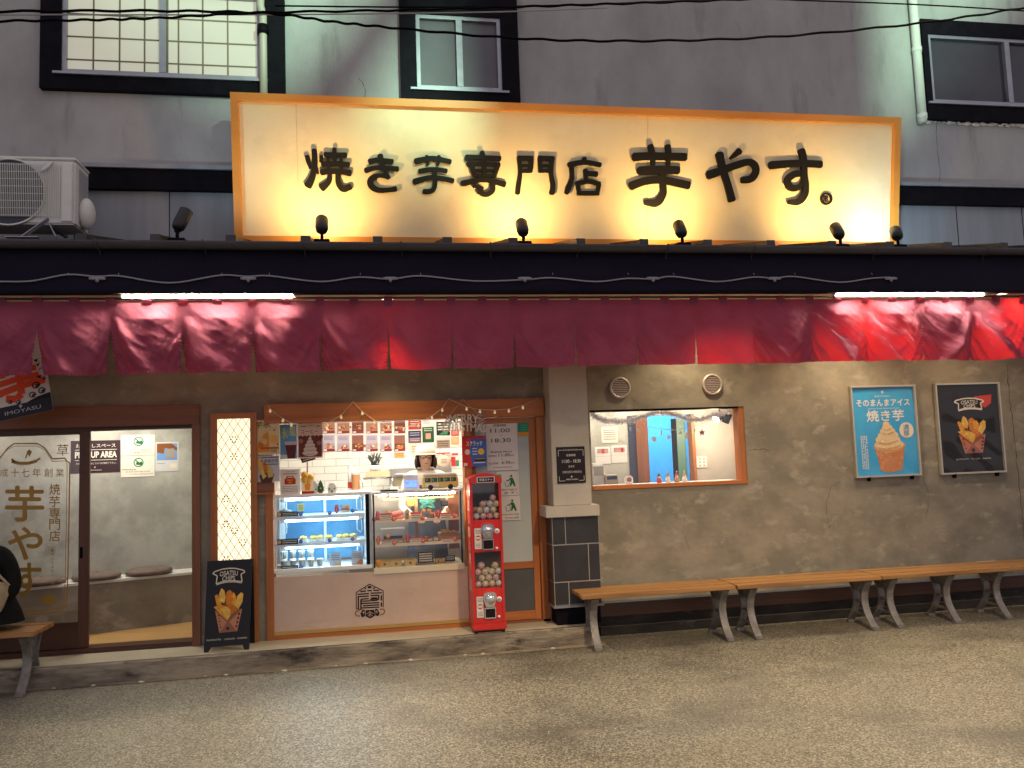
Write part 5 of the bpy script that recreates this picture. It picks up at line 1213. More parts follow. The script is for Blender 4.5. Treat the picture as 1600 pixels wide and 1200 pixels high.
pale = wood('pale_wood_tray', (.52,.33,.14), (.40,.235,.09), 'x', rough=.5)
mb = MB(); mb.box(wx0_+.02, wx1_-.02, .05, .30, ws1-.012, ws1, pale, .002); mb.box(wx0_+.02, wx1_-.02, .044, .0495, ws1-.014, ws1+.010, cream); mb.build('upper_tray', T)
mb = MB(); mb.box(wx0_+.016, wx1_-.016, .05, .40, ws2-.012, ws2, pale, .002); mb.box(wx0_+.016, wx1_-.016, .044, .0495, ws2-.020, ws2+.006, cream); mb.build('lower_tray', T)
mb = MB(); mb.tube([(wx0_+.05,.12,wz1_-.03),(wx1_-.05,.12,wz1_-.03)], .008, mat('lit_warm_tube', (.9,.9,.85), .4, emis=(1,.82,.56), estr=38), 8); mb.build('light_tube', T)
pot = mat('sweet_potato_skin', (.30,.075,.07), .7, col2=(.22,.05,.05), nscale=20)
for px, sc_, lab in ((590,1.0,'sweet potato at the left end of the upper tray in the warm case'),(603,.95,'sweet potato left of centre on the upper tray in the warm case'),(612,.85,'small sweet potato lying low in the pile in the warm case'),(619,1.15,'large sweet potato topping the pile in the warm case'),(623,.9,'sweet potato at the right of the pile in the warm case')):
    o = P(px, 806, .15); o.z = ws1+.02*sc_+(.028 if px == 619 else 0)
    mb = MB(); mb.lathe([(.0,-.055*sc_),(.014*sc_,-.045*sc_),(.024*sc_,-.01),(.022*sc_,.025*sc_),(.010*sc_,.05*sc_),(.0,.06*sc_)], o, pot, axis=(.9,.35,.15), n=14); tag(mb.build('sweet_potato'), lab, 'sweet potato', 'sweet potatoes in the warm case')
o = P(645, 783, .18); mb = MB(); z = wz1_-.075
mb.box(wx0_+.09, wx1_-.06, .16, .175, z, z+.012, pale); mb.box(P(636,790,.17).x, P(647,790,.17).x, .155, .16, z-.06, z+.0, flat(215,165,90)); tag(mb.build('wooden_rail'), 'thin wooden rail with a hanging paper tag inside the warm case', 'rail')
oval_card(590, 805, .045, rdd, 'red oval card at the left end of the upper tray, warm case'); oval_card(685, 803, .045, rdd, 'red oval card at the right end of the upper tray, warm case')
oval_card(591, 844, .040, og2, 'orange oval card at the left end of the lower tray, warm case'); oval_card(637, 841, .040, rdd, 'red oval card in the middle of the lower tray, warm case')
o = P(636, 806, .045); mb = MB(); s = sheetP(mb, 632.5, 800, 640, 813, .045, pale, .003); s.poly([(-.2,.0),(1.2,.0),(.5,-.42)], pale, 0)
for k, ch in enumerate('蜜芋'): s.text(ch, .25,.1+.42*k,.75,.45+.42*k, flat(90,50,20), 1)
tag(mb.build('flavour_card', fix=False), 'wooden arrow shaped card on the upper tray, warm case', 'sign')
for px, py, w_ in ((615,811,'upper tray, left'),(660,809,'upper tray, centre'),(710,806,'upper tray, right end'),(616,848,'lower tray, left'),(661,845,'lower tray, centre'),(711,842,'lower tray, right end')):
    price_disc(px, py, .036, og2, 'orange red round price tag in the warm case, '+w_, 'red price tags in the warm case', .019)
for px, py, w_ in ((606,800,'beside the left red oval'),(606,774,'under the glass top'),(662,798,'left of the pair'),(671,798,'right of the pair'),(699,796,'near the right red oval'),(606,838,'over the lower tray')):
    price_disc(px, py, .047, ye, 'yellow round sticker in the warm case, '+w_, 'yellow stickers in the warm case', .018)
for px0, py0, px1, py1, w_ in ((594,802,613,812,'upper tray left'),(641,800,658,812,'upper tray centre'),(688,801,704,811,'upper tray right'),(596,843,612,850,'lower tray left'),(642,839,658,848,'lower tray centre'),(690,840,707,848,'lower tray right')):
    card('price_card', 'cream price card with a red heading in the warm case, '+w_, px0, py0, px1, py1, .0405 if py0 > 830 else .0415, cream, lambda s: (s.rect(0,0,1,.25,rdd,1), s.lines(.08,.40,.92,2,.28, flat(90,70,50),1,2)), group='price cards in the warm case')
card('black_card', 'small black card hanging at the upper right in the warm case', 689, 782, 700, 791, .05, dk, rows_art(flat(220,215,205), 2)); card('black_card', 'black card over the centre of the upper tray, warm case', 667, 803, 678, 809, .035, dk, rows_art(flat(230,225,215), 2, 4))
o = P(614, 846, .25); mb = MB(); x0, x1 = P(596,830,.25).x, P(632,830,.25).x; mb.box(x0, x1, .22, .38, ws2, ws2+.10, M_['steel'], .005); mb.box(x0+.02, x1-.02, .214, .2195, ws2+.03, ws2+.055, flat(70,68,60)); mb.box(x0-.004, x1+.004, .215, .385, ws2+.101, ws2+.115, M_['steel']); tag(mb.build('steel_tray_box'), 'steel lidded box on the lower tray of the warm case', 'box')
chp = mat('orange_potato_slices', (.66,.26,.03), .6, col2=(.55,.19,.02), nscale=25)
mb = MB(); r_ = random.Random(2)
for k in range(14): o = P(650+k*.9, 842, .10); mb.ball((o.x+r_.uniform(-.03,.03), .10+r_.uniform(-.03,.03), ws2+.012+r_.uniform(0,.035)), .017, chp, 8, 5, (1,1,.6))
tag(mb.build('potato_slices'), 'heap of orange candied potato slices on the lower tray', 'food')
mb = MB(); x0, x1 = P(686,830,.2).x, P(719,830,.2).x; mb.box(x0, x1, .15, .36, ws2, ws2+.035, pale, .004); mb.box(x0, x1, .15, .36, ws2+.037, ws2+.060, pale, .004); tag(mb.build('wooden_boards'), 'two stacked wooden boards at the right of the lower tray', 'board')
boat = mat('kraft_paper', (.58,.42,.17), .8)
for px, lab in ((601,'kraft paper tray at the left in the bottom of the warm case'),(619,'kraft paper tray between two others in the bottom of the warm case'),(641,'kraft paper tray beside the framed black card in the warm case')):
    o = P(px, 882, .09); o.z = wz0_; w = .055
    mb = MB(); v = [(o.x-w,.06,o.z+.058),(o.x+w,.06,o.z+.058),(o.x+w*.75,.06,o.z),(o.x-w*.75,.06,o.z),(o.x-w,.15,o.z+.058),(o.x+w,.15,o.z+.058),(o.x+w*.75,.15,o.z),(o.x-w*.75,.15,o.z),(o.x,.06,o.z+.045)]
    mb.add(v, [(0,3,2,1,8),(4,5,6,7),(0,4,7,3),(1,2,6,5),(3,7,6,2)], boat); s = Print(mb, (o.x-w,.0595,o.z+.058), (2*w,0,0), (0,0,-.058), (0,-1,0)); s.disc(.5,.6,.09, flat(110,70,30), 1); tag(mb.build('paper_tray', fix=False), lab, 'paper tray', 'paper trays in the warm case')
card('framed_card', 'framed black card with pale brush writing at the bottom of the warm case', 652, 861, 678, 880, .06, flat(24,22,24), lambda s: (s.line([(.02,.02),(.98,.02),(.98,.98),(.02,.98),(.02,.02)], .03, flat(150,150,140), 1), s.lines(.12,.16,.9,4,.19, flat(225,215,205),2,11,.6)))
card('black_card', 'small dark blue card at the bottom right of the warm case', 696, 868, 711, 877, .06, flat(35,38,60), rows_art(flat(210,210,220), 2, 8))
for k, px in enumerate((682, 688, 693)):
    o = P(px, 880, .10); o.z = wz0_; mb = MB(); mb.lathe([(.016,0),(.018,.03),(.012,.036),(.012,.045)], o, mat('amber_jar_%d' % k, (.40,.26,.10), .2), n=12); tag(mb.build('small_jar'), 'small amber jar right of the framed black card', 'jar', 'small jars in the warm case')
o = P(592, 878, .07); mb = MB(); o.z = wz0_+.035; mb.ball(o, .03, flat(245,160,45), 14, 8, (1,.5,1)); mb.tube([(o.x,o.y,wz0_),(o.x,o.y,o.z)], .006, pale, 6); tag(mb.build('orange_sign_ball'), 'round orange marker at the bottom left of the warm case', 'sign')
mb = MB(); x0, x1 = P(701,830,.3).x, P(721,830,.3).x; mb.box(x0, x1-.02, .30, .31, wz0_+.1, wz1_-.03, M_['wood_md_z']); tag(mb.build('wooden_divider'), 'brown upright wooden panel at the right inside the warm case', 'panel')
mb = MB(); x0 = P(651,830,.32).x; mb.box(x0-.014, x0+.014, .31, .325, wz0_+.12, wz1_-.06, pale); tag(mb.build('wooden_post'), 'pale wooden upright in the middle of the warm case', 'post')
fry = mat('golden_fries', (.62,.36,.07), .6, col2=(.50,.25,.04), nscale=30)
mb = MB(); r_ = random.Random(12)
for k in range(22):
    o = Vector((P(702,842,.12).x+r_.uniform(-.05,.05), .13+r_.uniform(-.03,.03), ws2+.070+r_.uniform(0,.02))); d = Vector((r_.uniform(-1,1), r_.uniform(-.5,.5), r_.uniform(-.2,.3))).normalized()*.026; mb.tube([o-d, o+d], .005, fry, 5)
tag(mb.build('potato_sticks'), 'heap of golden potato sticks on the wooden boards', 'food')
for k, (px, lab) in enumerate(((626,'first wrapped loaf'),(634,'second wrapped loaf'),(672,'third wrapped loaf'),(681,'fourth wrapped loaf'))):
    o = P(px, 842, .13); o.z = ws2+.018; mb = MB(); mb.ball(o, .024, mat('brown_loaf_%d' % k, ((.42,.20,.07),(.50,.30,.10),(.36,.13,.05),(.52,.34,.14))[k], .5), 12, 7, (1.1,.8,.75)); mb.box(o.x-.018, o.x+.018, o.y-.0215, o.y-.019, o.z-.012, o.z+.006, cream); tag(mb.build('wrapped_loaf'), lab+' from the left on the lower tray of the warm case', 'bread', 'loaves in the warm case')
for k, (px, w_) in enumerate(((646,'left of the teal scarf'),(655,'under the hanging tag'),(676,'right of the black card'))):
    o = P(px, 806, .16); o.z = ws1; mb = MB(); mb.box(o.x-.022, o.x+.022, .14, .18, ws1+.0005, ws1+.05, (flat(205,160,90), flat(225,200,150), flat(190,90,50))[k], .004); s = Print(mb, (o.x-.022,.1395,ws1+.05), (.044,0,0), (0,0,-.05), (0,-1,0)); s.rect(.1,.2,.9,.6, (rdd, og2, ye)[k], 1); s.lines(.15,.65,.85,2,.14, dk, 1, k); tag(mb.build('sweets_packet', fix=False), 'small packet of sweets on the upper tray, '+w_, 'packet', 'packets in the warm case')
# ---- on top of the cases
ztc = cz1
o = P(453, 771, .12); s0 = P(438, 771, .10).x, P(469, 771, .10).x; zt_ = P(453, 733, .10).z
mb = MB(); s = sheet(mb, s0[0], s0[1], ztc, zt_, .10, flat(244,240,228), .006); s.text('お持ち帰り', .25,.08,.75,.13, flat(120,80,70), 1); s.lines(.15,.17,.85,1,.09, flat(150,90,80),1,2)
s.poly([(.22,.60),(.22,.40),(.32,.33),(.32,.27),(.68,.27),(.68,.33),(.78,.40),(.78,.60)], flat(200,55,25), 2); s.rect(.38,.30,.62,.335, flat(244,240,228), 3); s.text('IMO', .36,.40,.64,.47, flat(250,180,60), 3, bold=.03); s.rect(.42,.50,.58,.55, flat(250,180,60), 3); s.lines(.1,.68,.9,4,.065, flat(150,130,120),1,6)
tag(mb.build('takeaway_sign'), 'white stand card with a red carry box standing on the cold case', 'sign')
o = P(481, 769, .12); o.z = ztc; mb = MB(); mb.box(o.x-.05, o.x+.05, .11, .125, ztc, ztc+.12, flat(250,190,70)); mb.box(o.x-.05, o.x+.05, .105, .1095, ztc, ztc+.02, flat(190,50,30)); s = Print(mb, (o.x-.05,.1095,ztc+.12), (.1,0,0), (0,0,-.12), (0,-1,0)); s.rect(0,0,1,.8, flat(250,235,200), 1); s.poly([(.3,.75),(.25,.35),(.5,.2),(.75,.3),(.7,.75)], flat(245,150,40), 2); tag(mb.build('flavour_stand', fix=False), 'small orange and cream stand card on the cold case', 'sign')
o = P(480, 748, .13); mb = MB(); r_ = random.Random(8)
for k in range(9): mb.ball((o.x+r_.uniform(-.03,.03), .13+r_.uniform(-.01,.01), o.z+r_.uniform(-.03,.035)), .03, mat('golden_lump', (.70,.40,.05), .6) if k == 0 else mb.ms[0], 8, 6)
mb.box(o.x-.045, o.x+.045, .115, .15, ztc+.121, o.z-.045, flat(235,200,150)); mb.tube([(o.x,.13,o.z+.04),(o.x+.004,.13,P(481,722,.13).z)], .006, M_['wood_md'], 6); tag(mb.build('golden_potato_sign'), 'golden potato shaped ornament on a stick above the cold case', 'ornament')
mb = MB(); a_, b_, c_, d_ = P(469,715,.125), P(492,709,.125), P(494,717,.125), P(471,724,.125); s = Print(mb, a_, b_-a_, d_-a_, (0,-1,0)); s.poly([(0,.05),(.05,1),(.95,.95),(1,0)], dk, 1); s.lines(.15,.2,.85,2,.36, flat(225,220,210),2,5); mb.add([s.pt(0,.05,-3), s.pt(1,0,-3), s.pt(.95,.95,-3), s.pt(.05,1,-3)], [(0,1,2,3)], dk); tag(mb.build('black_tag', fix=False), 'tilted black tag above the golden potato ornament', 'tag')
def house(px, label, h):
    o = P(px, 768, .14); mb = MB(); mb.box(o.x-.035, o.x+.035, .12, .17, ztc, ztc+.05*h, M_['white_paint'], .003); mb.prism([(o.x-.045,ztc+.05*h),(o.x+.045,ztc+.05*h),(o.x+.02,ztc+.085*h),(o.x-.02,ztc+.085*h)], .112, .178, M_['white_paint']); mb.box(o.x-.008, o.x+.008, .116, .1195, ztc, ztc+.025, flat(120,130,125)); mb.box(o.x-.028, o.x-.014, .116, .1195, ztc+.025, ztc+.04, flat(120,150,150)); mb.box(o.x+.014, o.x+.028, .116, .1195, ztc+.025, ztc+.04, flat(120,150,150)); tag(mb.build('toy_house'), label, 'ornament')
house(490, 'white toy house left of the small green tree on the cold case', 1.25); house(519, 'white toy house right of the small green tree on the cold case', .95)
o = P(501, 768, .14); o.z = ztc; mb = MB(); mb.lathe([(.018,0),(.02,.012),(.0,.012)], o, flat(170,60,40), n=12); mb.lathe([(.034,.012),(.026,.04),(.03,.042),(.018,.075),(.02,.077),(.0,.115)], o, mat('toy_tree', (.03,.12,.04), .7), n=14)
for k in range(7): mb.ball(o+Vector((.026*math.cos(k*2.4), .026*math.sin(k*2.4), .02+.011*k)), .006, flat(240,220,120), 6, 4)
tag(mb.build('toy_tree'), 'small green christmas tree between the white toy houses', 'ornament')
zt2 = wz1_
o = P(643, 767, .16); x0, x1 = P(631,760,.16).x, P(653,760,.16).x; zh = P(643,742,.16).z
mb = MB(); mb.box(x0-.012, x1+.012, .12, .30, zt2, zt2+.02, M_['white_plastic'], .006); mb.prismx([(.15,zt2+.02),(.14,zh),(.18,zh+.005),(.24,zt2+.02)], x0, x1, M_['white_plastic']); mb.box(x0+.01, x1-.008, .134, .1395, zt2+.03, zh-.05, mat('lit_till_screen', (.1,.15,.4), .3, emis=(.10,.20,.75), estr=1.0)); s = Print(mb, (x0+.01,.1335,zh-.05), (x1-x0-.018,0,0), (0,0,-(zh-.08-zt2)), (0,-1,0)); s.disc(.2,.3,.1, flat(170,220,255), 1); s.disc(.8,.28,.1, flat(170,220,255), 1); tag(mb.build('card_terminal', fix=False), 'white payment terminal with a blue screen on the warm case', 'terminal')
mb = MB(); x0, x1 = P(660,760,.15).x, P(716,760,.15).x; z1_ = P(690,739,.15).z; yb_ = mat('cream_yellow_enamel', (.66,.50,.16), .35)
mb.box(x0, x1, .13, .22, zt2+.014, z1_-.03, yb_, .010); mb.box(x0+.003, x1-.003, .133, .217, z1_-.028, z1_, M_['white_paint'], .012); s = Print(mb, (x0,.1295,z1_-.03), (x1-x0,0,0), (0,0,-(z1_-.044-zt2)), (0,-1,0))
s.rect(.06,.10,.94,.46, flat(60,95,85), 1); s.rect(.08,.58,.45,.86, flat(245,240,225), 1)
for k in range(5): s.rect(.06+.18*k-.008,.10,.06+.18*k+.012,.46, yb_, 2); s.rect(.10+.18*k,.2,.14+.18*k,.36, flat(110,190,180), 2)
for x in (x0+.07, x1-.07):
    for y in (.128, .20): mb.lathe([(.0,.012),(.012,.012),(.022,.008),(.022,-.008),(.0,-.008)], (x, y, zt2+.0225), M_['rubber'], axis=(0,-1,0), n=14)
tag(mb.build('toy_bus', fix=False), 'cream and yellow toy bus parked on the warm case', 'toy')
mb = MB(); a_, b_ = P(594,768,.2).x, P(622,768,.2).x; mb.box(a_, b_, .16, .30, zt2+.001, zt2+.012, M_['black'], .004); tag(mb.build('cash_tray'), 'flat black coin tray at the left end of the warm case top', 'tray')
# ---- kitchen things behind
ky = 1.25
ktop = P(580, 768, ky).z
mb = MB(); mb.box(P(540,760,ky).x, P(735,760,ky).x, ky, bw-.01, .156, ktop-.02, M_['steel'], .004); mb.box(P(538,760,ky).x, P(737,760,ky).x, ky-.02, bw-.008, ktop-.019, ktop, M_['steel'], .004); tag(mb.build('steel_worktop'), 'long steel worktop against the tiled back wall', 'worktop')
x0, x1 = P(609,745,ky+.05).x, P(705,745,ky+.05).x; mb = MB(); zt_ = P(655,731,ky+.05).z
mb.box(x0, x1, ky+.05, ky+.4, ktop+.001, zt_, M_['steel'], .006); mb.box(x0+.03, x1-.12, ky+.044, ky+.0495, ktop+.04, zt_-.08, flat(150,140,115), 0); mb.box(x0+.05, x1-.14, ky+.02, ky+.043, zt_-.06, zt_-.045, M_['chrome']); tag(mb.build('steel_oven'), 'low steel oven on the worktop behind the clerk', 'oven')
x0, x1 = P(566,745,ky+.02).x, P(613,745,ky+.02).x; zt_ = P(590,741,ky+.02).z; mb = MB()
mb.box(x0, x1, ky+.02, ky+.2, ktop+.0006, ktop+.012, M_['steel'])
for x in (x0, x1): 
    for y in (ky+.025, ky+.195): mb.tube([(x,y,ktop+.012),(x,y,zt_-.04)], .005, M_['chrome'], 6)
for y in (ky+.025, ky+.195): mb.tube([(x0,y,zt_-.04),(x1,y,zt_-.04)], .005, M_['chrome'], 6)
mb.box(x0, x1, ky+.02, ky+.2, zt_-.034, zt_-.03, M_['steel']); tag(mb.build('wire_rack'), 'small wire rack on the steel worktop', 'rack')
mb = MB(); mb.box(x0+.03, x1-.02, ky+.05, ky+.17, zt_-.0295, zt_+.03, flat(225,200,160), .004); tag(mb.build('cream_box'), 'cream paper box lying on the wire rack', 'box')
mb = MB(); o = Vector(((x0+x1)/2-.02, ky+.11, zt_+.0305)); mb.lathe([(.055,0),(.06,.06),(.056,.06),(.05,.004)], o, M_['clear'] if 0 else M_['white_plastic'], n=16)
r_ = random.Random(4)
for k in range(34): a = r_.uniform(0,6.28); mb.tube([o+Vector((r_.uniform(-.03,.03), r_.uniform(-.02,.02), .01)), o+Vector((r_.uniform(-.075,.075), r_.uniform(-.03,.03), .17+r_.uniform(-.03,.02)))], .0035, flat(60,66,60), 5)
tag(mb.build('straw_cup'), 'white pot full of dark straws on the cream box', 'straws')
mb = MB(); o = P(556, 768, ky+.08); o.z = ktop
for k in range(7): mb.lathe([(.035,0),(.042,.10)], o+Vector((0,0,.018*k)), flat(220,160,110) if k < 5 else flat(235,225,210), n=14, caps=(k == 6))
tag(mb.build('cup_stack'), 'stack of tan paper cups at the left end of the worktop', 'cups')
mb = MB(); o = P(549, 768, ky+.14); o.z = ktop; mb.lathe([(.035,0),(.035,.20),(.02,.23),(.012,.24),(.012,.27)], o, M_['white_plastic'], n=14); mb.lathe([(.0355,.04),(.0355,.1)], o, flat(205,60,50), n=14, caps=False); tag(mb.build('squeeze_bottle'), 'white bottle with a red band behind the paper cups', 'bottle')
# ---- menus on the back wall
MY = bw-.012
r_ = random.Random(21)
cols = ((504,523),(527,546),(550,568),(572,590),(594,612),(616,633))
nm = ('leftmost','second','third','fourth','fifth','rightmost')
foods = [photo(205,120,70), photo(215,150,85), photo(220,110,60), photo(235,175,110), photo(190,90,50), photo(225,160,90)]
for ri, (y0, y1) in enumerate(((652,677),(680,705))):
    for ci, (a, b) in enumerate(cols):
        mb = MB(); bgc = [flat(196,180,182), flat(190,178,196)][ri] if ci not in (2,5) else flat(150,95,78); s = sheetP(mb, a, y0, b, y1, MY, bgc)
        s.lines(.12,.10,.85,3,.08, flat(110,90,100),1,ci+7*ri); s.rect(0,.86,1,1, flat(140,38,40), 1); s.rect(.05,.88,.35,.97, flat(235,220,210), 2)
        s.rect(0,(.36,.52)[ri],1,.86, [flat(168,120,100), flat(176,160,172)][ri] if ci not in (2,5) else flat(110,62,48), 1.2)
        for q in range(11):
            cu, cv = r_.gauss(.58,.16), r_.gauss((.64,.72)[ri],.07); a0 = r_.uniform(0,6.3); rr_ = r_.uniform(.06,.17)
            s.poly([(cu+rr_*r_.uniform(.6,1.2)*math.cos(a0+t*1.05), min(.85, cv-rr_*.62*r_.uniform(.6,1.2)*math.sin(a0+t*1.05))) for t in range(6)], r_.choice(foods+[flat(240,215,170), flat(120,60,40)]), 1.8+q*.5)
        tag(mb.build('menu_card'), '%s card in the %s row of menu cards on the back wall' % (nm[ci], ('upper','lower')[ri]), 'menu card', 'menu cards on the back wall')
def notice(px0, py0, px1, py1, bg, label, art=None, Y=MY, seed=1, name='notice', cat='notice'):
    mb = MB(); s = sheetP(mb, px0, py0, px1, py1, Y, bg)
    if art: art(s)
    else: s.lines(.14,.14,.86,4,.18, flat(225,215,205), 1, seed)
    return tag(mb.build(name), label, cat)
notice(638,652,658,671, flat(170,62,45), 'brick red notice at the top of the back wall'); notice(660,652,673,665, flat(232,228,225), 'small white notice beside the brick red one', rows_art(flat(140,130,130),3,2))
notice(638,673,658,692, flat(48,48,76), 'dark notice split navy and plum on the back wall', lambda s: (s.rect(0,.55,1,1,flat(110,75,85),1), s.lines(.12,.15,.88,2,.18,flat(190,190,210),2,3), s.lines(.12,.65,.88,2,.15,flat(215,200,200),2,5)))
notice(660,667,678,691, flat(28,82,48), 'dark green notice with a pink square on the back wall', lambda s: (s.rect(.28,.42,.72,.78,flat(225,150,125),1), s.lines(.15,.1,.85,2,.12,flat(215,215,190),1,2)))
notice(682,659,703,680, flat(22,28,28), 'black notice with pale writing on the back wall', lambda s: (s.lines(.1,.12,.9,3,.2,flat(220,220,205),1,3,.5), s.poly([(.2,.95),(.5,.7),(.85,.75),(.8,.95)], flat(50,130,90), 2)))
notice(682,683,703,700, flat(165,145,125), 'grey brown notice below the black one', lambda s: (s.rect(0,0,1,.25,flat(220,205,190),1), s.lines(.1,.35,.9,3,.2,flat(85,65,60),1,6,.5)))
notice(705,671,717,681, flat(205,70,50), 'small red notice by the post'); notice(705,683,717,694, flat(225,165,90), 'small orange notice by the post')
notice(642,694,654,711, flat(232,208,180), 'beige card left of a row of three behind the cap', rows_art(flat(160,120,95),3,2)); notice(655,692,667,708, flat(236,220,205), 'beige card in the middle of a row of three behind the cap', lambda s: s.rect(.28,.5,.72,.9,flat(200,180,140),1)); notice(668,694,680,711, flat(230,205,175), 'beige card right of a row of three behind the cap', rows_art(flat(150,110,90),4,4))
notice(616,707,632,716, flat(225,175,110), 'small orange card under the rightmost menu card', rows_art(flat(120,60,40),2,3)); notice(705,706,717,728, flat(235,225,215), 'red white and green leaflet by the post', lambda s: (s.rect(0,.35,.55,1,flat(220,60,50),1), s.rect(.55,.6,1,1,flat(90,140,110),1), s.rect(.1,.1,.9,.25,flat(225,70,60),1)))
mb = MB(); o = P(693, 718, MY-.03); mb.ball(o+Vector((0,0,-.02)), .075, mat('cream_pouch', (.62,.48,.36), .7), 14, 8, (1,.4,1)); mb.box(o.x-.075, o.x+.075, o.y-.012, o.y, o.z+.06, o.z+.075, flat(220,70,60)); mb.box(o.x-.016, o.x+.016, o.y-.01, o.y, o.z+.045, o.z+.06, flat(110,120,130)); s = Print(mb, (o.x-.04,o.y-.033,o.z+.01), (.08,0,0), (0,0,-.06), (0,-1,0)); s.lines(.1,.1,.9,3,.3,flat(120,80,60),1,3); tag(mb.build('hanging_pouch', fix=False), 'round cream pouch with a red top hanging right of the clerk', 'pouch')
# ---- posters at the left of the opening
mb = MB(); s = sheetP(mb, 395, 656, 437, 711, -.024, flat(232,205,150)); s.text('芋氷', .10,.05,.66,.22, flat(50,35,30), 2, bold=.0); s.poly([(.12,.92),(.2,.62),(.35,.55),(.4,.40),(.58,.34),(.62,.92)], flat(228,150,60), 1); s.disc(.78,.55,.17, flat(245,185,95), 2); s.disc(.42,.62,.12, flat(240,190,120), 2.5); s.disc(.3,.72,.1, flat(205,120,40), 3); s.rect(.28,.78,.96,.83, flat(200,90,45), 3); s.text('700', .66,.85,.88,.93, flat(50,40,35), 3)
for u, v in ((.14,.30),(.06,.38),(.80,.30),(.92,.70)): s.disc(u, v, .03, flat(60,40,30), 3)
s.disc(.8,.12,.14, flat(240,210,190), 1)
tag(mb.build('shaved_ice_poster'), 'cream and orange shaved ice poster with a 700 price', 'poster')
mb = MB(); s = sheetP(mb, 396, 712, 437, 753, -.020, flat(205,200,205)); s.text('大学焼き芋', .26,.14,.95,.27, flat(60,45,45), 4); s.lines(.3,.05,.95,1,.1,flat(90,70,70),4,2); s.lines(.4,.32,.95,1,.09,flat(90,70,70),4,4)
s.poly([(.22,.75),(.36,1.25),(.62,1.22),(.80,.72),(.5,.60)], flat(92,62,50), 1)
for p_, m_ in (([(.16,.2),(.24,.02),(.34,.2),(.36,.62),(.24,.7)],chip3),([(.34,.3),(.46,.22),(.56,.5),(.44,.78)],chip2),([(.5,.42),(.62,.34),(.72,.5),(.76,.8),(.56,.85)],flat(220,180,110)),([(.26,.55),(.42,.52),(.50,.78),(.36,.9)],flat(240,205,120)),([(.16,.2),(.22,.03),(.26,.12),(.2,.3)],flat(90,30,30))): s.poly(p_, m_, 2+rnd.random())
tag(mb.build('fried_potato_poster'), 'grey poster with a cone of fried potato below the shaved ice poster', 'poster')
mb = MB(); x0, x1 = P(396,766,-.03).x, P(428,766,-.03).x; zz = P(412,764,-.03).z; mb.box(x0, x1, -.035, -.001, zz-.03, zz+.05, M_['wood_md'], .003); mb.box(x0, x1+.0, -.06, -.001, zz-.045, zz-.0305, M_['wood_or'], .002); tag(mb.build('wooden_ledge'), 'short wooden ledge on the wall under the fried potato poster', 'shelf')
PY = .10
mb = MB(); s = sheetP(mb, 437.5, 663, 464, 717, PY, flat(110,180,225)); s.text('氷', .12,.10,.46,.42, flat(225,225,130), 1, bold=.02); s.text('瓶', .56,.06,.92,.34, flat(225,225,130), 1, bold=.02); s.rect(.0,.88,.5,.98,flat(235,235,235),1); s.poly([(.30,.58),(.96,.58),(.88,1.0),(.44,1.0)], flat(110,50,55), 2); s.poly([(.27,.50),(.99,.50),(.96,.60),(.30,.60)], flat(215,205,215), 3); tag(mb.build('iced_drink_poster'), 'pale blue poster of an iced drink in the shop opening', 'poster')
mb = MB(); s = sheetP(mb, 464.5, 657, 504, 716, PY, flat(238,205,185)); s.text('コーヒー', .14,.24,.84,.34, flat(85,45,40), 2); s.lines(.16,.14,.9,1,.08,flat(120,80,75),2,3); s.rect(.06,.44,.96,.96, flat(120,62,48), 1)
for k in range(6): s.disc(.13+.16*k,.45,.085,flat(120,62,48),1.2)
for cx, cy, rx, ry in ((.50,.86,.30,.08),(.50,.76,.26,.075),(.50,.66,.20,.07),(.50,.57,.13,.055),(.5,.49,.07,.05)): s.disc(cx, cy, rx, flat(235,215,200), 2+rx, ry); s.poly([(cx-rx*.8,cy+ry*.4),(cx+rx*.8,cy+ry*.2),(cx+rx*.6,cy+ry*.6),(cx-rx*.5,cy+ry*.75)], flat(205,180,165), 3+cy)
s.disc(.14,.54,.09,flat(180,120,95),2); s.disc(.86,.60,.09,flat(180,120,95),2); s.poly([(.46,.47),(.52,.40),(.54,.47)], flat(240,225,215), 4)
tag(mb.build('coffee_poster'), 'pink and brown poster of a coffee soft ice cream', 'poster')
# ---- papers on the shop door
DY = .0405
mb = MB(); s = sheetP(mb, 722, 681, 760, 729, -.022, flat(75,115,190)); s.poly([(0,0),(.30,0),(.36,.3),(.30,.55),(.42,1),(0,1)], flat(220,55,45), 1); s.rect(.0,.0,1,.10, flat(205,50,45), 1.5); s.text('スクラッチ', .18,.17,.84,.33, flat(245,240,230), 3, bold=.03); s.disc(.78,.52,.13,flat(250,205,60),2); s.rect(.5,.72,.95,.82,flat(30,35,70),2); s.lines(.52,.74,.92,1,.07,flat(245,210,80),3,3); s.rect(.05,.88,.2,.97,flat(240,230,225),2); s.disc(.22,.52,.11,flat(240,215,200),2); s.lines(.46,.86,.95,1,.1,flat(235,235,240),2,5); s.lines(.42,.40,.62,3,.09,flat(235,235,245),2,7)
tag(mb.build('scratch_card_poster'), 'red and blue scratch card poster on the door post', 'poster')
mb = MB(); s = sheetP(mb, 760, 658, 809, 735, DY-.006, flat(238,232,222)); k_ = flat(75,70,62)
s.text('営業時間', .24,.06,.64,.11, k_); s.text('11:00', .14,.15,.76,.23, k_); s.rect(.46,.275,.472,.31,k_,1); s.text('18:30', .16,.35,.78,.43, k_); s.text('Business Hours', .14,.60,.80,.64, k_); s.text('OPEN', .06,.685,.30,.72, k_); s.text('11:00', .38,.66,.74,.72, k_); s.text('am', .76,.69,.87,.715, k_); s.rect(.47,.75,.48,.785,k_,1); s.text('CLOSE', .06,.835,.36,.87, k_); s.text('6:30', .46,.815,.74,.87, k_); s.text('pm', .76,.845,.88,.875, k_); s.lines(.2,.93,.8,1,.03,k_,1,4)
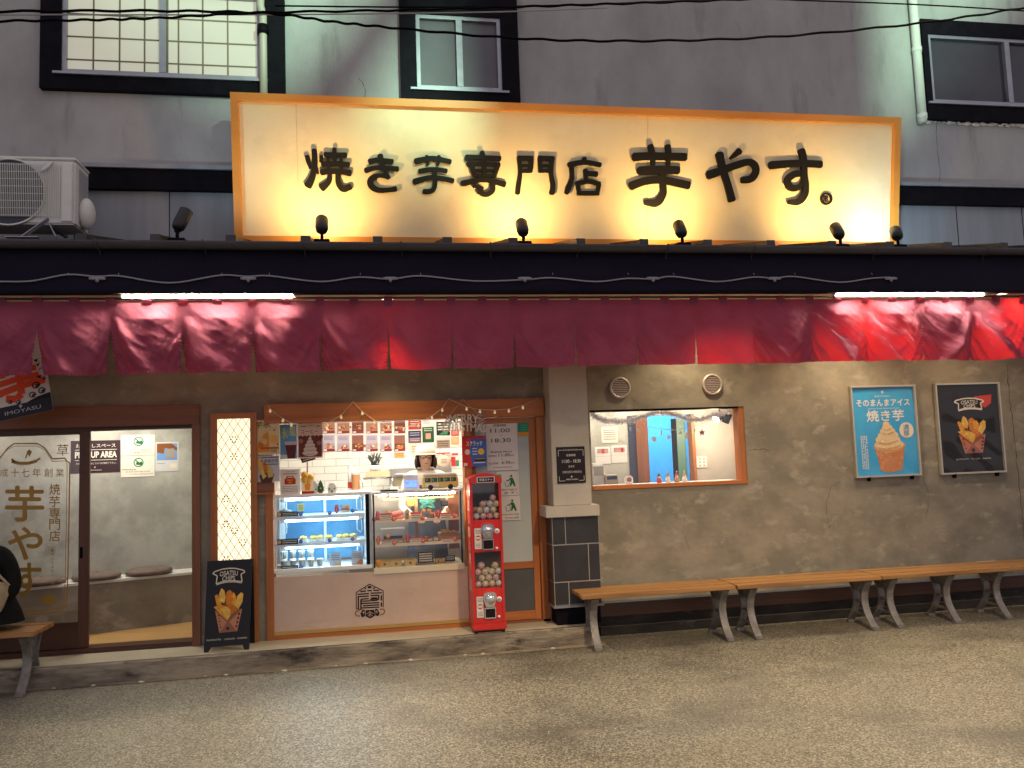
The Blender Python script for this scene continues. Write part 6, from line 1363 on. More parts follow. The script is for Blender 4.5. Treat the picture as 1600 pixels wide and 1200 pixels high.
tag(mb.build('opening_hours_notice'), 'white sheet with opening hours 11:00 to 18:30 on the frosted door', 'notice')
def litter(px0, py0, px1, py1, txts, label, extra):
    mb = MB(); s = sheetP(mb, px0, py0, px1, py1, DY-.006, flat(236,230,220)); g_ = flat(35,120,60)
    s.disc(.66,.20,.05,g_,1); s.poly([(.60,.27),(.72,.27),(.80,.46),(.84,.62),(.78,.64),(.70,.50),(.64,.62),(.58,.62),(.62,.44)], g_, 1); s.line([(.62,.30),(.50,.40)], .05, g_, 1); s.line([(.36,.42),(.40,.62),(.54,.62),(.58,.44)], .025, flat(90,140,100), 1); s.disc(.46,.38,.03,g_,1)
    for k, t_ in enumerate(txts): s.text(t_, .18 if k == 0 else .32, .72+.13*k, .94, .80+.13*k, flat(60,60,55), 1)
    if extra: s.rect(.0,.12,.22,.26,flat(110,180,70),1); s.rect(.0,.46,.12,.66,flat(80,150,205),1)
    tag(mb.build('litter_notice'), label, 'notice')
litter(776, 736.5, 811, 774, ('お客様のゴミはお願いいたし', 'ます。'), 'white notice with a green litter figure and coloured squares, on the door', True)
litter(777, 774.8, 813, 813, ('Bring your trash', 'to the staff.'), 'white notice with a green litter figure and English writing, on the door', False)
mb = MB(); s = sheetP(mb, 809.5, 659, 830, 681, DY-.005, flat(30,160,135)); s.rect(0,.72,1,1,flat(240,165,50),1); s.lines(.2,.2,.8,3,.16,flat(120,200,120),1,3); tag(mb.build('door_sticker'), 'green and orange sticker at the top of the frosted door', 'sticker')
# ---- fairy lights and the greeting over the opening
pts = [(417,632),(422,639),(432,647),(442,654),(455,661),(485,667),(512,661),(533,649),(552,628),(566,643),(585,657),(607,665),(631,668),(654,662),(675,650),(691,638),(701,623),(729,636),(750,640),(773,641),(795,639),(817,634),(841,622)]
T = thing('fairy_lights', 'pale string of little bulbs draped along the cedar lintel', 'string lights', P(630,640,-.065))
mb = MB(); mb.tube([P(x, y, -.062) for x, y in pts], .0035, mat('cream_cord', (.62,.52,.36), .6), 6); mb.build('cord', T)
for i, (x, y) in enumerate(pts):
    if i in (0, 2, 5, 8, 16, 22): continue
    o = P(x, y+2, -.066); mb = MB(); mb.lathe([(.0,-.022),(.010,-.016),(.012,-.006),(.006,.004),(.005,.012)], o, mat('fairy_bulb', (.78,.62,.36), .2, emis=(1,.78,.42), estr=.12) if 'fairy' not in M_ else M_['fairy'], n=10); M_.setdefault('fairy', mb.ms[0]); mb.build('bulb', T)
T = thing('greeting_sign', 'glittering MERRY CHRISTMAS letters hanging from a cord on the lintel', 'sign', P(724,660,-.085))
tin = mat('silver_glitter', (.78,.70,.54), .45, metal=.1, col2=(.50,.42,.30), nscale=120, bump=.4, bscale=150)
def letters(body, x0, y0, x1, y1, Y, arc, m, dep=.010):
    vs, fs, _ = text_mesh(body, .02); mb = MB(); a, b, c = P(x0,y0,Y), P(x1,y0,Y), P(x0,y1,Y)
    w_ = [a+(b-a)*u+(c-a)*(1-v)+Vector((0,0,-arc*(2*u-1)**2)) for u, v in vs]; n = len(w_)
    mb.add(w_+[q+Vector((0,dep,0)) for q in w_], fs+[tuple(k+n for k in f) for f in fs], m)
    from collections import Counter
    cnt = Counter(tuple(sorted((f[i], f[(i+1) % len(f)]))) for f in fs for i in range(len(f)))
    mb.add(w_+[q+Vector((0,dep,0)) for q in w_], [(a_, b_, b_+n, a_+n) for (a_, b_), k in cnt.items() if k == 1], m); return mb
letters('MERRY', 702, 647, 748, 660, -.085, .008, tin).build('upper_word', T, fix=False); letters('CHRISTMAS', 691, 661, 759, 674, -.085, .012, tin).build('lower_word', T, fix=False)
mb = MB(); ap = P(723,624,-.062)
for x, y in ((703,648),(747,647)): mb.tube([ap, P(x,y,-.084)], .0035, M_['fairy'].copy() if 0 else mat('tan_cord', (.55,.38,.22), .7), 6)
mb.tube([P(703,660,-.08),P(748,660,-.08)], .003, tin, 6); mb.build('hanging_cord', T)
mb = MB(); r_ = random.Random(3)
for k in range(60):
    x = r_.choice((r_.uniform(690,705), r_.uniform(744,758))); o = P(x, r_.uniform(648,664), -.08+r_.uniform(-.01,.02)); d = Vector((r_.uniform(-1,1), r_.uniform(-.4,.4), r_.uniform(-1,1))).normalized()*.018; q = d.cross(Vector((0,1,0)))*.3
    mb.add([o-d, o+q, o+d, o-q], [(0,1,2,3)], flat(190,150,160) if k % 3 else tin)
mb.build('tinsel_leaves', T, fix=False)

# ================================================================= vestibule things
vo = vw(0,.36,0) ; vN = -vn                                   # the upper plaster wall's plane
def vsheet(mb, px0, py0, px1, py1, m):
    o = vw(0, .297, 0)
    # vw() measures depth away from the camera
    a, b, c = PP(px0,py0,o,vn), PP(px1,py0,o,vn), PP(px0,py1,o,vn)
    a2, b2, c2 = a, Vector((b.x,b.y,a.z)), Vector((a.x,a.y,c.z)); nn = vn if vn.y < 0 else -vn
    s = Print(mb, a2, b2-a2, c2-a2, nn); s.poly([(0,0),(0,1),(1,1),(1,0)], m, 1)
    mb.add([s.pt(0,0,-2), s.pt(1,0,-2), s.pt(1,1,-2), s.pt(0,1,-2)], [(0,1,2,3)], m); return s
mb = MB(); s = vsheet(mb, 111, 689, 188, 740, flat(58,36,44)); w = flat(235,228,215)
s.text('お受渡しスペース', .10,.10,.90,.22, w, 3, bold=.01); s.rect(.08,.28,.93,.295,w,3); s.text('PICK UP AREA', .08,.34,.93,.54, w, 3, bold=.035); s.rect(.08,.60,.93,.615,w,3); s.text('お会計後の商品はこちらでお受取り下さい。', .10,.68,.92,.74, w, 3); s.disc(.48,.83,.015,w,3); s.text('IMOYASU', .36,.90,.62,.94, w, 3)
tag(mb.build('pick_up_notice', fix=False), 'plum notice reading PICK UP AREA on the plaster wall', 'notice')
for (y0, y1, lab, tx) in ((680,712,'upper white notice with a green no dogs ring',('お店お渡しスペースへの','ペットのご来店は','ご遠慮ください。')),(713,746,'lower white notice with a green no dogs ring, in English',('Please','no pets and dogs inside','in this waiting room'))):
    mb = MB(); s = vsheet(mb, 189, y0, 241.5, y1, flat(236,232,215)); g_ = flat(25,120,75)
    s.ring(.52,.32,.15,.03,g_,2); s.line([(.42,.18),(.62,.47)], .03, g_, 3); s.poly([(.44,.42),(.46,.28),(.54,.32),(.62,.26),(.64,.40),(.58,.45)], g_, 2)
    for k, t_ in enumerate(tx): s.text(t_, (.05,.14,.3)[k], .60+.12*k, (.55,.86,.95)[k] if k else .45, .67+.12*k, flat(70,65,55), 2)
    tag(mb.build('no_dogs_notice', fix=False), lab+' in the entrance', 'notice')
mb = MB(); s = vsheet(mb, 243, 691, 279, 737, flat(215,215,215)); s.rect(.06,.05,.94,.62,flat(120,165,220),2); s.poly([(.06,.05),(.7,.05),(.94,.2),(.94,.3),(.4,.2),(.35,.4),(.06,.35)], flat(140,85,45), 3); s.poly([(.4,.25),(.8,.22),(.85,.5),(.45,.55)], flat(165,160,150), 3); s.disc(.75,.52,.08,flat(190,150,130),4); s.rect(.62,.74,.92,.90,flat(238,230,205),2); s.rect(.06,.72,.4,.74,flat(150,150,150),2)
tag(mb.build('photo_notice', fix=False), 'small photo sheet right of the no dogs notices', 'notice')
cu = mat('brown_seat_cushion', (.17,.125,.10), .9, col2=(.12,.085,.07), nscale=14, bump=.3, bscale=40)
for px, lab in ((64,'round brown seat cushion seen through the gold lettered glass'),(151,'round brown seat cushion beside the door stile'),(233,'round brown seat cushion furthest from the sliding door')):
    o = PP(px, 897-(px-151)*.03, vw(0,.13,0), vn); o.z = LZ+.001
    mb = MB(); mb.lathe([(.0,.0),(.16,.0),(.195,.012),(.20,.028),(.19,.045),(.15,.056),(.0,.060)], o, cu, n=36); mb.lathe([(.0,.060),(.012,.064),(.0,.066)], o, cu, n=8); tag(mb.build('seat_cushion'), lab, 'cushion', 'round cushions on the plaster ledge')

# ================================================================= the side window's contents
T = None
pts = [(924,645),(932,652),(945,657),(965,659),(985,657),(1003,651),(1020,645),(1038,644),(1055,648),(1075,655),(1092,656),(1110,651),(1128,645),(1150,639)]
mb = MB(); cu_ = [P(x, y, .20) for x, y in pts]; r_ = random.Random(9)
ts = mat('silver_tinsel', (.78,.74,.80), .35, metal=.15); tw_ = mat('white_tinsel', (.90,.86,.82), .5)
for i in range(len(cu_)-1):
    for k in range(210):
        o = cu_[i].lerp(cu_[i+1], r_.random()); d = Vector((r_.gauss(0,1), r_.gauss(0,1), r_.gauss(0,1))).normalized(); L_ = r_.uniform(.03,.058); q = d.cross(Vector((r_.gauss(0,1),r_.gauss(0,1),.3))).normalized()*.0045
        mb.add([o-q, o+q, o+d*L_], [(0,1,2)], ts if r_.random() < .3 else tw_)
mb.tube(cu_, .004, tw_, 6); tag(mb.build('tinsel_garland', fix=False), 'silver tinsel garland along the top of the side window', 'garland')
T = thing('ornament_string', 'string of small wooden christmas ornaments in the side window', 'garland', P(1045,672,.22))
lp = [(983,660),(1003,664),(1028,670),(1055,672),(1080,668),(1102,660),(1120,652)]; mb = MB(); mb.tube([P(x,y,.22) for x, y in lp], .0025, mat('jute', (.55,.44,.28), .8), 5); mb.build('cord', T)
def star(o, r, m, n=5, t=.006, ri=.45):
    mb = MB(); mb.prism([(o.x+(r if k % 2 == 0 else r*ri)*math.sin(k*math.pi/n), o.z+(r if k % 2 == 0 else r*ri)*math.cos(k*math.pi/n)) for k in range(2*n)], o.y, o.y+t, m); return mb
for k, (px, py, kind) in enumerate(((1022,686,'s'),(1045,683,'h'),(1063,676,'b'),(1073,681,'l'),(1097,676,'r'),(985,668,'p'),(997,669,'p'),(1033,674,'p'),(1085,670,'p'))):
    o = P(px, py, .22); m_ = flat(250,240,220) if kind != 'r' else flat(190,90,70)
    mb = star(o, .036 if kind in 'sr' else .028, m_, 6 if kind == 's' else 5) if kind in 'srhb' else MB()
    if kind == 'l': mb.prism([(o.x,o.z+.045),(o.x+.018,o.z),(o.x,o.z-.04),(o.x-.018,o.z)], .22, .226, m_)
    if kind == 'p': mb.box(o.x-.006, o.x+.006, .216, .226, o.z-.035, o.z+.006, m_)
    mb.tube([(o.x,.223,o.z+.02),(o.x,.221,o.z+.07)], .0015, m_, 4); mb.build('ornament', T)
def figure(px, label, c1, c2, h=.085):
    o = P(px, 755, .22); o.z = wz0+.0065; mb = MB(); mb.lathe([(.0,0),(.024,.0),(.026,.02),(.018,.05),(.0,.055)], o, c1, n=14); mb.ball(o+Vector((0,0,.060)), .016, flat(235,205,180), 10, 7); mb.lathe([(.018,.066),(.012,.078),(.0,.10)], o, c2, n=12); mb.ball(o+Vector((0,-.012,.052)), .011, flat(240,238,230), 8, 6); mb.ball(o+Vector((0,0,.102)), .006, flat(240,238,230), 6, 4); tag(mb.build('toy_figure'), label, 'figurine', 'figurines on the window sill')
figure(1030, 'small figurine with a green cap and red body on the window sill', flat(200,50,45), flat(50,110,70)); figure(1044, 'white figurine second from the left on the window sill', flat(230,225,215), flat(170,160,150)); figure(1058, 'tan figurine with a red cap on the window sill', flat(190,140,95), flat(205,70,55)); figure(1070, 'white figurine with a golden cap nearest the wooden edge on the sill', flat(240,235,225), flat(220,180,100))
mb = MB(); a_, b_ = P(976,757,.24).x, P(989,757,.24).x; mb.box(a_, b_, .22, .26, wz0+.007, wz0+.085, M_['white_plastic'], .012); s = Print(mb, (a_,.2195,wz0+.085), (b_-a_,0,0), (0,0,-.078), (0,-1,0)); s.disc(.5,.45,.3,flat(190,120,110),1); s.disc(.36,.5,.08,flat(60,45,45),2); s.disc(.64,.5,.08,flat(60,45,45),2); tag(mb.build('toy_clock', fix=False), 'white rounded toy clock on the window sill', 'clock')
RYs = RY-.004
notice(940,667,965,692, flat(232,226,212), 'white sheet of notes on the wall behind the side window', rows_art(flat(120,110,100),5,2), RYs)
for a, b, y0, y1, side in ((930,954,698,725,'left'),(955.5,980,696,723,'right')):
    notice(a, y0, b, y1, flat(238,234,228), 'white calendar sheet with red marks, %s of the pair behind the side window' % side, (lambda q: lambda s: (s.rect(.14,.12,.86,.40,flat(225,190,185),1), s.rect(q,.12,q+.16,.40,flat(225,70,60),2), s.lines(.15,.15,.85,3,.08,flat(150,60,60),3,5), s.line([(0,.55),(1,.55)], .02, flat(200,195,190), 1)))(.44 if side == 'left' else .6), RYs, name='calendar_sheet', cat='calendar')
mb = MB(); a_, b_ = P(924,740,.75).x, P(945,740,.75).x; zt_ = P(935,724,.75).z; mb.box(a_, b_, .72, .95, 1.0, zt_, M_['white_plastic'], .02); mb.box(a_+.02, b_-.02, .715, .7195, zt_-.12, zt_-.03, flat(190,185,178)); tag(mb.build('white_dispenser'), 'white dispenser in the left corner of the side window', 'dispenser')
mb = MB(); a_, b_ = P(946,750,.70).x, P(965,750,.70).x; zt_ = P(955,742,.70).z; mb.box(a_, b_, .68, .85, 1.0, zt_, flat(225,205,175), .004); mb.box(a_+.01, b_-.01, .676, .6795, zt_-.045, zt_-.01, flat(45,70,120)); tag(mb.build('small_carton'), 'small cream carton with a blue label beside the white dispenser', 'carton')
mb = MB(); mb.box(a_-.5, b_+.25, .62, 1.10, .90, .999, M_['wood_md']); tag(mb.build('side_table'), 'low table under the dispenser behind the side window', 'table')
mb = MB(); a_, b_, c_, d_ = rectP(1088,713,1104,731,RY); mb.box(a_, b_, RY-.012, RY-.0005, c_, d_, M_['white_plastic'], .003); s = Print(mb, (a_,RY-.0122,d_), (b_-a_,0,0), (0,0,c_-d_), (0,-1,0))
for u in (.2,.6):
    for v in (.12,.42,.70): s.rect(u,v,u+.22,v+.18, flat(190,185,175), 1)
tag(mb.build('switch_plate', fix=False), 'white switch plate on the grey wall behind the side window', 'switch')
o = P(1119, 655, .75); T = thing('room_spotlight', 'bright lit spotlight on the ceiling behind the side window', 'spotlight', o)
mb = MB(); mb.lathe([(.0,.0),(.04,.0),(.045,.05),(.035,.09)], o, M_['black'], axis=(.75,.3,.55), n=18); mb.tube([o+Vector((.05,.02,.05)),(o.x+.06,o.y+.03,2.5)], .008, M_['black'], 8); mb.build('lamp_body', T)
mb = MB(); mb.lathe([(.0,-.004),(.037,-.004),(.0,-.03)], o, mat('lit_spot_lens', (1,1,1), .3, emis=(1,.82,.55), estr=30), axis=(.75,.3,.55), n=18); mb.build('lens', T)
lamp('room_spot_bulb', 'POINT', o+Vector((-.05,-.05,-.05)), 9.0, (1,.80,.55), T, shadow_soft_size=.04)
o = P(1136, 652, .9); mb = MB(); mb.lathe([(.0,-.06),(.04,-.06),(.042,.04),(.0,.045)], o, M_['black'], axis=(.3,-.3,.9), n=18); mb.tube([o,(o.x,o.y,2.5)], .008, M_['black'], 8); tag(mb.build('unlit_spotlight'), 'black unlit spotlight beside the bright one behind the side window', 'spotlight')

# ---- loose stones along the foot of the step
pm = mat('pale_stone', (.48,.42,.32), .7)
for i, px in enumerate((100, 160, 233, 328, 360, 448, 526, 571, 640, 724, 751, 858)):
    x = G(px, 1072-.075*px, .045).x; o = Vector((x, kerb_y(x)-.035-.012*(i % 3), .047)); mb = MB(); mb.ball(o, .011+.004*((i*7) % 3), pm, 8, 5, (1.3,.9,.55))
    tag(mb.build('small_stone'), 'small pale stone lying at the foot of the concrete step', 'stone', 'stones along the step')
# ================================================================= lamps inside
def ceiling_lamp(x, y, z, pw, col, label, sx=.9, sy=.3, em=4.0):
    t = thing('ceiling_lamp', label, 'ceiling lamp', (x, y, z)); mb = MB(); mb.box(x-sx/2, x+sx/2, y-sy/2, y+sy/2, z-.03, z, M_['white_plastic'], .006); mb.build('lamp_housing', t)
    mb = MB(); mb.box(x-sx/2+.02, x+sx/2-.02, y-sy/2+.02, y+sy/2-.02, z-.036, z-.031, mat('lit_ceiling_panel', (.9,.9,.9), .4, emis=col, estr=em)); mb.build('lamp_panel', t)
    lamp('panel_light', 'AREA', (x, y, z-.045), pw, col, t, aim=(x, y, 0), shape='RECTANGLE', size=sx*.9, size_y=sy*.9)
warm = (1.0,.91,.78)
ceiling_lamp(-.1, .85, 2.449, L_SHOP, warm, 'lit ceiling panel over the left half of the shop'); ceiling_lamp(1.0, .95, 2.449, L_SHOP*.8, warm, 'lit ceiling panel over the right half of the shop')
ceiling_lamp(.35, .38, 2.449, 5.0, warm, 'unseen ceiling panel added behind the shop lintel to light the clerk', 1.1, .2); ceiling_lamp(-2.1, .55, 2.299, 5.2, (1,.93,.80), 'lit ceiling panel in the entrance vestibule', .7, .25); ceiling_lamp(-3.6, .5, 2.299, 8.0, (1,.92,.78), 'lit ceiling panel further left in the vestibule', .7, .25)  # panel behind the lintel is added to brighten the clerk's face
ceiling_lamp(2.5, .75, 2.499, 6.0, (1,.88,.72), 'lit ceiling panel in the room behind the side window', .6, .25)
ceiling_lamp(3.3, 2.0, 2.499, 15.0, (.30,.75,1.0), 'blue lit ceiling panel in the blue back room', .8, .3)

# ================================================================= people
def skin_mesh(nodes, edges, root, sub=2):
    me = bpy.data.meshes.new('figure'); me.from_pydata([n[0] for n in nodes], edges, []); o = bpy.data.objects.new('figure', me); C.objects.link(o)
    o.modifiers.new('skin', 'SKIN'); md = o.modifiers.new('sub', 'SUBSURF'); md.levels = sub; md.render_levels = sub
    bpy.context.view_layer.update()
    if not me.skin_vertices: 
        bm = bmesh.new(); bm.from_mesh(me); bm.verts.layers.skin.verify(); bm.to_mesh(me); bm.free()
    for i, n in enumerate(nodes):
        r = n[1]; me.skin_vertices[0].data[i].radius = r if isinstance(r, tuple) else (r, r); me.skin_vertices[0].data[i].use_root = (i == root)
    bpy.context.view_layer.update()
    ev = bpy.data.meshes.new_from_object(o.evaluated_get(bpy.context.evaluated_depsgraph_get())); bpy.data.objects.remove(o); return ev
def body_nodes(spec):
    names = list(spec); nodes = [(Vector(spec[k][0]), spec[k][1]) for k in names]; edges = [(names.index(spec[k][2]), i) for i, k in enumerate(names) if spec[k][2]]
    return names, nodes, edges
def add_hand(spec, wrist, d, up, side, r=.0085, curl=.6):
    w = Vector(spec[wrist][0]); d = Vector(d).normalized(); up = Vector(up); up = (up-d*up.dot(d)).normalized(); s_ = d.cross(up)*side
    pm = wrist+'_palm'; spec[pm] = (w+d*.06, (.030,.014), wrist)
    for k, (off, ln) in enumerate(((-.028,.062),(-.010,.072),(.010,.068),(.027,.054))):
        a = w+d*.095+s_*off; b = a+(d-up*curl*.5)*ln*.5; c = b+(d*.6-up*curl)*ln*.45
        spec[pm+'f%da' % k] = (a, r*1.05, pm); spec[pm+'f%db' % k] = (b, r, pm+'f%da' % k); spec[pm+'f%dc' % k] = (c, r*.85, pm+'f%db' % k)
    a = w+d*.045-s_*.036; spec[pm+'ta'] = (a, r*1.15, pm); spec[pm+'tb'] = (a+(d*.7-s_*.7).normalized()*.034, r, pm+'ta')
def person_object(name, spec, root, parent, zone, mats):
    names, nodes, edges = body_nodes(spec); me = skin_mesh(nodes, edges, names.index(root))
    off = wloc(parent)
    for m_ in mats: me.materials.append(m_)
    for p in me.polygons: p.use_smooth = True; p.material_index = zone(p.center)
    return me, off
# --- the clerk behind the counter
hx, hy = P(665, 718, .70).x, .70
T = thing('person', 'clerk in a white cap and glasses looking down behind the counter', 'person', (hx, .76, .155))
S = {}
S['pelvis'] = ((hx,.78,.98),(.155,.11),None); S['waist'] = ((hx,.775,1.14),(.135,.10),'pelvis'); S['chest'] = ((hx,.765,1.37),(.155,.105),'waist'); S['collar'] = ((hx,.755,1.485),(.095,.07),'chest'); S['neck'] = ((hx,.735,1.545),(.042,.045),'collar')
S['skull_base'] = ((hx,.700,1.603),(.057,.066),'neck'); S['skull'] = ((hx,.705,1.665),(.076,.088),'skull_base'); S['crown'] = ((hx,.715,1.725),(.058,.066),'skull')
for sg, n_ in ((-1,'r'),(1,'l')):
    S['sh'+n_] = ((hx+sg*.165,.765,1.475),.066,'collar'); S['el'+n_] = ((hx+sg*.235,.72,1.19),.045,'sh'+n_); S['wr'+n_] = ((hx+sg*.12,.54,1.10),.030,'el'+n_); add_hand(S, 'wr'+n_, (-sg*.4,-.9,-.1), (0,0,1), sg)
    S['hip'+n_] = ((hx+sg*.085,.78,.90),.10,'pelvis'); S['kn'+n_] = ((hx+sg*.09,.775,.56),.062,'hip'+n_); S['an'+n_] = ((hx+sg*.09,.79,.215),.042,'kn'+n_); S['to'+n_] = ((hx+sg*.10,.65,.185),.034,'an'+n_)
def zone(c):
    if c.z > 1.535 and abs(c.x-hx) < .11: return 0
    if c.z < .98: return 2
    if c.y < .60 and c.z < 1.25: return 0
    return 1
me, off = person_object('body', S, 'pelvis', T, zone, [M_['skin'], M_['shirt'], M_['denim']])
fy = None
for v in me.vertices:                                     # a face on the head: nose, brow, chin, cheeks
    c = v.co
    if c.z > 1.56 and c.y < .70:
        dx = c.x-hx
        c.y -= .022*math.exp(-(dx/.013)**2-((c.z-1.632)/.018)**2) + .007*math.exp(-(dx/.03)**2-((c.z-1.590)/.014)**2) + .006*math.exp(-(dx/.05)**2-((c.z-1.690)/.012)**2)
        for sg in (-1, 1): c.y += .008*math.exp(-((dx-sg*.030)/.016)**2-((c.z-1.663)/.012)**2)
    v.co = c-off
ob = bpy.data.objects.new('body', me); C.objects.link(ob); ob.parent = T
fr_y = .70-.082
mb = MB()
for sg in (-1, 1):
    for k in range(20):
        a, b = k*math.pi/10, (k+1)*math.pi/10; cx = hx+sg*.031
        mb.tube([(cx+.025*math.cos(a), fr_y-.022, 1.662+.018*math.sin(a)), (cx+.025*math.cos(b), fr_y-.022, 1.662+.018*math.sin(b))], .0022, M_['black'], 5)
    mb.tube([(hx+sg*.056,fr_y-.02,1.666),(hx+sg*.074,.70,1.668)], .0022, M_['black'], 5)
mb.tube([(hx-.007,fr_y-.024,1.664),(hx+.007,fr_y-.024,1.664)], .002, M_['black'], 5); mb.build('glasses', T)
mb = MB()
for sg in (-1, 1): mb.ball((hx+sg*.030,fr_y+.000,1.657), .012, mat('dark_eye', (.03,.018,.014), .3) if sg < 0 else mb.ms[0], 10, 6, (1,.4,.32))
mb.build('eyes', T)
mb = MB(); mb.ball((hx,fr_y+.005,1.602), .017, mat('lips', (.42,.13,.11), .5), 12, 6, (1,.4,.26)); mb.build('mouth', T)
mb = MB(); vs = []; fs = []; n = 40
for j, (z, rx, ry, cy_) in enumerate(((1.745,.05,.055,.722),(1.715,.084,.092,.720),(1.67,.096,.100,.722),(1.63,.100,.098,.728),(1.585,.100,.088,.736),(1.565,.094,.080,.738))):
    for k in range(n):
        a = math.pi*(-.16)+math.pi*1.32*k/(n-1); q = 1+.02*math.sin(k*2.3+j); vs.append((hx+rx*q*math.cos(a), cy_+ry*q*math.sin(a), z))
for j in range(5):
    for k in range(n-1): fs.append((j*n+k, (j+1)*n+k, (j+1)*n+k+1, j*n+k+1))
mb.add(vs, fs, M_['hair'], True)
for sg in (-1, 1): mb.ball((hx+sg*.088,.690,1.612), .05, M_['hair'], 12, 8, (.42,.75,1.15))
mb.ball((hx,fr_y+.03,1.708), .05, M_['hair'], 12, 6, (1.25,.7,.35)); mb.build('hair', T, fix=False)
mb = MB(); mb.lathe([(.098,.0),(.101,.010),(.098,.035),(.090,.062),(.070,.082),(.0,.090)], (hx,.716,1.690), mat('cream_cap_cloth', (.70,.60,.48), .85), n=28, sy=1.06); mb.lathe([(.098,.002),(.108,-.010),(.107,-.013),(.096,-.002)], (hx,.708,1.694), mb.ms[0], n=28, sy=1.15, caps=False); mb.build('cap', T)
mb = MB(); vs = []; fs = []; n = 16
for j, (z, w_, y) in enumerate(((1.40,.105,.648),(1.33,.120,.642),(1.2,.140,.650),(1.1,.165,.655),(.98,.180,.650),(.7,.19,.655))):
    for k in range(n+1): u = k/n*2-1; vs.append((hx+w_*u*1.02, y+.085*u*u+.004*math.sin(9*u+z*20), z))
for j in range(5):
    for k in range(n): fs.append((j*(n+1)+k, j*(n+1)+k+1, (j+1)*(n+1)+k+1, (j+1)*(n+1)+k))
mb.add(vs, fs, M_['denim'], True)
for sg in (-1, 1): mb.tube([(hx+sg*.095,.650,1.39),(hx+sg*.10,.672,1.455),(hx+sg*.09,.74,1.495),(hx+sg*.08,.83,1.42)], .011, M_['denim'], 6)
mb.build('apron', T, fix=False)
o = P(668, 785, .60); mb = MB(); r_ = random.Random(6)
vs = []; fs = []; nn = 18
for j in range(nn+1):
    for k in range(nn+1):
        u, v = k/nn*2-1, j/nn*2-1; q = .065*(1+.18*math.sin(5*math.atan2(v, u))); vs.append((o.x+u*q, .618-.03*math.exp(-3*(u*u+v*v))+.018*mnoise.noise((u*2.4, v*2.4, 3)), o.z+v*q*.75))
for j in range(nn):
    for k in range(nn): fs.append((j*(nn+1)+k, j*(nn+1)+k+1, (j+1)*(nn+1)+k+1, (j+1)*(nn+1)+k))
mb.add(vs, fs, mat('mint_cloth', (.12,.48,.40), .85), True); mb.build('mint_scarf', T, fix=False)
# --- someone sitting on the bench at the very left
px_ = -2.93; sy_, sz_ = -.09, .03
T = thing('person', 'seated person in a dark padded coat with a tan shoulder bag', 'person', (px_, -.44, .04))
S = {}
S['pelvis'] = ((px_,-.30,.585),(.17,.115),None); S['waist'] = ((px_,-.27,.72),(.165,.12),'pelvis'); S['chest'] = ((px_,-.26,.90),(.18,.125),'waist'); S['collar'] = ((px_,-.27,1.03),(.11,.09),'chest'); S['neck'] = ((px_,-.285,1.12),(.056,.058),'collar'); S['skull_base'] = ((px_,-.315,1.19),(.062,.07),'neck'); S['skull'] = ((px_,-.315,1.265),(.078,.09),'skull_base'); S['crown'] = ((px_,-.305,1.33),(.058,.066),'skull')
for sg, n_ in ((-1,'r'),(1,'l')):
    S['sh'+n_] = ((px_+sg*.185,-.27,1.005),.078,'collar'); S['ua'+n_] = ((px_+sg*.245,-.285,.87),.072,'sh'+n_); S['el'+n_] = ((px_+sg*.275,-.31,.74),.066,'ua'+n_); S['wr'+n_] = ((px_+sg*.13,-.50,.70),.040,'el'+n_); add_hand(S, 'wr'+n_, (-sg*.7,-.6,-.1), (0,0,1), sg)
    S['hip'+n_] = ((px_+sg*.09,-.36,.565),.095,'pelvis'); S['kn'+n_] = ((px_+sg*.11,-.74,.53),.068,'hip'+n_); S['an'+n_] = ((px_+sg*.11,-.70,.085),.045,'kn'+n_); S['to'+n_] = ((px_+sg*.13,-.86,.038),.036,'an'+n_)
for k_ in S: S[k_] = (Vector(S[k_][0])+Vector((0, sy_, sz_)),)+tuple(S[k_][1:])
def zone2(c):
    c = c-Vector((0, sy_, sz_))
    if c.z > 1.10: return 0
    if c.y < -.545 and c.z > .6: return 0
    return 1 if c.z > .62 or (c.z > .50 and c.y > -.45) else 2
me, off = person_object('body', S, 'pelvis', T, zone2, [M_['skin'], M_['coat'], M_['wire']])
for v in me.vertices:
    c = v.co
    if c.z > 1.18 and c.y < -.41: dx = c.x-px_; c.y -= .022*math.exp(-(dx/.013)**2-((c.z-1.265)/.018)**2)
    v.co = c-off
ob = bpy.data.objects.new('body', me); C.objects.link(ob); ob.parent = T
mb = MB(); vs = []; fs = []; n = 48                        # the coat's skirt spreading over the bench
for j, (z, rx, ry) in enumerate(((.93,.20,.15),(.80,.235,.165),(.68,.27,.185),(.60,.305,.205),(.535,.325,.215),(.515,.33,.215))):
    for k in range(n):
        a = 2*math.pi*k/n; q = 1+.035*mnoise.noise((math.cos(a)*2.2, math.sin(a)*2.2, z*6)); vs.append((px_+rx*q*math.cos(a), -.285+sy_+ry*q*math.sin(a), z+sz_))
for j in range(5):
    for k in range(n): fs.append((j*n+k, (j+1)*n+k, (j+1)*n+(k+1) % n, j*n+(k+1) % n))
mb.add(vs, fs, M_['coat'], True); mb.build('coat_skirt', T, fix=False)
mb = MB(); mb.ball((px_,-.295+sy_,1.285+sz_), .1, M_['hair'], 18, 10, (.95,1.02,1.0)); hv = mb.v; mb.build('hair', T)
mb = MB(); mb.tube([(px_-.15,-.17+sy_,1.08+sz_),(px_-.02,-.40+sy_,.98+sz_),(px_+.20,-.44+sy_,.90+sz_),(px_+.29,-.44+sy_,.80+sz_)], .010, M_['canvas'], 6); mb.build('bag_strap', T)
bmh = bmesh.new(); bmesh.ops.create_cube(bmh, size=1); bmesh.ops.subdivide_edges(bmh, edges=bmh.edges[:], cuts=5, use_grid_fill=True)
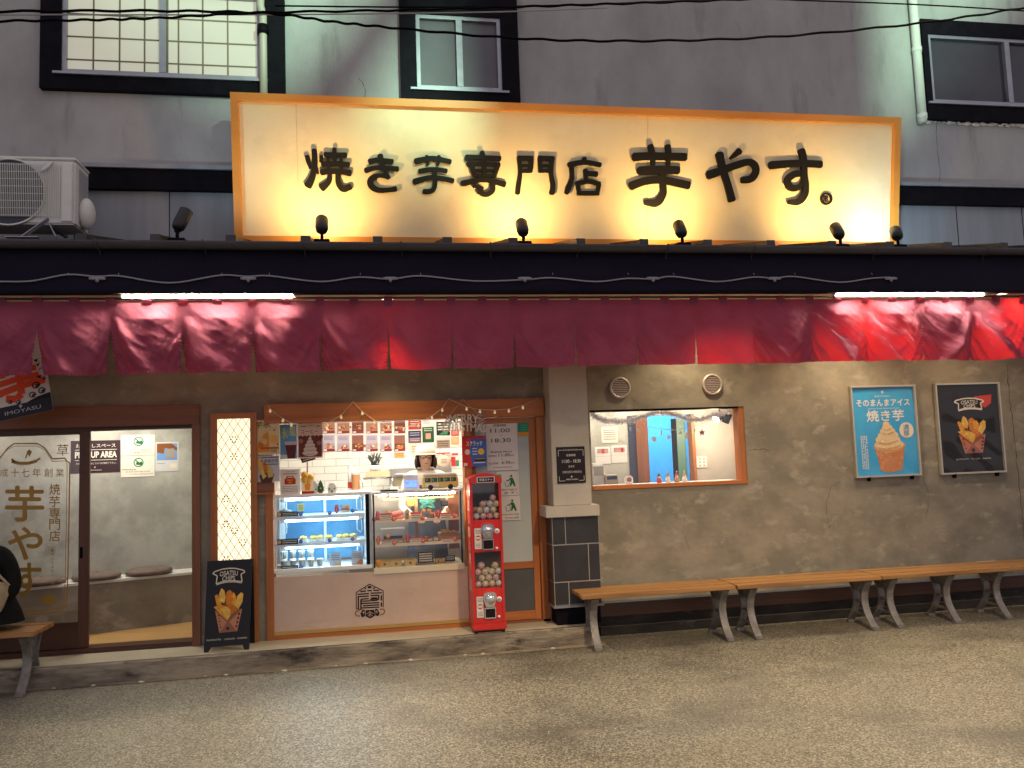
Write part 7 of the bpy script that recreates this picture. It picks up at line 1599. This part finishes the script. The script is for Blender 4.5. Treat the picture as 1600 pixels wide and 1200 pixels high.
for v in bmh.verts:
    q = v.co; l_ = (abs(q.x*2)**3+abs(q.y*2)**3+abs(q.z*2)**3)**(1/3) or 1; q *= 1/max(l_, .2)**.55; v.co = Vector((q.x*.26, q.y*.13, q.z*.25))*(1+.10*mnoise.noise(q*4))
mb = MB(); mb.bm(bmh, M_['canvas'], Matrix.Translation((px_+.13,-.42+sy_,.72+sz_)) @ Matrix.Rotation(.25, 4, 'Y'), True); tag(mb.build('shoulder_bag'), 'tan canvas shoulder bag on the seated person\'s lap', 'bag')

# ================================================================= the street's own lamps, across the road behind the camera
def street_lamp(x, y, h, arm, col, pw, label, size, ang, aim):
    t = thing('street_lamp', label, 'street lamp', (x, y, 0)); mb = MB(); mb.tube([(x,y,0),(x,y,h*.6),(x,y,h)], [.08,.065,.05], M_['grey_plastic'], 14); mb.tube([(x,y,h-.05),(x,y+arm*.5,h+.10),(x,y+arm,h+.08)], .03, M_['grey_plastic'], 10); mb.build('lamp_post', t)
    mb = MB(); mb.box(x-.09, x+.09, y+arm-.12, y+arm+.22, h+.06, h+.13, M_['grey_plastic'], .02); mb.build('lamp_head', t)
    mb = MB(); mb.box(x-.07, x+.07, y+arm-.08, y+arm+.18, h+.052, h+.059, mat('lit_street_lens', (.9,.9,.9), .4, emis=col, estr=8)); mb.build('lens', t)
    lamp('street_bulb', 'SPOT', (x, y+arm+.05, h+.04), pw, col, t, aim=aim, spot_size=R(ang), spot_blend=.6, shadow_soft_size=size)
street_lamp(2.6, -10.6, 6.0, 4.4, (1.0,.76,.46), L_STREET, 'warm street lamp across the road', .15, 66, (2.6,-3.3,0))
# cold lamp on an unseen utility pole, its shaft and stays placed to throw the broad shadow on the upper wall
GX, GY, GZ = 3.0, -9.0, 6.6; PYp = GY+.55
t = thing('utility_pole', 'unseen concrete utility pole with a pale green lamp across the road', 'utility pole', (GX, GY+.62, 0))
mb = MB(); mb.tube([(GX,PYp,0),(GX,PYp,9.5)], [.128,.128], M_['grey_plastic'], 24, True); mb.build('pole_shaft', t)
mb = MB(); mb.tube([(2.793-.047*9,PYp,6.497-.061*9),(2.84+.047*.75,PYp,6.558+.061*.75)], .014, M_['wire'], 8); mb.tube([(2.8116-.0194*16,PYp,6.497-.036*16),(2.831+.0194*2,PYp,6.533+.036*2)], .008, M_['wire'], 8); mb.build('stay_rod', t)
mb = MB(); mb.box(GX-.05, GX+.05, GY-.10, GY-.02, GZ-.04, GZ+.06, M_['grey_plastic'], .01); mb.tube([(GX,GY-.05,GZ+.06),(GX,GY+.25,GZ+.35),(GX,PYp,GZ+.35)], .015, M_['grey_plastic'], 8); mb.build('lamp_head', t)
lamp('pole_bulb', 'SPOT', (GX, GY, GZ), L_GREEN, (.60,1.0,.72), t, aim=(2.2,.1,9.0), spot_size=R(68), spot_blend=.3, shadow_soft_size=.018)
